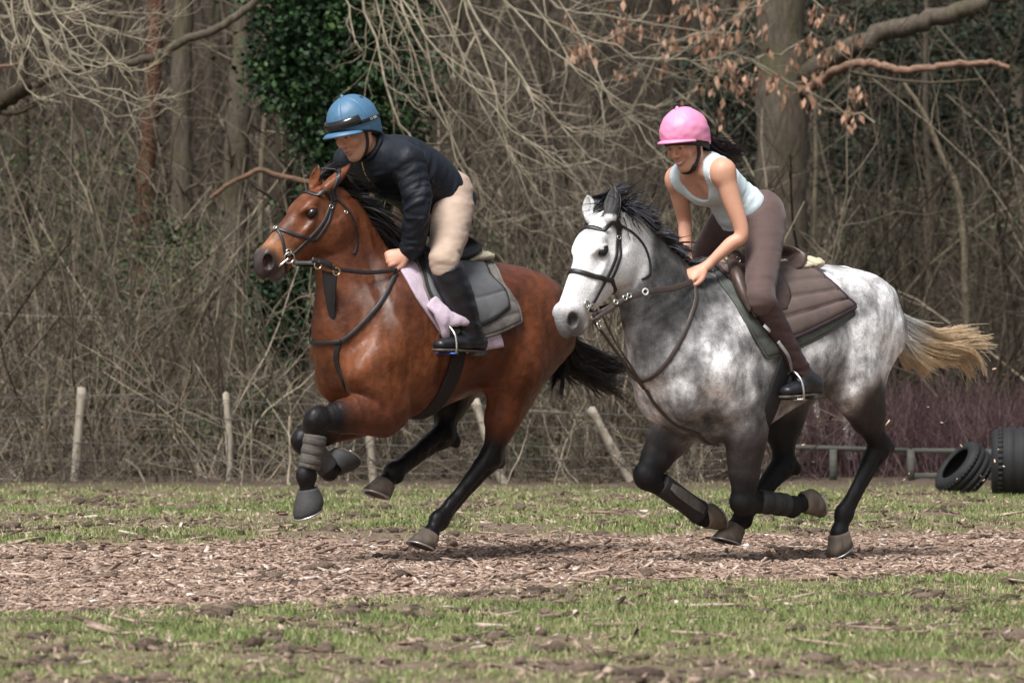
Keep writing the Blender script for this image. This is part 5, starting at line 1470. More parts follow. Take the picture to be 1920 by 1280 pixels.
for px, py, v in ((631, 505, .152), (596, 493, .14)):
    put(bay, 'rein_ring', torus_v(Lb(px, py + 4, v) , .017, .0035, (.3, 1, 0), 20, 7), M['brass'], br1)
put(grey, 'rein_stop', torus_v(Lg(1210, 547, .195), .013, .0042, (.3, 1, 0), 20, 7), M['white'], br2)
for px, py in ((1155, 566), (1172, 558), (1180, 554)):
    put(grey, 'rein_clip', torus_v(Lg(px, py, .192), .010, .0036, (.3, 1, .2), 16, 6), M['steel'], br2)

# ---------------- martingales
def surf_px(cfg, pts):
    return [near_hit(cfg, *p) for p in pts]
mr = empty('martingale', FB.world([.6, 0, .9]), 'black bib martingale strapped across the bay chest', 'martingale')
far = lambda p: np.array([p[0], -p[1], p[2]])
nsb = surf_px(bay, [(742, 512), (718, 560), (690, 595), (660, 625), (640, 640)])
put(bay, 'neck_strap', bay['surf'].strap(nsb, .020, .005, n=10, lift=.007, sm=2), M['leather_dk'], mr)
put(bay, 'neck_strap', bay['surf'].strap([far(p) for p in nsb] + [nsb[-1]], .020, .005, n=10, lift=.007, sm=2), M['leather_dk'], mr)
put(bay, 'breast_strap', bay['surf'].strap(surf_px(bay, [(638, 636), (630, 665), (634, 690), (644, 720)]) + [np.array([.45, 0, .62])], .026, .005, n=8, lift=.002), M['webbing'], mr)
b0, b1 = Lb(600, 505, .0), Lb(632, 512, .13)
bib = [(b0, b1, .0), (Lb(606, 560, 0), Lb(628, 560, .10), .0), (Lb(614, 610, .02), Lb(628, 612, .07), .0), (Lb(624, 640, .03), Lb(634, 642, .05), .0)]
A_ = crom(np.array([b[0] for b in bib]), 6); B_ = crom(np.array([b[1] for b in bib]), 6)
n = len(A_); nn = 8; G = np.stack([A_ + (B_ - A_) * (k / (nn - 1)) + np.array([.012, 0, 0]) * math.sin(math.pi * k / (nn - 1)) for k in range(nn)], 1)
V = np.concatenate([G.reshape(-1, 3), G.reshape(-1, 3) + np.array([-.006, -.002, 0])]); i, j = np.meshgrid(np.arange(n - 1), np.arange(nn - 1), indexing='ij'); q = i * nn + j
Fq = np.stack([q, q + 1, q + nn + 1, q + nn], -1).reshape(-1, 4)
ringi = np.concatenate([np.arange(nn - 1), np.arange(n - 1) * nn + nn - 1, (n - 1) * nn + np.arange(nn - 1, 0, -1), np.arange(n - 1, 0, -1) * nn]); nx = np.roll(ringi, -1)
put(bay, 'bib', (V, np.concatenate([Fq, Fq[:, ::-1] + n * nn, np.stack([ringi, nx, nx + n * nn, ringi + n * nn], 1)])), M['webbing'], mr)

mg = empty('martingale', FG.world([.6, 0, .8]), 'brown running martingale hanging below the grey neck', 'martingale')
nsg = surf_px(grey, [(1305, 545), (1296, 590), (1275, 640), (1250, 680), (1225, 705), (1203, 714)])
put(grey, 'neck_strap', grey['surf'].strap([np.array([nsg[0][0] - .02, .02, nsg[0][2] + .14])] + nsg, .019, .005, n=8, lift=.002), M['rein_br'], mg)
put(grey, 'neck_strap', grey['surf'].strap([far(p) for p in nsg[1:]] + [nsg[-1]], .019, .005, n=8, lift=.002), M['rein_br'], mg)
bj = surf_px(grey, [(1212, 730)])[0]
put(grey, 'fork_strap', free_strap([Lg(1128, 588, .17), Lg(1150, 635, .10), Lg(1180, 682, .03), bj + np.array([.012, 0, 0])], .014, .004, nrm=(1, .3, .4), over=grey), M['rein_br'], mg)
put(grey, 'fork_strap', free_strap([Lg(1112, 600, .0), Lg(1145, 645, .0), Lg(1178, 690, .0), bj + np.array([.012, 0, 0])], .014, .004, nrm=(1, .3, .4), over=grey), M['rein_br'], mg)
put(grey, 'breast_strap', grey['surf'].strap(surf_px(grey, [(1212, 730), (1240, 770), (1275, 800), (1310, 815)]) + [np.array([.35, 0, .50])], .020, .005, n=8, lift=.002), M['rein_br'], mg)

# ---------------- cloths and saddles
def cloth(cfg, name, label, cat, front, rear, lift, thick, mat, quilt=0, sag=0, binding=None, br=.008, qamp=.006, jitter=0):
    vf, border, tn = patch(cfg, front, rear, lift, thick, quilt=quilt, sag=sag, qamp=qamp, jitter=jitter)
    root = empty(name, cfg['frame'].world([0.05, 0, 1.35]), label, cat)
    put(cfg, 'cloth', vf, mat, root)
    if binding is not None:
        b2 = border * .5 + (np.roll(border, 1, 0) + np.roll(border, -1, 0)) * .25
        put(cfg, 'binding', closed_tube(b2, br), binding, root)
    return root, tn
# bay: towel under dusty numnah under grey quilt
tw, _ = cloth(bay, 'towel', 'lilac terry towel folded under the saddle of the bay horse', 'towel',
    pxedge(bay, .37, [(750, 508), (775, 552), (800, 590), (822, 622), (836, 650)]), pxedge(bay, .30, [(786, 510), (815, 548), (838, 580), (858, 600), (872, 606)]), .004, .010, M['towel'], jitter=.006)
tw2, _ = cloth(bay, 'towel', 'lilac towel corner showing below the boot of the rider on the bay', 'towel',
    pxedge(bay, .25, [(830, 600), (862, 664)]), pxedge(bay, -.1, [(925, 580), (944, 650)]), .002, .006, M['towel'], jitter=.004)
tf_ = SDF(np.array([-.3, .15, .7]), np.array([.5, .6, 1.5]), .007)
ho = lambda px, py, o: (lambda p: p + unit(np.array([.1, p[1], p[2] - WC])) * o)(near_hit(bay, px, py))
tf_.chain([ho(806, 572, .03), ho(832, 600, .05), ho(868, 606, .055)], [.012, .016, .010], [.045, .040, .020], A=(0, 1, .2), n=5, k=.02)
tf_.chain([ho(822, 590, .035), ho(828, 618, .04), ho(833, 645, .03)], [.014, .018, .012], [.042, .030, .014], A=(0, 1, .2), n=5, k=.03)
v_, f_ = tf_.surface(1); n_ = vnormals(v_, f_); v_ = v_ + n_ * (.010 * fnoise(v_ * np.array([26, 14, 14.]), 1.0, 2))[:, None]
put(bay, 'folded_corner', (v_, f_), M['towel'], tw)
nm, _ = cloth(bay, 'numnah', 'dusty pale grey saddle cloth with frayed edge on the bay', 'saddle cloth',
    pxedge(bay, .27, [(800, 560), (850, 640)]), pxedge(bay, -.27, [(938, 530), (968, 575), (974, 604)]), .010, .010, M['pad_grey2'], quilt=5, sag=.06, binding=M['pad_grey2'], br=.009, jitter=.003)
gq, _ = cloth(bay, 'saddle_pad', 'grey quilted saddle pad with black edge on the bay', 'saddle pad',
    pxedge(bay, .25, [(800, 550), (845, 615)]), pxedge(bay, -.23, [(915, 520), (942, 550), (948, 580)]), .022, .012, M['pad_grey'], quilt=3, sag=.10, binding=M['webbing'], br=.008, qamp=.009)
# grey: green numnah under brown quilt
gn, _ = cloth(grey, 'numnah', 'grey green saddle cloth with worn piping on the grey', 'saddle cloth',
    pxedge(grey, .35, [(1350, 530), (1395, 600), (1436, 672)]), pxedge(grey, -.27, [(1535, 512), (1582, 556), (1602, 590)]), .004, .012, M['pad_green'], quilt=6, sag=.05, binding=M['pad_green'], br=.007)
gb, _ = cloth(grey, 'saddle_pad', 'brown quilted saddle pad with purple binding on the grey', 'saddle pad',
    pxedge(grey, .345, [(1358, 520), (1405, 575), (1462, 640)]), pxedge(grey, -.23, [(1525, 512), (1568, 548), (1600, 577)]), .020, .012, M['pad_brown'], quilt=6, sag=.02, binding=M['binding'], br=.0115, qamp=.014)
lb = near_hit(grey, 1430, 618); lb = lb + unit(np.array([.1, lb[1], lb[2] - WC])) * .047
tt = unit(near_hit(grey, 1442, 628) - near_hit(grey, 1420, 606))
put(grey, 'maker_label', ribbon(np.array([lb - tt * .022, lb, lb + tt * .022]), np.tile(unit(np.array([.15, 1, .2])), (3, 1)), .016, .002), M['white'], gb)

def saddle(cfg, label, seat, m_seat, m_flap, flapf, flapr, rollpx, foot, lift, fleece=None, ring_mat=None):
    Fr = cfg['frame']; root = empty('saddle', Fr.world([.05, 0, 1.4]), label, 'saddle'); cfg['saddle'] = root
    seat = np.array(seat)
    S = SDF(np.array([seat[:, 0].min() - .12, -.3, seat[:, 1].min() - .22]), np.array([seat[:, 0].max() + .12, .3, seat[:, 1].max() + .12]), .0065)
    S.chain(np.column_stack([seat[:, 0], 0 * seat[:, 0], seat[:, 1]]), seat[:, 2], seat[:, 3], A=(0, 1, 0), n=5, k=.02)
    mid = seat[len(seat) // 2]
    S.ell((mid[0] - .01, 0, mid[1] + .085), (.12, .09, .06), k=.03, op='sub')
    ct = seat[-1]; S.ell((ct[0] - .005, 0, ct[1] - .012), (.018, .118, .070), A=(1, 0, -.55), B=(0, 1, 0), k=.015)
    V, F = S.surface(1); put(cfg, 'seat', (V, F), m_seat, root)
    for sg in (1, -1):      # flaps
        vf, border, (top, N) = patch(cfg, flapf, flapr, lift, .006, nu=16, nq=40)
        nq = 40; half = nq // 2; cols = np.arange(half + 5, nq + 1) if sg > 0 else np.arange(0, half - 4)
        kp = np.zeros((17, nq + 1), bool); kp[:, cols] = True; kp = np.concatenate([kp.ravel(), kp.ravel()])
        fm = kp[vf[1]].all(1); put(cfg, 'flap', (vf[0], vf[1][fm]), m_flap, root)
        rp = []
        for (x, y) in rollpx:
            p = near_hit(cfg, x, y); p = p + unit(np.array([.15, p[1], p[2] - WC])) * (lift + .012); p[1] *= sg; rp.append(p)
        put(cfg, 'knee_roll', tube1(rp, [.008, .026, .030, .024, .008], n=8, sides=12), m_flap, root)
    if fleece:
        put(cfg, 'fleece', (lambda S2: (S2[0], S2[1]))(fleece_mesh(cfg, fleece)), M['fleece'], root)
    return root
def fleece_mesh(cfg, nodes):
    nodes = np.array(nodes); S = SDF(np.array([nodes[:, 0].min() - .1, -.3, nodes[:, 1].min() - .12]), np.array([nodes[:, 0].max() + .1, .3, nodes[:, 1].max() + .12]), .0065)
    S.chain(np.column_stack([nodes[:, 0], 0 * nodes[:, 0], nodes[:, 1]]), nodes[:, 2], nodes[:, 3], n=5, k=0)
    V, F = S.surface(1); N = vnormals(V, F); return V + N * (.007 * fnoise(V, 60.0, 2))[:, None], F

def stirrup(cfg, R, side, mat, leather, top, tread, pos=.66):
    """iron hanging from its leather, round the ball of the foot"""
    hl, ax, upv, Lf = R['foot' + side]; root = cfg['saddle']
    b = hl + ax * Lf * pos - upv * .012; lat = np.array([0, 1.0, 0]); lat = unit(lat - ax * (lat @ ax))
    pts = [b + lat * .060, b + lat * .063 + upv * .03, b + lat * .050 + upv * .085, b + upv * .125, b - lat * .050 + upv * .085, b - lat * .063 + upv * .03, b - lat * .060]
    st = put(cfg, 'stirrup', tube1(pts, .0058, n=8), mat, root)
    tb = np.array([b + lat * .062, b, b - lat * .062]); put(cfg, 'tread', ribbon(tb, np.tile(upv, (3, 1)), .030, .008, lift=-.006), tread, st)
    put(cfg, 'stirrup_leather', free_strap([top, (top + b + upv * .125) / 2 + np.array([0, .02 if top[1] > 0 else -.02, 0]), b + upv * .128], .018, .004, nrm=(0, 1, 0)), leather, root)

saddle(bay, 'black jumping saddle with padded flaps on the bay horse', [(.20, 1.405, .060, .050), (.10, 1.385, .085, .05), (-.01, 1.38, .125, .045), (-.09, 1.405, .150, .035), (-.135, 1.440, .130, .018)], M['leather_dk'], M['leather_dk'],
    pxedge(bay, .24, [(788, 505), (815, 548), (842, 596)]), pxedge(bay, .02, [(850, 515), (866, 560), (872, 590)]), [(782, 478), (797, 500), (815, 530), (830, 560), (842, 590)], None, .034,
    fleece=[(-.07, 1.372, .13, .030), (-.14, 1.385, .15, .036), (-.205, 1.388, .14, .030)])
saddle(grey, 'brown leather saddle with cream fleece on the grey horse', [(.22, 1.35, .060, .055), (.12, 1.32, .085, .05), (.0, 1.315, .125, .045), (-.08, 1.335, .150, .038), (-.13, 1.385, .125, .020)], M['leather_br'], M['leather_br'],
    pxedge(grey, .22, [(1368, 510), (1380, 550), (1405, 600)]), pxedge(grey, .0, [(1455, 520), (1475, 555), (1468, 585)]), [(1378, 490), (1376, 505), (1380, 530), (1390, 560), (1402, 590)], None, .034,
    fleece=[(.27, 1.335, .06, .038), (.18, 1.315, .10, .02), (.0, 1.305, .13, .02), (-.10, 1.330, .145, .034), (-.215, 1.350, .150, .036)])
tb = near_hit(bay, 858, 520) + np.array([0, .05, 0]); stirrup(bay, rm, 'L', M['steel'], M['leather_dk'], tb, M['blue_tape'], .78)
stirrup(bay, rm, 'R', M['steel'], M['leather_dk'], far(tb), M['blue_tape'])
tb = near_hit(grey, 1440, 560) + np.array([0, .05, 0]); stirrup(grey, rf_, 'L', M['steel'], M['stirrup_web'], near_hit(grey, 1446, 640) + np.array([.01, .055, .0]), M['steel'], .74)
stirrup(grey, rf_, 'R', M['steel'], M['leather_dk'], far(tb), M['steel'])
put(grey, 'saddle_ring', torus_v(Lg(1384, 487, .10), .012, .004, (.3, 1, 0), 18, 7), M['steel'], grey['saddle'])
put(grey, 'saddle_ring', torus_v(Lg(1362, 484, .06), .012, .004, (.3, 1, 0), 18, 7), M['steel'], grey['saddle'])

def girth(cfg, p1, p2, width, label, mat):
    a, b = near_hit(cfg, *p1), near_hit(cfg, *p2)
    d = b - a; d = unit(np.array([d[0], 0, d[2]])); n = np.array([d[2], 0, -d[0]])     # plane holds the lateral axis
    n = n if n[0] > 0 else -n
    c = np.array([a[0] + d[0] * (WC - .05 - a[2]) / d[2], 0, WC - .05])
    P, N = [], []
    for i in range(61):
        an = math.radians(75 + 210 * i / 60); dd = np.array([0, math.sin(an), 0]) + math.cos(an) * unit(np.cross(np.array([0, 1.0, 0]), n)) * (1 if np.cross(np.array([0, 1.0, 0]), n)[2] > 0 else -1)
        p, q = cfg['surf'].cast(c, dd)
        if p is None: continue
        lim = .43; p = c + dd * min(np.linalg.norm(p - c), lim); P.append(p); N.append(dd)
    P, N = np.array(P), np.array(N)
    for _ in range(10): P[1:-1] = P[1:-1] * .5 + (P[:-2] + P[2:]) * .25
    P = P + N * .004
    o = mesh('girth', cfg['frame'].world(ribbon(P, N, width, .009, lift=.002)[0]), ribbon(P, N, width, .009, lift=.002)[1], mat)
    tag(o, label, 'girth')
girth(bay, (852, 690), (815, 760), .085, 'black furry girth round the belly of the bay', M['webbing'])
girth(grey, (1472, 680), (1452, 735), .085, 'black girth buckled round the belly of the grey', M['webbing'])

# ---------------- leg boots
def leg_boot(cfg, key, t0, t1, label, patchside=None, straps=0, grow=.010, mat=None, smat=None):
    nodes, ra, rb, P = cfg['legP'][key]; K, Fk = P[2], P[3]; Fr = cfg['frame']
    E = P[1]; bis = unit(E - K) + unit(Fk - K); ex = unit(Fk - K); perp = unit(bis - ex * (bis @ ex)); 
    if 'h' in key: perp = -perp
    q = lambda t, o=0: K + (Fk - K) * t + perp * o
    S = SDF(np.minimum(q(t0), q(t1)) - .12, np.maximum(q(t0), q(t1)) + .12, .0055)
    ts = np.linspace(t0, t1, 5)
    rr = np.interp(ts, [0, .2, .55, .85, 1.0], np.array([.056, .046, .042, .043, .052])) + grow
    S.chain([q(t, .010) for t in ts], rr * .88, rr, A=(0, 1, 0), n=4, k=.0, cap=.12)
    V, F = S.surface(1)
    root = empty('tendon_boot', Fr.world(q((t0 + t1) / 2)), label, 'horse boot')
    put(cfg, 'sleeve', (V, F), mat or M['neoprene'], root)
    sf = Surf(V, F)
    for s_ in range(straps):
        t = t0 + (t1 - t0) * (s_ + .7) / (straps + .4)
        put(cfg, 'strap', sf.loop(q(t, .01), ex, .024, .004, steps=28, ref=perp, far=.15, lift=.001), smat or M['webbing'], root)
    if patchside:
        lat = np.array([0, 1.0, 0]) * patchside
        pts = [q(t, .012) + lat * .06 for t in np.linspace(t0 + .06, t1 - .06, 6)]
        PP, NN = sf.project(pts); w = np.array([.030, .048, .052, .052, .050, .034])
        put(cfg, 'strike_pad', ribbon(PP, NN, w, .005, lift=.001), M['boot_patch'], root)
leg_boot(bay, 'lf', .26, .84, 'grey strapped tendon boot on raised near foreleg of the bay', straps=3, mat=M['boot_patch'], smat=M['boot_strap'])
leg_boot(bay, 'rf', .22, .92, 'dark tendon boot on folded far foreleg of the bay')
leg_boot(grey, 'rf', .24, .95, 'black tendon boot with brown pad on folded foreleg of the grey', patchside=1)
leg_boot(grey, 'lf', .30, .86, 'black tendon boot with straps on the tucked near foreleg of the grey', straps=2)
for key, lab in (('lf', 'grey rubber bell boot on the raised near hoof of the bay'), ('rf', 'dark rubber bell boot on the folded far hoof of the bay')):
    C, Sx, T, v, typ = bay['hooves'][key]
    (hv, hf), _ = hoof_mesh(FB.L(*C, v), FB.L(*Sx, v), FB.L(*T, v), v, 1.28, bell=True)
    tag(mesh('bell_boot', FB.world(hv), hf, M['rubber']), lab, 'horse boot')

# ---------------- manes and tails
def mane(cfg, name, label_parent, mat, n, length, back, upk, spread, seed, crest, sidebias=0.0, r0=.0045, nrm=None, wid=.012, tgo=None):
    """hair from the crest line, swept back by the wind"""
    Fr = cfg['frame']; r = np.random.default_rng(seed); T = Tubes(3); S = cfg['surf']
    C = crom(np.array(crest), 10); 
    clump = r.normal(0, 1, (60, 3))
    for i in range(n):
        t = r.random(); k = t * (len(C) - 1); a = int(k); f = k - a; p = C[a] * (1 - f) + C[min(a + 1, len(C) - 1)] * f
        p = p + np.array([0, r.normal(0, wid), 0]); p, nn = S.near(p)
        if nrm is not None: nn = nrm
        tg = unit(C[min(a + 1, len(C) - 1)] - C[max(a - 1, 0)])
        if tgo is not None: tg = unit(tgo)
        cl = clump[int(t * 38 + r.normal(0, .35)) % 60]
        d = unit(upk * nn + back * tg + cl * np.array([.20, .30, .20]) * spread + r.normal(0, .10, 3) + np.array([0, sidebias, 0]))
        ln = length(t) * r.uniform(.65, 1.15) * (1 + .25 * cl[0])
        e = unit(d + tg * .6 * back + np.array([0, sidebias * .8, -.35]) + cl * .25 * spread)
        P = crom([p - nn * .008, p + d * ln * .4, p + d * ln * .62 + e * ln * .35], 3)
        T.add(Fr.world(P), np.linspace(r0, r0 * .25, len(P)), np.clip(.35 + .25 * cl[1] + r.normal(0, .18), 0, 1))
    return T.build(name, mat, label_parent)
Hb, Hg = bay['Hd'], grey['Hd']
crest_b = [Hb(-.06, .065), Lb(663, 372, 0), Lb(688, 415, 0), Lb(712, 452, 0), Lb(742, 482, 0)]
mane(bay, 'mane', bay_root, M['hair'], 4200, lambda t: .10 + .07 * math.sin(math.pi * min(t * 1.1, 1)), .80, .45, .6, 1, crest_b, .03, wid=.022)
mane(bay, 'forelock', bay_root, M['hair'], 320, lambda t: .09, 1.0, .22, .35, 2, [Hb(.05, .075), Hb(.0, .08), Hb(-.04, .075)], 0, nrm=unit(bay['haxes'][1]), tgo=(-1, 0, .1))
crest_g = [Hg(-.08, .06), Lg(1190, 420, 0), Lg(1225, 450, 0), Lg(1262, 482, 0), Lg(1305, 510, 0)]
mane(grey, 'mane', grey_root, M['hair_grey'], 3400, lambda t: .085 + .03 * math.sin(14 * t), .75, .65, 1.0, 3, crest_g, .05, wid=.018)
mane(grey, 'forelock', grey_root, M['hair_grey'], 300, lambda t: .115, 1.0, .34, .40, 4, [Hg(.03, .07), Hg(.0, .08), Hg(-.05, .075)], .04, nrm=np.array([0, 0, 1.0]), tgo=(-1, .1, .25))

def tail(cfg, root, mat, guides, n, seed, r0, spread, cols=None, name='tail'):
    Fr = cfg['frame']; r = np.random.default_rng(seed); T = Tubes(3); cl_ = []
    nl = 120; per = n // nl
    for q in range(nl):
        g = guides[q % len(guides)]; G = np.array([Fr.L(*p) for p in g]); m = len(G)
        c = r.normal(0, 1, 3) * np.array([.5, .9, .9]) * spread; ph = r.random(4) * 6.3; am = r.uniform(.006, .022); e = r.uniform(.62, 1.06); tone = r.normal(.45, .22)
        w = np.linspace(.2, 1, m)[:, None]; k = np.arange(m)
        G = G + w * c + w * np.stack([.3 * am * np.sin(k * 1.7 + ph[2]), am * np.sin(k * 1.6 + ph[0]), am * np.sin(k * 1.9 + ph[1])], 1)
        for i in range(per):
            o = r.normal(0, 1, 3) * np.array([.4, 1, 1]) * .011; fl = r.normal(0, .006) + (r.random() < .08) * r.normal(0, .03)
            Gp = G + w * o * (1.6 - .8 * w) + w ** 3 * np.array([0, fl, fl * 1.5 + .004 * r.normal()])
            P = crom(Gp, 4); P = P[:max(6, int(len(P) * min(e * r.uniform(.85, 1.0), 1)))]; P = crom(P[np.linspace(0, len(P) - 1, 6).astype(int)], 2)
            T.add(Fr.world(P), np.linspace(r0, r0 * .3, len(P)), np.clip(tone + r.normal(0, .12), 0, 1))
    v, f, a = T.arrays(); at = {'vary': a}
    if cols is not None: at['col'] = cols(Fr.local(v))
    return mesh(name, v, f, mat, root, True, at)
tb = [[(1030, 600, 0), (1062, 632, 0), (1092, 668, 0), (1130, 692, 0), (1188, 708, 0)], [(1030, 605, 0), (1060, 645, 0), (1085, 685, 0), (1120, 715, 0), (1168, 740, 0)], [(1030, 605, 0), (1055, 650, 0), (1072, 690, 0), (1100, 705, 0), (1150, 722, 0)], [(1030, 610, 0), (1048, 660, .02), (1050, 700, .02), (1046, 735, .02)], [(1030, 600, 0), (1070, 640, 0), (1110, 672, 0), (1150, 690, 0), (1178, 690, 0)]]
tail(bay, bay_root, M['hair'], tb, 3000, 6, .0036, .032)
tg = [[(1655, 570, 0), (1690, 600, 0), (1735, 622, 0), (1780, 640, 0), (1840, 640, 0)], [(1655, 575, 0), (1690, 610, 0), (1735, 640, 0), (1790, 650, 0), (1815, 672, 0), (1828, 712, 0)], [(1655, 580, 0), (1690, 620, 0), (1730, 645, 0), (1775, 655, 0), (1808, 660, 0), (1822, 690, 0)], [(1655, 585, 0), (1685, 640, 0), (1705, 668, 0), (1735, 700, 0)], [(1655, 580, 0), (1690, 630, 0), (1722, 660, 0), (1760, 675, 0), (1800, 680, 0)], [(1655, 572, 0), (1695, 602, 0), (1745, 630, 0), (1800, 632, 0), (1858, 642, 0)]]
def tailcol(p):
    w0 = FG.world(p); x = w0[:, 0]; d = 20 + w0[:, 1]; px = 960 + x * FPX / d; pz = HOR - (w0[:, 2] - CAMH) * FPX / d
    L0 = FG.L(1690, 600, 0); s_ = np.linalg.norm(p - L0, axis=1)
    t = sst(.06, .26, s_)[:, None]
    n = (.75 + .5 * np.random.default_rng(1).random(len(p) // 3 + 1)).repeat(3)[:len(p)][:, None]
    return ((1 - t) * np.array([.78, .79, .78]) + t * np.array([.86, .66, .43])) * (.8 + .25 * fnoise(p, 40.0, 2)[:, None])
tail(grey, grey_root, M['hair_tail'], tg, 3000, 8, .0030, .033, tailcol)
# ------------------------------------------------------------------ setting: ground
def edge_f(x): return -3.50 + .65 * x + .22 * np.sin(x * 1.7 + .6) + .10 * np.sin(x * 4.3)
def edge_b(x): return 2.05 + .38 * x + .20 * np.sin(x * 1.3 + 2.0) + .10 * np.sin(x * 5.1 + 1)
def axis_pts(fine0, fine1, step, lo, hi):
    a = list(np.arange(fine0, fine1, step)); s = step; x = fine0
    while x > lo: s *= 1.22; x -= s; a.insert(0, x)
    s = step; x = a[-1]
    while x < hi: s *= 1.22; x += s; a.append(x)
    return np.array(a)
def terrain(x, y):
    p = np.stack([x, y, 0 * x], 1)
    tm = sst(0, .5, y - edge_f(x)) * sst(0, .5, edge_b(x) - y)
    z = .020 * fnoise(p, .9, 3) + .016 * fnoise(p + 7, 5.0, 3) - .030 * tm + tm * .016 * fnoise(p + 3, 11.0, 2)
    near = sst(60, 12, np.abs(x)) * sst(40, 9, np.abs(y))
    z = z * np.maximum(near, .2)
    b = np.clip(y - 24, 0, None)
    z = z + .30 * b * sst(0, 22, b) * (1 + .12 * fnoise(p * .12, 1.0, 2)) + .25 * fnoise(p, .35, 3) * sst(12, 30, y)
    return np.minimum(z, 46.0), tm
gx, gy = axis_pts(-4.2, 4.2, .05, -260, 260), axis_pts(-9.2, 11.2, .05, -60, 330)
GX, GY = np.meshgrid(gx, gy, indexing='ij')
gz, gtm = terrain(GX.ravel(), GY.ravel())
gp = np.stack([GX.ravel(), GY.ravel(), gz], 1)
n1, n2, n3 = fnoise(gp * np.array([1, 1, 0]), 1.6, 3), fnoise(gp * np.array([1, 1, 0]) + 5, 6.0, 3), fnoise(gp * np.array([1, 1, 0]) + 9, 17.0, 2)
grass_w = np.clip(.50 + 1.0 * n1 + .85 * n2, 0, 1)
col_soil = np.array([.165, .122, .092]); col_grass = np.array([.115, .125, .048]); col_straw = np.array([.25, .20, .125]); col_chip = np.array([.27, .190, .145]); col_litter = np.array([.085, .064, .047])
C = col_soil * (1 - grass_w[:, None]) + (col_grass * .75 + col_straw * .25) * grass_w[:, None]
tr = sst(.25, .75, gtm + .35 * n2); dk = sst(.1, .8, n1 + .3 * n2) * .55
C = C * (1 - tr[:, None]) + (col_chip * (1 - dk[:, None]) + np.array([.075, .048, .034]) * dk[:, None]) * tr[:, None]
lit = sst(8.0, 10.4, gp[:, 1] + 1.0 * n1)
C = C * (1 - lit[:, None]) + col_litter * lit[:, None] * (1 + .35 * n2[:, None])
deep = sst(12.0, 22.0, gp[:, 1])[:, None]; C = C * (1 - deep) + np.array([.030, .024, .018]) * deep * (1 + .4 * n1[:, None])  # litter colour blackened with depth to imitate the wood's shaded interior
C = C * (1 + .30 * n3[:, None])
gi, gj = np.meshgrid(np.arange(len(gx) - 1), np.arange(len(gy) - 1), indexing='ij'); ga = gi * len(gy) + gj
M['ground'] = attr_mat('ground_soil', rough=0.95, spec=0.15, nscale=38, namt=0.45, bump=0.7, bdist=0.03, bscale=55)
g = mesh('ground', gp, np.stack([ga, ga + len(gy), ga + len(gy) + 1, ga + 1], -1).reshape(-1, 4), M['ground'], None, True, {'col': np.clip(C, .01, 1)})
tag(g, kind='structure')
def gz_at(x, y):
    return terrain(np.atleast_1d(np.asarray(x, float)), np.atleast_1d(np.asarray(y, float)))[0]

rg = np.random.default_rng(21)
def scatter(n, y0, y1, margin=.7, bias=1.0):
    """points on the ground the photograph (and a step beside it) can see, even in picture density"""
    d = 20 + y0 + (y1 - y0) * rg.random(n) ** bias
    x = (rg.random(n) * 2 - 1) * (d * 960 / FPX + margin)
    return x, d - 20
# ------------------------------------------------------------------ grass
def grass(n, y0, y1, hmin, hmax, w, name, label, need):
    x, y = scatter(n, y0, y1, 1.7)
    p = np.stack([x, y, 0 * x], 1); k1 = fnoise(p, 1.6, 3); k2 = fnoise(p + 5, 6.0, 3); tm = terrain(x, y)[1]
    gw = .50 + 1.0 * k1 + .85 * k2
    keep = (rg.random(n) < np.clip(gw * 1.25 - .10, .04, 1)) & (tm + .3 * k2 < need) & (rg.random(n) > sst(7.5, 10.4, y + k1))
    x, y, gw = x[keep], y[keep], gw[keep]; m = len(x); z = gz_at(x, y) - .004
    h = rg.uniform(hmin, hmax, m) * np.clip(.55 + .6 * gw, .5, 1.3); a = rg.random(m) * 2 * math.pi; lean = rg.uniform(.2, 1.4, m)
    ld = np.stack([np.cos(a), np.sin(a), 0 * a], 1); sd = np.stack([-np.sin(a), np.cos(a), 0 * a], 1)
    fa = rg.random(m) * 2 * math.pi; sd = np.stack([np.cos(fa), .4 * np.sin(fa), 0 * a], 1)
    b = np.stack([x, y, z], 1); up = np.array([0, 0, 1.0])
    ww = (w * rg.uniform(.6, 1.3, m))[:, None]
    p1 = b + up * (h * .55)[:, None] + ld * (h * lean * .25)[:, None]; p2 = b + up * (h * (1 - .25 * np.minimum(lean, 1)))[:, None] + ld * (h * lean * .7)[:, None]
    V = np.stack([b - sd * ww, b + sd * ww, p1 - sd * ww * .8, p1 + sd * ww * .8, p2], 1).reshape(-1, 3)
    o = np.arange(m) * 5
    Q = np.stack([o, o + 1, o + 3, o + 2], 1); T3 = np.stack([o + 2, o + 3, o + 4], 1)
    dry = np.clip(rg.normal(.42, .30, m) - .40 * (gw - .6), 0, 1)
    return tag(mesh(name, V, [Q, T3], M['grass'], None, True, {'vary': np.repeat(dry, 5)}), label, 'grass', kind='stuff')
M['grass'] = vary_mat('grass_blades', [(0, (.095, .145, .038)), (.35, (.180, .225, .072)), (.62, (.34, .31, .165)), (1, (.50, .42, .29))], rough=.7, nscale=6, namt=.25)
grass(300000, -8.6, 1.2, .012, .036, .0019, 'grass', 'short trampled green grass in the foreground', .42)
grass(190000, -1.0, 10.8, .014, .042, .0028, 'grass', 'strip of short grass between track and wire fence', .42)

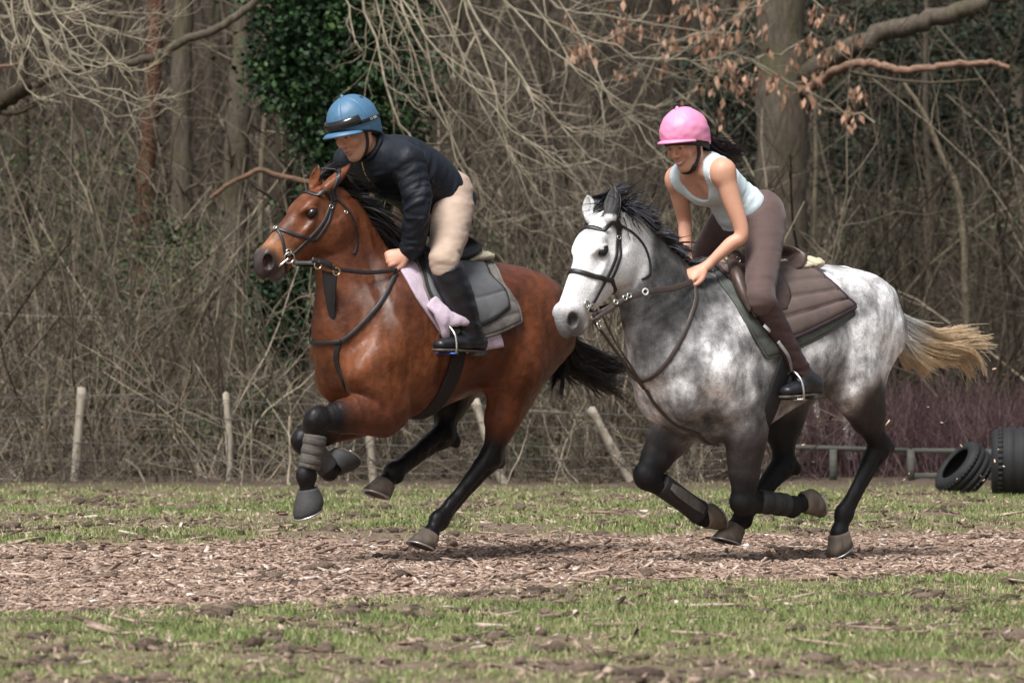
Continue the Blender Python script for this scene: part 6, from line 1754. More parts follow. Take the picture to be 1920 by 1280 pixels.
# ------------------------------------------------------------------ wood chips, stones, clods
def boxes(n, x, y, lz, ln, wd, th, tilt, name, mat, label, cat, lift=.0):
    m = len(x); yaw = rg.normal(0, .75, m) + (rg.random(m) < .25) * rg.uniform(0, 3.14, m); tl = rg.normal(0, tilt, m); rl = rg.normal(0, tilt, m)
    ax = np.stack([np.cos(yaw) * np.cos(tl), np.sin(yaw) * np.cos(tl), np.sin(tl)], 1); sd = np.stack([-np.sin(yaw), np.cos(yaw), 0 * yaw], 1); sd = sd * np.cos(rl)[:, None] + np.array([0, 0, 1]) * np.sin(rl)[:, None]
    up = np.cross(ax, sd); c = np.stack([x, y, lz + lift], 1)
    V = []
    for i, (a_, b_, c_) in enumerate([(-1, -1, -1), (1, -1, -1), (1, 1, -1), (-1, 1, -1), (-1, -1, 1), (1, -1, 1), (1, 1, 1), (-1, 1, 1)]):
        j = 1 + rg.uniform(-.35, .2, (m, 1))
        V.append(c + ax * (ln[:, None] * a_ * j) + sd * (wd[:, None] * b_ * (1 + rg.uniform(-.5, .2, (m, 1)))) + up * (th[:, None] * c_))
    V = np.stack(V, 1).reshape(-1, 3); o = (np.arange(m) * 8)[:, None]
    F = np.concatenate([o + np.array(f) for f in ([0, 3, 2, 1], [4, 5, 6, 7], [0, 1, 5, 4], [1, 2, 6, 5], [2, 3, 7, 6], [3, 0, 4, 7])])
    return tag(mesh(name, V, F, mat, None, False, {'vary': np.repeat(rg.random(m), 8)}), label, cat, kind='stuff')
M['chip'] = vary_mat('wood_chips', [(0, (.13, .088, .066)), (.35, (.26, .182, .138)), (.75, (.38, .28, .218)), (.93, (.47, .365, .295)), (1, (.60, .51, .44))], rough=.9, nscale=60, namt=.3)
x, y = scatter(105000, -6.6, 5.2, 1.7); tm = terrain(x, y)[1]; kk = fnoise(np.stack([x, y, 0 * x], 1) + 5, 6.0, 3)
keep = rg.random(len(x)) < np.clip(sst(.1, .75, tm + .35 * kk) + .012, 0, 1); x, y = x[keep], y[keep]; m = len(x)
ln = np.clip(rg.lognormal(-4.45, .55, m), .004, .055); boxes(m, x, y, gz_at(x, y), ln, ln * rg.uniform(.18, .5, m), rg.uniform(.0015, .005, m), .28, 'wood_chips', M['chip'], 'brown wood chips covering the gallop track', 'wood chips', .003)
# bigger sticks of bark lying about
x, y = scatter(400, -6.5, 5.0, 1.7); m = len(x); ln = rg.uniform(.03, .11, m); boxes(m, x, y, gz_at(x, y), ln, rg.uniform(.006, .014, m), rg.uniform(.003, .007, m), .15, 'bark_slivers', M['chip'], 'pale bark slivers strewn over track and grass', 'bark', .008)

# dead leaves and straw trodden into the grass
x, y = scatter(14000, -8.6, 8.5, 1.7); tm = terrain(x, y)[1]; kk = fnoise(np.stack([x, y, 0 * x], 1), 1.6, 3); keep = (tm < .5) & (rg.random(len(x)) < np.clip(.55 - 1.2 * kk, .12, 1)); x, y = x[keep], y[keep]; m = len(x)
ln = rg.uniform(.006, .028, m); boxes(m, x, y, gz_at(x, y), ln, ln * rg.uniform(.15, .6, m), np.full(m, .0012), .45, 'leaf_litter', M['chip'], 'dead leaves and straw trodden into the grass', 'leaf litter', .010)
def lumps(x, y, r, flat, mat, name, label, cat, rough=.25, sink=.3):
    """small irregular stones or clods as one object"""
    t = (1 + 5 ** .5) / 2
    iv = np.array([(-1, t, 0), (1, t, 0), (-1, -t, 0), (1, -t, 0), (0, -1, t), (0, 1, t), (0, -1, -t), (0, 1, -t), (t, 0, -1), (t, 0, 1), (-t, 0, -1), (-t, 0, 1)]); iv = iv / np.linalg.norm(iv[0])
    it = np.array([(0, 11, 5), (0, 5, 1), (0, 1, 7), (0, 7, 10), (0, 10, 11), (1, 5, 9), (5, 11, 4), (11, 10, 2), (10, 7, 6), (7, 1, 8), (3, 9, 4), (3, 4, 2), (3, 2, 6), (3, 6, 8), (3, 8, 9), (4, 9, 5), (2, 4, 11), (6, 2, 10), (8, 6, 7), (9, 8, 1)])
    m = len(x); c = np.stack([x, y, gz_at(x, y) + r * flat * (1 - sink * 2)], 1)
    V = c[:, None] + iv[None] * r[:, None, None] * (1 + rg.uniform(-rough, rough, (m, 12, 1))) * np.stack([rg.uniform(.8, 1.5, m), rg.uniform(.7, 1.2, m), np.full(m, flat)], 1)[:, None]
    F = (np.arange(m) * 12)[:, None, None] + it[None]
    return tag(mesh(name, V.reshape(-1, 3), F.reshape(-1, 3), mat, None, cat != 'stones', {'vary': np.repeat(rg.random(m), 12)}), label, cat, kind='stuff')
M['flint'] = vary_mat('white_flint', [(0, (.42, .40, .37)), (1, (.80, .79, .76))], rough=.6, nscale=50, namt=.1)
M['clod'] = vary_mat('soil_clods', [(0, (.062, .044, .033)), (1, (.16, .118, .088))], rough=1.0, nscale=70, namt=.4, bump=.8)
x, y = scatter(1400, -6.6, 5.0, 1.7); tm = terrain(x, y)[1]; keep = rg.random(len(x)) < tm * .65 + .05; x, y = x[keep], y[keep]
lumps(x, y, np.clip(rg.lognormal(-5.0, .4, len(x)), .004, .018), .55, M['flint'], 'flint_stones', 'small white flint stones in the track', 'stones')
def clods(n, y0, y1, rmed, pred):
    x, y = scatter(n, y0, y1, 1.7); keep = pred(x, y); x, y = x[keep], y[keep]
    cx = np.repeat(x, 16) + rg.normal(0, .055, len(x) * 16); cy = np.repeat(y, 16) + rg.normal(0, .06, len(x) * 16)
    return cx, cy, np.clip(rg.lognormal(math.log(rmed), .5, len(cx)), .004, .045)
x, y, r = clods(640, -8.6, 8.5, .0125, lambda x, y: (terrain(x, y)[1] < .6))
lumps(x, y, r, .6, M['clod'], 'mud_clods', 'dark clods of mud kicked up on the grass', 'mud clods', .4)
x, y, r = clods(90, -2.6, 3.0, .011, lambda x, y: (terrain(x, y)[1] > .3))
lumps(x, y, r, .6, M['clod'], 'mud_clods', 'churned dark soil lumps in the track', 'mud clods', .4)

# ------------------------------------------------------------------ woodland
def tubes_np(items, sides):
    """items: list of (P (n,k,3), R (n,k), vary (n,))"""
    T = Tubes(sides); Vs, Fs, As, off = [], [], [], 0
    for P, R, A in items:
        n, k, _ = P.shape
        if n == 0: continue
        Tn = np.gradient(P, axis=1); Tn /= np.maximum(np.linalg.norm(Tn, axis=2, keepdims=True), 1e-9)
        ref = np.where(np.abs(Tn[:, :1, 2:3]) > .8, np.array([1.0, .13, .2]), np.array([.07, .11, 1.0]))
        U = np.cross(Tn, np.broadcast_to(ref, Tn.shape)); U /= np.maximum(np.linalg.norm(U, axis=2, keepdims=True), 1e-9); W = np.cross(Tn, U)
        ang = np.arange(sides) / sides * 2 * math.pi
        ring = P[:, :, None] + R[:, :, None, None] * (np.cos(ang)[:, None] * U[:, :, None] + np.sin(ang)[:, None] * W[:, :, None])
        Vs.append(ring.reshape(-1, 3)); As.append(np.repeat(A, k * sides))
        b = (np.arange(n)[:, None, None] * k + np.arange(k - 1)[None, :, None]) * sides + off; j = np.arange(sides)[None, None]; j2 = (j + 1) % sides
        Fs.append(np.stack([b + j, b + j2, b + sides + j2, b + sides + j], -1).reshape(-1, 4)); off += n * k * sides
    return np.concatenate(Vs), np.concatenate(Fs), np.concatenate(As)
def stems(base, dirs, length, k, wig, grav, r0, r1, rng):
    n = len(base); d = dirs / np.linalg.norm(dirs, axis=1, keepdims=True)
    st = np.zeros((n, k, 3)); st[:, 0] = base; cur = d.copy(); L = (length / (k - 1))[:, None]
    g = np.zeros(3); g[2] = grav
    for i in range(1, k):
        cur = cur + rng.normal(0, wig, (n, 3)) + g; cur /= np.linalg.norm(cur, axis=1, keepdims=True)
        st[:, i] = st[:, i - 1] + cur * L
    R = r0[:, None] + (r1 - r0)[:, None] * np.linspace(0, 1, k)[None] ** .8
    return st, R
def kids(P, R, A, m, lscale, k, wig, grav, spread, rng, tmin=.2, rs=.55, rmin=.0018):
    n, kk, _ = P.shape; t = rng.uniform(tmin, .98, (n, m)) * (kk - 1); a = np.minimum(t.astype(int), kk - 2); f = (t - a)[..., None]
    ii = np.arange(n)[:, None]; b = P[ii, a] * (1 - f) + P[ii, a + 1] * f; tg = P[ii, a + 1] - P[ii, a]; tg /= np.maximum(np.linalg.norm(tg, axis=2, keepdims=True), 1e-9)
    rb = R[ii, a]; Lp = np.linalg.norm(P[:, -1] - P[:, 0], axis=1)[:, None]
    o = rng.normal(0, 1, (n, m, 3)); o -= tg * (o * tg).sum(2, keepdims=True); o /= np.maximum(np.linalg.norm(o, axis=2, keepdims=True), 1e-9)
    d = (tg + o * spread).reshape(-1, 3); ln = (Lp * lscale * (1.15 - .6 * t / (kk - 1)) * rng.uniform(.5, 1.3, (n, m))).ravel()
    r0 = np.maximum(rb.ravel() * rs, rmin); Pn, Rn = stems(b.reshape(-1, 3), d, ln, k, wig, grav, r0, np.maximum(r0 * .35, rmin * .6), rng)
    return Pn, Rn, np.repeat(A, m) + rng.normal(0, .05, n * m)
def bark_mat(name, c1, c2, moss=None, sc=(6, 6, 1.2)):
    m, nt, b = newmat(name); n = noise_node(nt, 5.0, 6, .65, stretch=sc); r = ramp_node(nt, [(.30, c2), (.70, c1)]); nt.links.new(n.outputs['Fac'], r.inputs[0]); out = r.outputs[0]
    if moss:
        n2 = noise_node(nt, 2.2, 4); r2 = ramp_node(nt, [(.50, (0, 0, 0)), (.75, (.7, .7, .7))]); nt.links.new(n2.outputs['Fac'], r2.inputs[0])
        mx = nt.nodes.new('ShaderNodeMix'); mx.data_type = 'RGBA'; nt.links.new(r2.outputs[0], mx.inputs['Factor']); nt.links.new(out, mx.inputs['A']); mx.inputs['B'].default_value = (*moss, 1); out = mx.outputs['Result']
    nt.links.new(out, b.inputs['Base Color']); b.inputs['Roughness'].default_value = .92; b.inputs['Specular IOR Level'].default_value = .2
    bump_node(nt, b, n.outputs['Fac'], .8, .03); return m
M['twig'] = vary_mat('bare_twigs', [(0, (.040, .033, .025)), (.4, (.098, .081, .060)), (.7, (.19, .158, .116)), (1, (.34, .29, .215))], rough=.9, spec=.15, nscale=8, namt=.3)
M['twig_pale'] = vary_mat('pale_lichen_twigs', [(0, (.17, .142, .105)), (.5, (.29, .25, .185)), (.85, (.40, .36, .27)), (1, (.36, .27, .08))], rough=.9, spec=.15, nscale=12, namt=.35)
M['twig_red'] = vary_mat('red_dogwood_twigs', [(0, (.035, .018, .019)), (.6, (.082, .042, .045)), (1, (.17, .115, .115))], rough=.8, nscale=8)
M['bark_grey'] = bark_mat('grey_bark', (.135, .112, .085), (.060, .049, .038), (.085, .085, .035))
M['bark_dark'] = bark_mat('dark_bark', (.075, .058, .042), (.035, .027, .020), (.050, .052, .022))
M['bark_red'] = bark_mat('reddish_bark', (.130, .062, .036), (.060, .032, .022))
M['bark_pale'] = bark_mat('pale_bark', (.24, .20, .135), (.12, .10, .070))
M['bark_pink'] = bark_mat('stripped_branch_wood', (.34, .215, .15), (.16, .10, .070), sc=(2, 8, 8))
M['leaf_dead'] = vary_mat('dead_leaves', [(0, (.20, .105, .062)), (1, (.46, .29, .20))], rough=.8, nscale=30)
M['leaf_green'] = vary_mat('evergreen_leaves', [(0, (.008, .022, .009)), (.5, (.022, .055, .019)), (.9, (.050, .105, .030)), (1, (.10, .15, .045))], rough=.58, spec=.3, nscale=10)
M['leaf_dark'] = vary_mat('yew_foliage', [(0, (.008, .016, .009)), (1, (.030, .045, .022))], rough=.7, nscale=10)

def leaves(C, size, rng, mat, name, parent, elong=1.6, hang=False, vary=None):
    n = len(C); a = rng.normal(0, 1, (n, 3)); a /= np.linalg.norm(a, axis=1, keepdims=True)
    if hang: a = a * .45 + np.array([0, 0, -1.0]); a /= np.linalg.norm(a, axis=1, keepdims=True)
    s = np.cross(a, rng.normal(0, 1, (n, 3))); s /= np.linalg.norm(s, axis=1, keepdims=True); u = np.cross(a, s)
    sz = (size * rng.uniform(.6, 1.3, n))[:, None]; L = sz * elong
    V = np.stack([C, C + a * L * .45 + s * sz * .5 + u * sz * .15, C + a * L, C + a * L * .45 - s * sz * .5 + u * sz * .15], 1).reshape(-1, 3)
    o = np.arange(n) * 4; F = np.concatenate([np.stack([o, o + 1, o + 2], 1), np.stack([o, o + 2, o + 3], 1)])
    return mesh(name, V, F, mat, parent, True, {'vary': np.repeat(rng.random(n) if vary is None else vary, 4)})

rw = np.random.default_rng(77)
# ---- the thicket: a mass of bare stems nobody could count
def thicket(n, d0, d1, h0, h1, name, label, tone, per=6, kidn=(6, 3), lean=.35, rad=.011, margin=2.0, bias=1.0, xr=None):
    d = d0 + (d1 - d0) * rw.random(n) ** bias
    x = (rw.random(n) * 2 - 1) * (d * 960 / FPX + margin) if xr is None else (rw.uniform(xr[0], xr[1], n) - 960) / FPX * d
    b = np.stack([x, d - 20, gz_at(x, d - 20) - .03], 1); B = np.repeat(b, per, 0) + rw.normal(0, .10, (n * per, 3)) * np.array([1, 1, 0])
    dr = np.stack([rw.normal(0, lean, n * per), rw.normal(0, lean * .7, n * per), np.ones(n * per)], 1); ln = rw.uniform(h0, h1, n * per)
    A = np.clip(np.repeat(np.where(rw.random(n) < .30, rw.normal(min(tone + .42, .9), .10, n), rw.normal(tone - .14, .14, n)), per) + rw.normal(0, .10, n * per), 0, 1)
    r0 = rad * rw.uniform(.45, 1.3, n * per) * np.where(rw.random(n * per) < .12, 1.9, 1.0); P, R = stems(B, dr, ln, 9, .13, -.015, r0, r0 * .35, rw)
    items = [(P, R, A)]; P2, R2, A2 = kids(P, R, A, kidn[0], .36, 6, .20, -.03, 1.0, rw, .12); items.append((P2, R2, A2))
    if kidn[1]: items.append(kids(P2, R2, A2, kidn[1], .5, 4, .25, -.02, 1.1, rw))
    v, f, a = tubes_np(items, 3)
    return tag(mesh(name, v, f, M['twig'], None, True, {'vary': np.clip(a, 0, 1)}), label, 'thicket', kind='stuff')
thicket(130, 31.2, 36, .5, 2.6, 'thicket', 'tangled bare undergrowth just behind the wire fence', .50, per=6, kidn=(6, 2), rad=.009, xr=(-260, 1440))
thicket(150, 35, 46, 1.2, 5.0, 'thicket', 'dense brown bare thicket filling the wood', .34, per=6, kidn=(8, 2), rad=.013)
thicket(120, 44, 64, 2.0, 8.0, 'thicket', 'far dark tangle of bare stems deep in the wood', .20, per=7, kidn=(8, 1), rad=.022)
# ivy and bramble leaves lighting up the gloom
iv = []
for (px, py, d, r, n) in [(310, 470, 35, .35, 700), (250, 560, 36, .4, 600), (330, 590, 36, .35, 500), (120, 480, 37, .5, 600), (60, 330, 38, .5, 500), (180, 330, 38, .5, 500), (200, 690, 34, .3, 400), (430, 470, 38, .4, 500), (880, 520, 37, .5, 600), (980, 600, 36, .4, 500), (1380, 420, 40, .5, 500), (1600, 480, 41, .6, 600), (1560, 640, 38, .3, 300), (1860, 420, 41, .5, 400), (480, 760, 32.5, .2, 300), (350, 800, 32.3, .25, 350), (985, 850, 32, .18, 260), (560, 830, 32, .2, 250)]:
    iv.append(wp(px, py, d - 20) + rw.normal(0, 1, (n, 3)) * np.array([r, .4, r * .8]) * .6)
leaves(np.concatenate(iv), .032, rw, vary_mat('ivy_leaves', [(0, (.014, .030, .010)), (.6, (.040, .065, .022)), (1, (.11, .115, .045))], rough=.6, nscale=10), 'ivy', None)
tag(bpy.data.objects['ivy'], 'sparse green ivy leaves among the bare stems', 'ivy', kind='stuff')
# low brambles and dead growth at the foot of the fence
thicket(170, 30.3, 33.5, .25, .9, 'brambles', 'low brown brambles and dead stems along the fence foot', .45, per=6, kidn=(4, 1), lean=1.1, rad=.005, xr=(-150, 1500))

def tree(name, label, cat_group, path, r0, r1, mat, branches=(), twigmat=None, twig=None, seed=0, sides=12):
    """path: list of (px, py, d) up the trunk; branches: list of (path, r0, r1)"""
    rng = np.random.default_rng(seed)
    P = np.array([wp(px, py, d - 20) for px, py, d in path]); P[0, 2] = min(P[0, 2], gz_at(P[0, 0], P[0, 1])[0] - .1) if path[0][1] > 500 else P[0, 2]
    base = P[0].copy(); root = empty(name, base, label, 'tree', cat_group)
    C = crom(P, 8); C = C + rng.normal(0, 1, C.shape) * r0 * .05
    T = Tubes(sides); rr = r0 + (r1 - r0) * np.linspace(0, 1, len(C)); rr = rr * (1 + .06 * rng.normal(0, 1, len(C)))
    if path[0][1] > 500: rr[:4] *= np.array([1.5, 1.25, 1.1, 1.03])
    T.add(C, rr); T.build('trunk', mat, root)
    for i, (bp, b0, b1, *mm) in enumerate(branches):
        Q = crom(np.array([wp(px, py, d - 20) for px, py, d in bp]), 6); Q = Q + rng.normal(0, 1, Q.shape) * b0 * .15
        T = Tubes(8); T.add(Q, np.linspace(b0, b1, len(Q))); T.build('limb', mm[0] if mm else mat, root)
    if twig:
        items = twig(rng)
        v, f, a = tubes_np(items, 4); mesh('crown', v, f, twigmat or M['twig'], root, True, {'vary': np.clip(a, 0, 1)})
        return root, items
    return root, None
def spray(main, k=14, r=.012, r1=.0025, wig=.0, tone=.5, jit=.0, rng=rw, n2=7, l2=.33, g2=.02, n3=3, l3=.45, sp=.75, wig2=.16):
    """twigs from guide branches given as pixel paths"""
    Ps, As = [], []
    for g in main:
        C = crom(np.array([wp(px, py, d - 20) for px, py, d in g]), 6); C = C[np.linspace(0, len(C) - 1, k).round().astype(int)]
        Ps.append(C + rng.normal(0, .018, C.shape)); As.append(np.clip(rng.normal(tone, .12), 0, 1))
    P = np.array(Ps); A = np.array(As); n = len(P); R = np.linspace(r, r1, k)[None] * rng.uniform(.7, 1.3, (n, 1))
    it = [(P, R, A)]; a2 = kids(P, R, A, n2, l2, 8, wig2, g2, sp, rng, .12, .6, .0022); it.append(a2)
    if n3: a3 = kids(*a2, n3, l3, 6, wig2, g2 * 1.5, sp, rng, .15, .65, .0018); it.append(a3)
    return it

# the drooping pale-twigged tree behind the riders
mains = []
rs_ = np.random.default_rng(5)
for (x0, x1, y1, d) in [(690, 760, 150, 33), (660, 800, 330, 33), (720, 905, 270, 33.5), (760, 900, 420, 33), (800, 985, 330, 33), (840, 1075, 250, 34), (700, 1050, 300, 33), (820, 1150, 320, 34), (900, 1190, 200, 34), (950, 1240, 260, 34), (880, 1300, 120, 35), (980, 1330, 60, 35), (640, 690, 120, 33), (760, 1120, 380, 33.5), (690, 960, 420, 33), (1000, 1290, 330, 34.5), (850, 1010, 395, 33)]:
    mains.append([(x0 - 20, -120, d), (x0 + (x1 - x0) * .15, 0, d), (x0 + (x1 - x0) * .45, y1 * .45, d - .2), (x0 + (x1 - x0) * .75, y1 * .80, d - .3), (x1, y1, d - .3), (x1 + 55, y1 - 8 + 30 * rs_.random(), d - .3)])
tree('drooping_tree', 'tree with long drooping pale twigs hanging behind the two riders', None, [(757, 900, 36), (760, 600, 36), (752, 250, 36), (762, 100, 36), (780, -150, 36), (800, -500, 36)], .055, .045, M['bark_grey'],
     branches=[([(778, -150, 36), (800, -200, 35), (900, -170, 34.5), (1000, -120, 34.3)], .06, .03), ([(775, -140, 36), (720, -190, 35), (660, -150, 33.5)], .05, .03)], twigmat=M['twig_pale'], twig=lambda r: spray(mains, n2=10, n3=5, rng=r), seed=3)

# top-left lichen-crusted tree
m2 = []
for (x0, x1, y1, dd) in [(-40, 120, 150, 31.5), (-20, 230, 190, 31.5), (20, 290, 215, 31.6), (60, 320, 190, 31.5), (30, 250, 120, 31.7), (60, 330, 70, 31.6), (100, 370, 30, 31.8), (10, 100, 190, 31.4), (40, 180, 140, 31.4), (-30, 60, 90, 31.4), (80, 260, 60, 31.8), (120, 300, 130, 31.7)]:
    m2.append([(x0, -90, dd), (x0 + (x1 - x0) * .1, 0, dd), (x0 + (x1 - x0) * .3, y1 * .55, dd), (x0 + (x1 - x0) * .6, y1 * .95, dd), (x0 + (x1 - x0) * .85, y1, dd), (x1, y1 - 30, dd)])
tree('lichen_tree', 'tree leaning in from the left with yellow lichen twigs and a thick dark limb', None, [(-260, 900, 33), (-230, 500, 33), (-150, 300, 33), (-20, 205, 32.4), (40, 170, 32.2), (75, 150, 32)], .12, .045, M['bark_dark'],
     branches=[([(60, 160, 32), (170, 116, 32), (235, 118, 32), (300, 103, 32), (345, 75, 32), (395, 60, 32), (440, 32, 32), (490, -10, 32), (540, -80, 32)], .036, .030, M['bark_grey']), ([(-150, 300, 33), (-120, 100, 32.5), (-60, -60, 32), (20, -110, 31.6), (120, -100, 31.6)], .06, .03), ([(-20, 205, 32.4), (30, 212, 32.2), (70, 195, 32.1)], .025, .010), ([(-10, 128, 32), (45, 118, 32)], .014, .010, M['bark_pink'])], twigmat=M['twig_pale'], twig=lambda r: spray(m2, n2=9, n3=4, tone=.68, rng=r, l2=.40, g2=.05), seed=4)

# oak with marcescent leaves, thick trunk behind the rider in the tank top
m3 = []
for g in [[(1500, -60, 36), (1420, 10, 35.5), (1320, 60, 35), (1200, 95, 35), (1080, 120, 35)], [(1520, 60, 36), (1440, 110, 35.5), (1360, 80, 35), (1300, 20, 35)], [(1640, 230, 35.2), (1560, 190, 35.2), (1480, 150, 35), (1400, 110, 35), (1330, 85, 35)], [(1300, -80, 35), (1310, 20, 35), (1345, 85, 35), (1440, 130, 35), (1530, 190, 35), (1562, 210, 35)], [(1480, -60, 35.5), (1540, 20, 35), (1565, 60, 35), (1545, 120, 35)], [(1250, -60, 35), (1200, 40, 35), (1120, 80, 35), (1010, 100, 35)], [(1380, -70, 35), (1350, 0, 35), (1260, 50, 35), (1180, 150, 35)], [(1450, -70, 35), (1380, 40, 35), (1330, 130, 35), (1290, 190, 35)]]:
    m3.append(g)
ok, items = tree('oak_tree', 'thick-trunked oak with curled brown leaves behind the rider in the tank top', None, [(1466, 905, 38), (1466, 500, 38), (1466, 250, 38), (1465, 0, 38), (1455, -300, 38), (1450, -900, 38)], .245, .20, M['bark_grey'],
    branches=[([(1490, 165, 38), (1540, 120, 37.6), (1620, 80, 37.2), (1700, 45, 37), (1800, 20, 37), (1920, -30, 37), (2050, -60, 37)], .11, .06), ([(1500, 175, 38), (1545, 150, 37), (1590, 122, 36.5), (1640, 120, 36.3), (1690, 132, 36.2), (1740, 128, 36.2), (1800, 120, 36.2), (1860, 118, 36.2), (1890, 128, 36.2)], .045, .022, M['bark_pink']), ([(1590, 135, 36.6), (1680, 150, 36.4), (1760, 155, 36.4), (1840, 148, 36.4)], .016, .008)],
    twigmat=M['twig_pale'], twig=lambda r: spray(m3, n2=7, n3=2, tone=.30, rng=r, r=.010, g2=-.01), seed=6)
tips = np.concatenate([it[0][:, -1] for it in items[1:]] + [it[0][:, -3] for it in items[1:]]); tips = tips[(tips[:, 2] > 2.8)]
C = np.repeat(tips[rw.random(len(tips)) < .62], 3, 0); C = C + rw.normal(0, .035, C.shape)
leaves(C, .040, rw, M['leaf_dead'], 'leaves', ok, 2.0, True)

# named trunks
for nm, lab, path, r0, r1, mt in [
    ('tall_tree', 'tall grey trunk left of centre with a sunlit upper part', [(345, 890, 37), (342, 500, 37), (340, 250, 37), (342, 0, 37), (345, -500, 37)], .098, .085, M['bark_grey']),
    ('tall_tree', 'reddish pine trunk at the left behind the lichen twigs', [(262, 880, 38), (268, 500, 38), (280, 250, 38), (290, 100, 38), (300, -400, 38)], .085, .07, M['bark_red']),
    ('tall_tree', 'smooth brown trunk between the reddish pine and the holly', [(432, 890, 36.5), (436, 500, 36.5), (446, 250, 36.5), (458, 60, 36.5), (470, -400, 36.5)], .115, .09, M['bark_grey']),
    ('tall_tree', 'dark trunk at the left edge of the holly', [(530, 880, 36), (530, 500, 36), (532, 250, 36), (535, -300, 36)], .085, .08, M['bark_dark']),
    ('slender_tree', 'thin pale stem standing alone left of the holly', [(492, 900, 36), (492, 600, 36), (490, 330, 36), (496, 230, 36), (502, 130, 36), (508, 50, 36), (498, -40, 36), (490, -200, 36)], .026, .018, M['bark_pale']),
    ('slender_tree', 'dark upright trunk at the far left edge', [(42, 900, 38), (44, 500, 38), (40, 200, 38), (36, -200, 38)], .07, .06, M['bark_dark']),
    ('slender_tree', 'grey stem rising behind the chest of the bay', [(585, 905, 33.5), (592, 720, 33.5), (598, 560, 33.5), (602, 430, 34)], .10, .08, M['bark_grey']),
    ('slender_tree', 'crooked thin stem right of the oak', [(1545, 900, 40), (1535, 700, 40), (1525, 480, 40), (1530, 300, 40), (1525, 100, 40)], .028, .018, M['bark_pale']),
    ('slender_tree', 'leaning forked stem at the upper right', [(1815, 880, 39), (1812, 600, 39), (1800, 380, 39), (1765, 290, 39), (1730, 210, 39), (1690, 150, 39)], .038, .020, M['bark_pale']),
    ('slender_tree', 'straight grey stem at the right behind the pale tail', [(1745, 880, 41), (1740, 600, 41), (1745, 400, 41), (1735, 200, 41), (1740, -100, 41)], .030, .022, M['bark_grey']),
    ('slender_tree', 'slanting pale sapling left of the forked one', [(318, 905, 34), (340, 760, 34), (362, 640, 34), (395, 560, 34), (440, 480, 34), (472, 440, 34)], .020, .010, M['bark_pale']),
    ('slender_tree', 'forked grey sapling leaning right near the bay muzzle', [(340, 880, 33.5), (352, 700, 33.5), (358, 640, 33.5), (395, 560, 33.5), (440, 510, 33.5)], .022, .010, M['bark_pale']),
    ('slender_tree', 'pale sapling rising diagonally behind the first fence post', [(95, 905, 33), (120, 700, 33), (145, 610, 33), (175, 530, 33), (190, 480, 33)], .018, .010, M['bark_pale']),
    ('slender_tree', 'bent thin stem touching the ground beside the first fence post', [(105, 905, 31.5), (88, 840, 31.5), (84, 760, 31.5), (86, 700, 31.5), (45, 665, 31.5)], .016, .009, M['bark_pale'])]:
    rr_ = np.random.default_rng(abs(hash(lab)) % 1000 if False else len(lab) * 7)
    tg_ = path[2:-1]
    tree(nm, lab, None, path, r0, r1, mt, twigmat=M['twig'], twig=lambda r, p_=path, r_=r0: spray([p_[1:]], k=12, r=r_ * .45, r1=.004, n2=9, l2=.18, n3=4, tone=.45, rng=r, sp=1.2), seed=len(lab))
M['bark_bough'] = bark_mat('bough_bark', (.22, .135, .088), (.09, .058, .040), sc=(2, 8, 8))
# broken orange-brown bough in front of the holly
bo = np.array([wp(*p) for p in [(395, 372, 13), (430, 345, 13), (462, 330, 13), (488, 318, 13), (515, 328, 13), (560, 338, 13), (620, 352, 13), (700, 372, 13)]])
T = Tubes(8); T.add(crom(bo, 5), np.linspace(.018, .026, len(crom(bo, 5)))); o_ = T.build('broken_bough', M['bark_bough']); tag(o_, 'broken orange brown bough hanging beside the bay ears', 'branch')

# deep-wood trees, one like another
rd = np.random.default_rng(99)
for i in range(46):
    d = rd.uniform(46, 78); px = rd.uniform(-150, 2070)
    if 1380 < px < 1540 and d < 50: continue
    r = rd.uniform(.05, .15); ln = rd.normal(0, 25)
    tree('wood_tree', 'bare trunk deep in the wood behind the thicket', 'trees deep in the wood', [(px, 860, d), (px + ln * .3, 600, d), (px + ln * .6, 300, d), (px + ln, 0, d), (px + ln * 1.6, -500, d)], r, r * .7, M[('bark_dark', 'bark_grey', 'bark_dark')[i % 3]], seed=i, sides=8)

# evergreens
def evergreen(name, label, lobes, n, size, mat, seed, stem, vb=.0):
    rng = np.random.default_rng(seed); base = wp(*stem[0]); base[2] = gz_at(base[0], base[1])[0]
    root = empty(name, base, label, 'tree')
    T = Tubes(8); S_ = crom(np.array([base - np.array([0, 0, .1])] + [wp(*p) for p in stem[1:]]), 5); T.add(S_, np.linspace(.09, .05, len(S_))); T.build('trunk', M['bark_dark'], root)
    Cs = []; lobes = np.array([np.concatenate([wp(px, py, d - 20), [r]]) for px, py, d, r in lobes])
    w = lobes[:, 3] ** 2; w /= w.sum()
    # sprays of leaves round twig ends
    ns = n // 26; li = rng.choice(len(lobes), ns, p=w); dv = rng.normal(0, 1, (ns, 3)); dv /= np.linalg.norm(dv, axis=1, keepdims=True)
    c = lobes[li, :3] + dv * (lobes[li, 3] * rng.uniform(.25, 1.30, ns) ** .7)[:, None]
    C = np.repeat(c, 26, 0) + rng.normal(0, 1, (ns * 26, 3)) * np.array([.10, .09, .055]); out = rng.random(ns)
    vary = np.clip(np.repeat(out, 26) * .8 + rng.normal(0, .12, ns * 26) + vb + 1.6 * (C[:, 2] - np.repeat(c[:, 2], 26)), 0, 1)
    T = Tubes(3)
    for q in range(0, ns, 3):
        a0 = S_[min(len(S_) - 1, int(np.argmin(np.linalg.norm(S_ - c[q], axis=1))))]; T.add(np.array([a0, (a0 + c[q]) / 2 + rng.normal(0, .05, 3), c[q]]), np.array([.012, .008, .004]), .1)
    T.build('limbs', M['twig'], root)['kind'] = 'stuff'
    leaves(C, size, rng, mat, 'crown', root, 1.5, vary=vary)['kind'] = 'stuff'
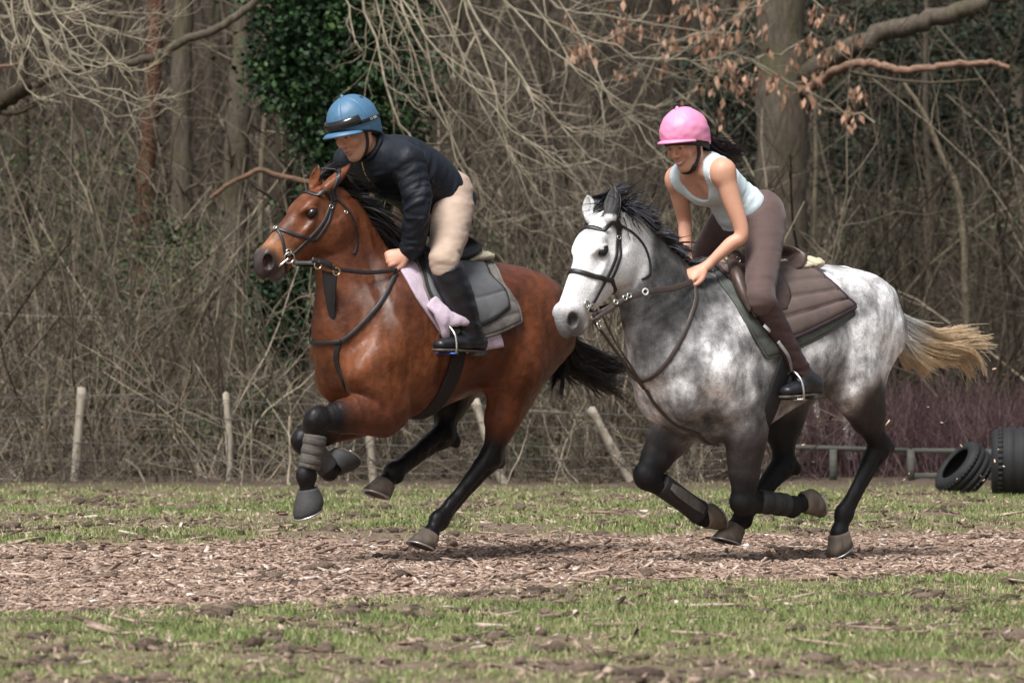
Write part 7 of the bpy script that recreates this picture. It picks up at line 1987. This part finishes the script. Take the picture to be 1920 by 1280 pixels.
evergreen('holly_tree', 'dark green glossy holly behind the blue helmet', [(600, 60, 34.6, .55), (660, 150, 34.6, .6), (570, 150, 34.9, .4), (690, 40, 34.6, .5), (620, 240, 34.6, .4), (545, 110, 34.8, .3), (700, 230, 34.6, .35), (690, 330, 34.6, .35), (610, -60, 34.6, .6), (720, 420, 34.8, .3), (650, 380, 34.9, .35)], 26000, .038, M['leaf_green'], 1, [(640, 880, 14.8), (640, 500, 14.8), (640, 0, 14.8)])
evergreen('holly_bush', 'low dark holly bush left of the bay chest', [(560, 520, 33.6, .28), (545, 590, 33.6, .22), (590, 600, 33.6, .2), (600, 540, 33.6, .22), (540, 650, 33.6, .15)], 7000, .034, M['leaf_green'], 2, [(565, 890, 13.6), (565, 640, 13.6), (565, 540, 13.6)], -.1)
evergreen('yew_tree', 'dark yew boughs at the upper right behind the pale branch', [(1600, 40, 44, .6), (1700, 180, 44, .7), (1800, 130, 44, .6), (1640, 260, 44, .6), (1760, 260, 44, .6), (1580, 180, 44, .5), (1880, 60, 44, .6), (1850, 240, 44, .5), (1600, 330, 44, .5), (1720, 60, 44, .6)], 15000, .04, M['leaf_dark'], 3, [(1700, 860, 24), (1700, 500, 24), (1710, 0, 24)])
evergreen('yew_tree', 'dark green bush between the oak trunk and the pink helmet', [(1375, 240, 43, .4), (1340, 190, 43, .35), (1395, 320, 43, .35), (1360, 120, 43, .35)], 5000, .04, M['leaf_dark'], 4, [(1370, 860, 23), (1370, 500, 23), (1370, 200, 23)])

# ------------------------------------------------------------------ wire fence
fe = empty('wire_fence', wp(640, 905, 10.6) * np.array([1, 1, 0]), 'weathered wire fence with split timber posts along the wood', 'fence')
M['post'] = simple('weathered_post', (.40, .35, .28), (.20, .17, .13), rough=.95, scale=9, bump=.6, bdist=.01, stretch=(3, 3, .6))
M['wire'] = simple('galvanised_wire', (.15, .145, .14), (.09, .088, .085), rough=.6, metal=.3, bump=0)
def post(bx, by, tx, ty, d, r, seed):
    rng = np.random.default_rng(seed); A_, B_ = wp(bx, by, d - 20), wp(tx, ty, d - 20); A_ = A_ + (A_ - B_) * .12
    C = crom(np.array([A_, A_ * .6 + B_ * .4 + rng.normal(0, .008, 3), B_]), 5); T = Tubes(7); T.add(C, r * (1 + rng.normal(0, .05, len(C)))); v, f, a = T.arrays()
    j = np.arange(7); v = np.vstack([v, B_ + np.array([0, 0, .012])]); e = len(C) * 7 - 7
    v = v + rng.normal(0, .003, v.shape)
    mesh('post', v, [f, np.stack([e + j, e + (j + 1) % 7, np.full(7, len(v) - 1)], 1)], M['post'], fe, False)
PS = [(-420, 906, -415, 735), (-140, 907, -138, 730), (140, 910, 153, 727), (428, 906, 424, 738), (700, 902, 690, 745), (940, 895, 890, 750), (1174, 888, 1108, 766), (1420, 890, 1415, 770)]
for i, (bx, by, tx, ty) in enumerate(PS): post(bx, by, tx, ty, 30.6, .034 if i != 3 else .026, i)
for lev in (.07, .28, .56, .74, .90):
    P = []
    for i, (bx, by, tx, ty) in enumerate(PS):
        a = wp(tx + (bx - tx) * lev, ty + (by - ty) * lev, 10.56); P.append(a)
        if i < len(PS) - 1:
            bx2, by2, tx2, ty2 = PS[i + 1]; b = wp(tx2 + (bx2 - tx2) * lev, ty2 + (by2 - ty2) * lev, 10.56); P.append((a + b) / 2 - np.array([0, 0, .018]))
    T = Tubes(4); C = crom(np.array(P), 4); T.add(C, .0026); T.build('wire', M['wire'], fe)

# ------------------------------------------------------------------ low rail, hedge, tyres at the right
rl = empty('rail_fence', wp(1700, 905, 11) * np.array([1, 1, 0]), 'low grey timber rail in front of the red stemmed hedge', 'fence')
M['rail'] = simple('grey_rail_timber', (.085, .085, .072), (.045, .046, .038), rough=.9, scale=10, bump=.4, stretch=(.5, 4, 4))
def plank(a, b, w, h, name, parent, mat):
    a, b = np.asarray(a), np.asarray(b); t = unit(b - a); s_ = unit(np.cross(t, [0, 1.0, .01]));  q = np.cross(t, s_); V = []
    for p in (a, b):
        for sx, sy in ((-1, -1), (1, -1), (1, 1), (-1, 1)): V.append(p + s_ * h * sx / 2 + q * w * sy / 2)
    return mesh(name, V, np.array([[0, 1, 5, 4], [1, 2, 6, 5], [2, 3, 7, 6], [3, 0, 4, 7], [3, 2, 1, 0], [4, 5, 6, 7]]), mat, parent, False)
plank(wp(1440, 836, 11), wp(1705, 844, 11), .05, .034, 'rail', rl, M['rail']); plank(wp(1712, 844, 11), wp(2010, 848, 11), .05, .034, 'rail', rl, M['rail'])
for px in (1562, 1708, 1860, 1990): plank(wp(px, 912, 10.96), wp(px, 842, 10.96), .05, .05, 'post', rl, M['rail'])
plank(wp(1710, 893, 11.2), wp(1800, 892, 11.2), .05, .05, 'sleeper', rl, M['rail'])
n = 420; d = rw.uniform(31.6, 34.5, n); x = (rw.uniform(1440, 2080, n) - 960) / FPX * d; b = np.stack([x, d - 20, gz_at(x, d - 20)], 1)
B = np.repeat(b, 5, 0) + rw.normal(0, .06, (n * 5, 3)) * np.array([1, 1, 0]); dr = np.stack([rw.normal(0, .35, n * 5), rw.normal(0, .3, n * 5), np.ones(n * 5)], 1)
P, R = stems(B, dr, rw.uniform(.3, .75, n * 5), 7, .12, .0, np.full(n * 5, .0045), np.full(n * 5, .0018), rw); A = rw.random(n * 5); it = [(P, R, A), kids(P, R, A, 4, .45, 5, .15, .02, .7, rw)]
v, f, a = tubes_np(it, 3); hd_ = empty('dogwood_hedge', wp(1750, 880, 15) * np.array([1, 1, 0]), 'low hedge of purple red bare stems behind the timber rail', 'hedge')
mesh('stems', v, f, M['twig_red'], hd_, True, {'vary': np.clip(a, 0, 1)})['kind'] = 'stuff'
M['birch'] = bark_mat('birch_bark', (.62, .60, .58), (.35, .33, .32))  # white stems added to imitate bright gaps of light in the wood
for i, (bx, tx, ty, d) in enumerate([(1598, 1572, 690, 32.2), (1512, 1492, 705, 32.4), (1540, 1520, 700, 32.6), (1490, 1470, 720, 32.2)]):
    T = Tubes(7); C = crom(np.array([wp(bx, 860, d - 20), wp((bx + tx) / 2 + 3, (860 + ty) / 2, d - 20), wp(tx, ty, d - 20), wp(tx - 6, ty - 55, d - 20)]), 5); T.add(C, np.linspace((.05, .026, .026, .02)[i], .015, len(C)))
    rt = empty('bright_gap_streak', C[0], ('white streak imitating a bright gap seen between the hind legs of the grey', 'thin white streak imitating a bright gap under the grey belly', 'thin white streak imitating a bright gap between two others under the grey belly', 'leftmost thin white streak imitating a bright gap under the grey belly')[i], 'tree', None); T.build('trunk', M['birch'], rt)

M['tyre'] = simple('tyre_rubber', (.011, .011, .012), (.006, .006, .007), rough=.75, scale=20, bump=.3)
def tyre(c, axis, R, w, label):
    axis = unit(axis); a = unit(np.cross(axis, [.1, .2, 1.0])); b = np.cross(axis, a); N = 56
    prof = [(-.50, .62), (-.53, .70), (-.52, .84), (-.46, .94), (-.36, .985), (-.30, 1.0), (-.27, .972), (-.23, .972), (-.20, 1.0), (-.06, 1.01), (-.03, .975), (.03, .975), (.06, 1.01), (.20, 1.0), (.23, .972), (.27, .972), (.30, 1.0), (.36, .985), (.46, .94), (.52, .84), (.53, .70), (.50, .62), (.44, .60), (.40, .66), (.40, .85), (-.40, .85), (-.40, .66), (-.44, .60)]
    th = np.arange(N) / N * 2 * math.pi; k = len(prof)
    V = np.array([[c + axis * w * p[0] + R * p[1] * (math.cos(t) * a + math.sin(t) * b) for p in prof] for t in th]).reshape(-1, 3)
    i = np.arange(N)[:, None]; j = np.arange(k)[None]
    F = np.stack([i * k + j, ((i + 1) % N) * k + j, ((i + 1) % N) * k + (j + 1) % k, i * k + (j + 1) % k], -1).reshape(-1, 4)
    root = empty('tyre', c, label, 'tyre'); mesh('casing', V, F, M['tyre'], root)
    # tread blocks
    T_ = []
    for q in range(40):
        for s_ in (-1, 1):
            t = q / 40 * 2 * math.pi + (.05 if s_ > 0 else 0); d0 = math.cos(t) * a + math.sin(t) * b; tt = -math.sin(t) * a + math.cos(t) * b
            cc = c + axis * w * .33 * s_ + d0 * R * 1.0
            pts = [cc + axis * w * .05 * x_ + tt * R * .045 * y_ + d0 * R * .012 * z_ for x_, y_, z_ in ((-1, -1, -1), (1, -1, -1), (1, 1, -1), (-1, 1, -1), (-1, -1, 1), (1, -1, 1), (1, 1, 1), (-1, 1, 1))]
            T_.append((np.array(pts), np.array([[0, 3, 2, 1], [4, 5, 6, 7], [0, 1, 5, 4], [1, 2, 6, 5], [2, 3, 7, 6], [3, 0, 4, 7]])))
    v, fl = join(T_); mesh('tread_blocks', v, np.concatenate(fl), M['tyre'], root, False)['kind'] = 'stuff'
def on_ground(px, py, d): return wp(px, py, d - 20)
tyre(wp(1905, 868, 7.6), (1, -.12, .0), .232, .30, 'upright black tyre at the right edge')
tyre(wp(2010, 868, 7.9), (1, -.1, .0), .232, .30, 'black tyre standing beyond the upright one')
tyre(wp(1808, 884, 8.0), (-.72, -.25, .62), .20, .18, 'smaller black tyre slumped against the upright one')

# ------------------------------------------------------------------ chips thrown up by the hooves
M['chip_pale'] = simple('fresh_chip', (.70, .54, .40), (.52, .38, .27), rough=.8, bump=0)
rc = np.random.default_rng(31)
fly = [(1664, 793, .02), (1622, 813, .015)] + [(rc.uniform(1490, 1905), 640 + 340 * rc.random() ** .7, rc.uniform(.006, .014)) for _ in range(58)] + [(rc.uniform(1260, 1360), rc.uniform(860, 935), rc.uniform(.003, .007)) for _ in range(10)]
for i, (px, py, s_) in enumerate(fly):
    c = wp(px, py, rc.uniform(-.5, 1.0)); A_ = unit(rc.normal(0, 1, 3)); B_ = unit(np.cross(A_, rc.normal(0, 1, 3))); C_ = np.cross(A_, B_)
    V = [c + A_ * s_ * x_ * (1 if abs(y_) < 0 else 1 - .25 * (x_ > 0)) + B_ * s_ * .5 * y_ + C_ * s_ * .18 * z_ for x_, y_, z_ in ((-1, -.6, -1), (1, -.3, -1), (1, .5, -1), (-.8, 1, -1), (-1, -.6, 1), (1, -.3, 1), (1, .5, 1), (-.8, 1, 1))]
    o_ = mesh('flying_chip', V, np.array([[0, 3, 2, 1], [4, 5, 6, 7], [0, 1, 5, 4], [1, 2, 6, 5], [2, 3, 7, 6], [3, 0, 4, 7]]), M['chip_pale'] if rc.random() < .6 or i < 2 else M['clod'], None, False)
    tag(o_, 'small wood chip flung up in the air by the hooves of the grey', 'wood chip', 'chips thrown up by the hooves')
# scrap of blue twine in the foreground grass
T = Tubes(5); C = crom(np.array([wp(1735, 1122, -3.8), wp(1745, 1124, -3.8), wp(1757, 1125, -3.82)]) + np.array([0, 0, .012]), 5); T.add(C, .004); tag(T.build('twine', M['blue_tape']), 'short scrap of blue twine in the foreground grass', 'twine')
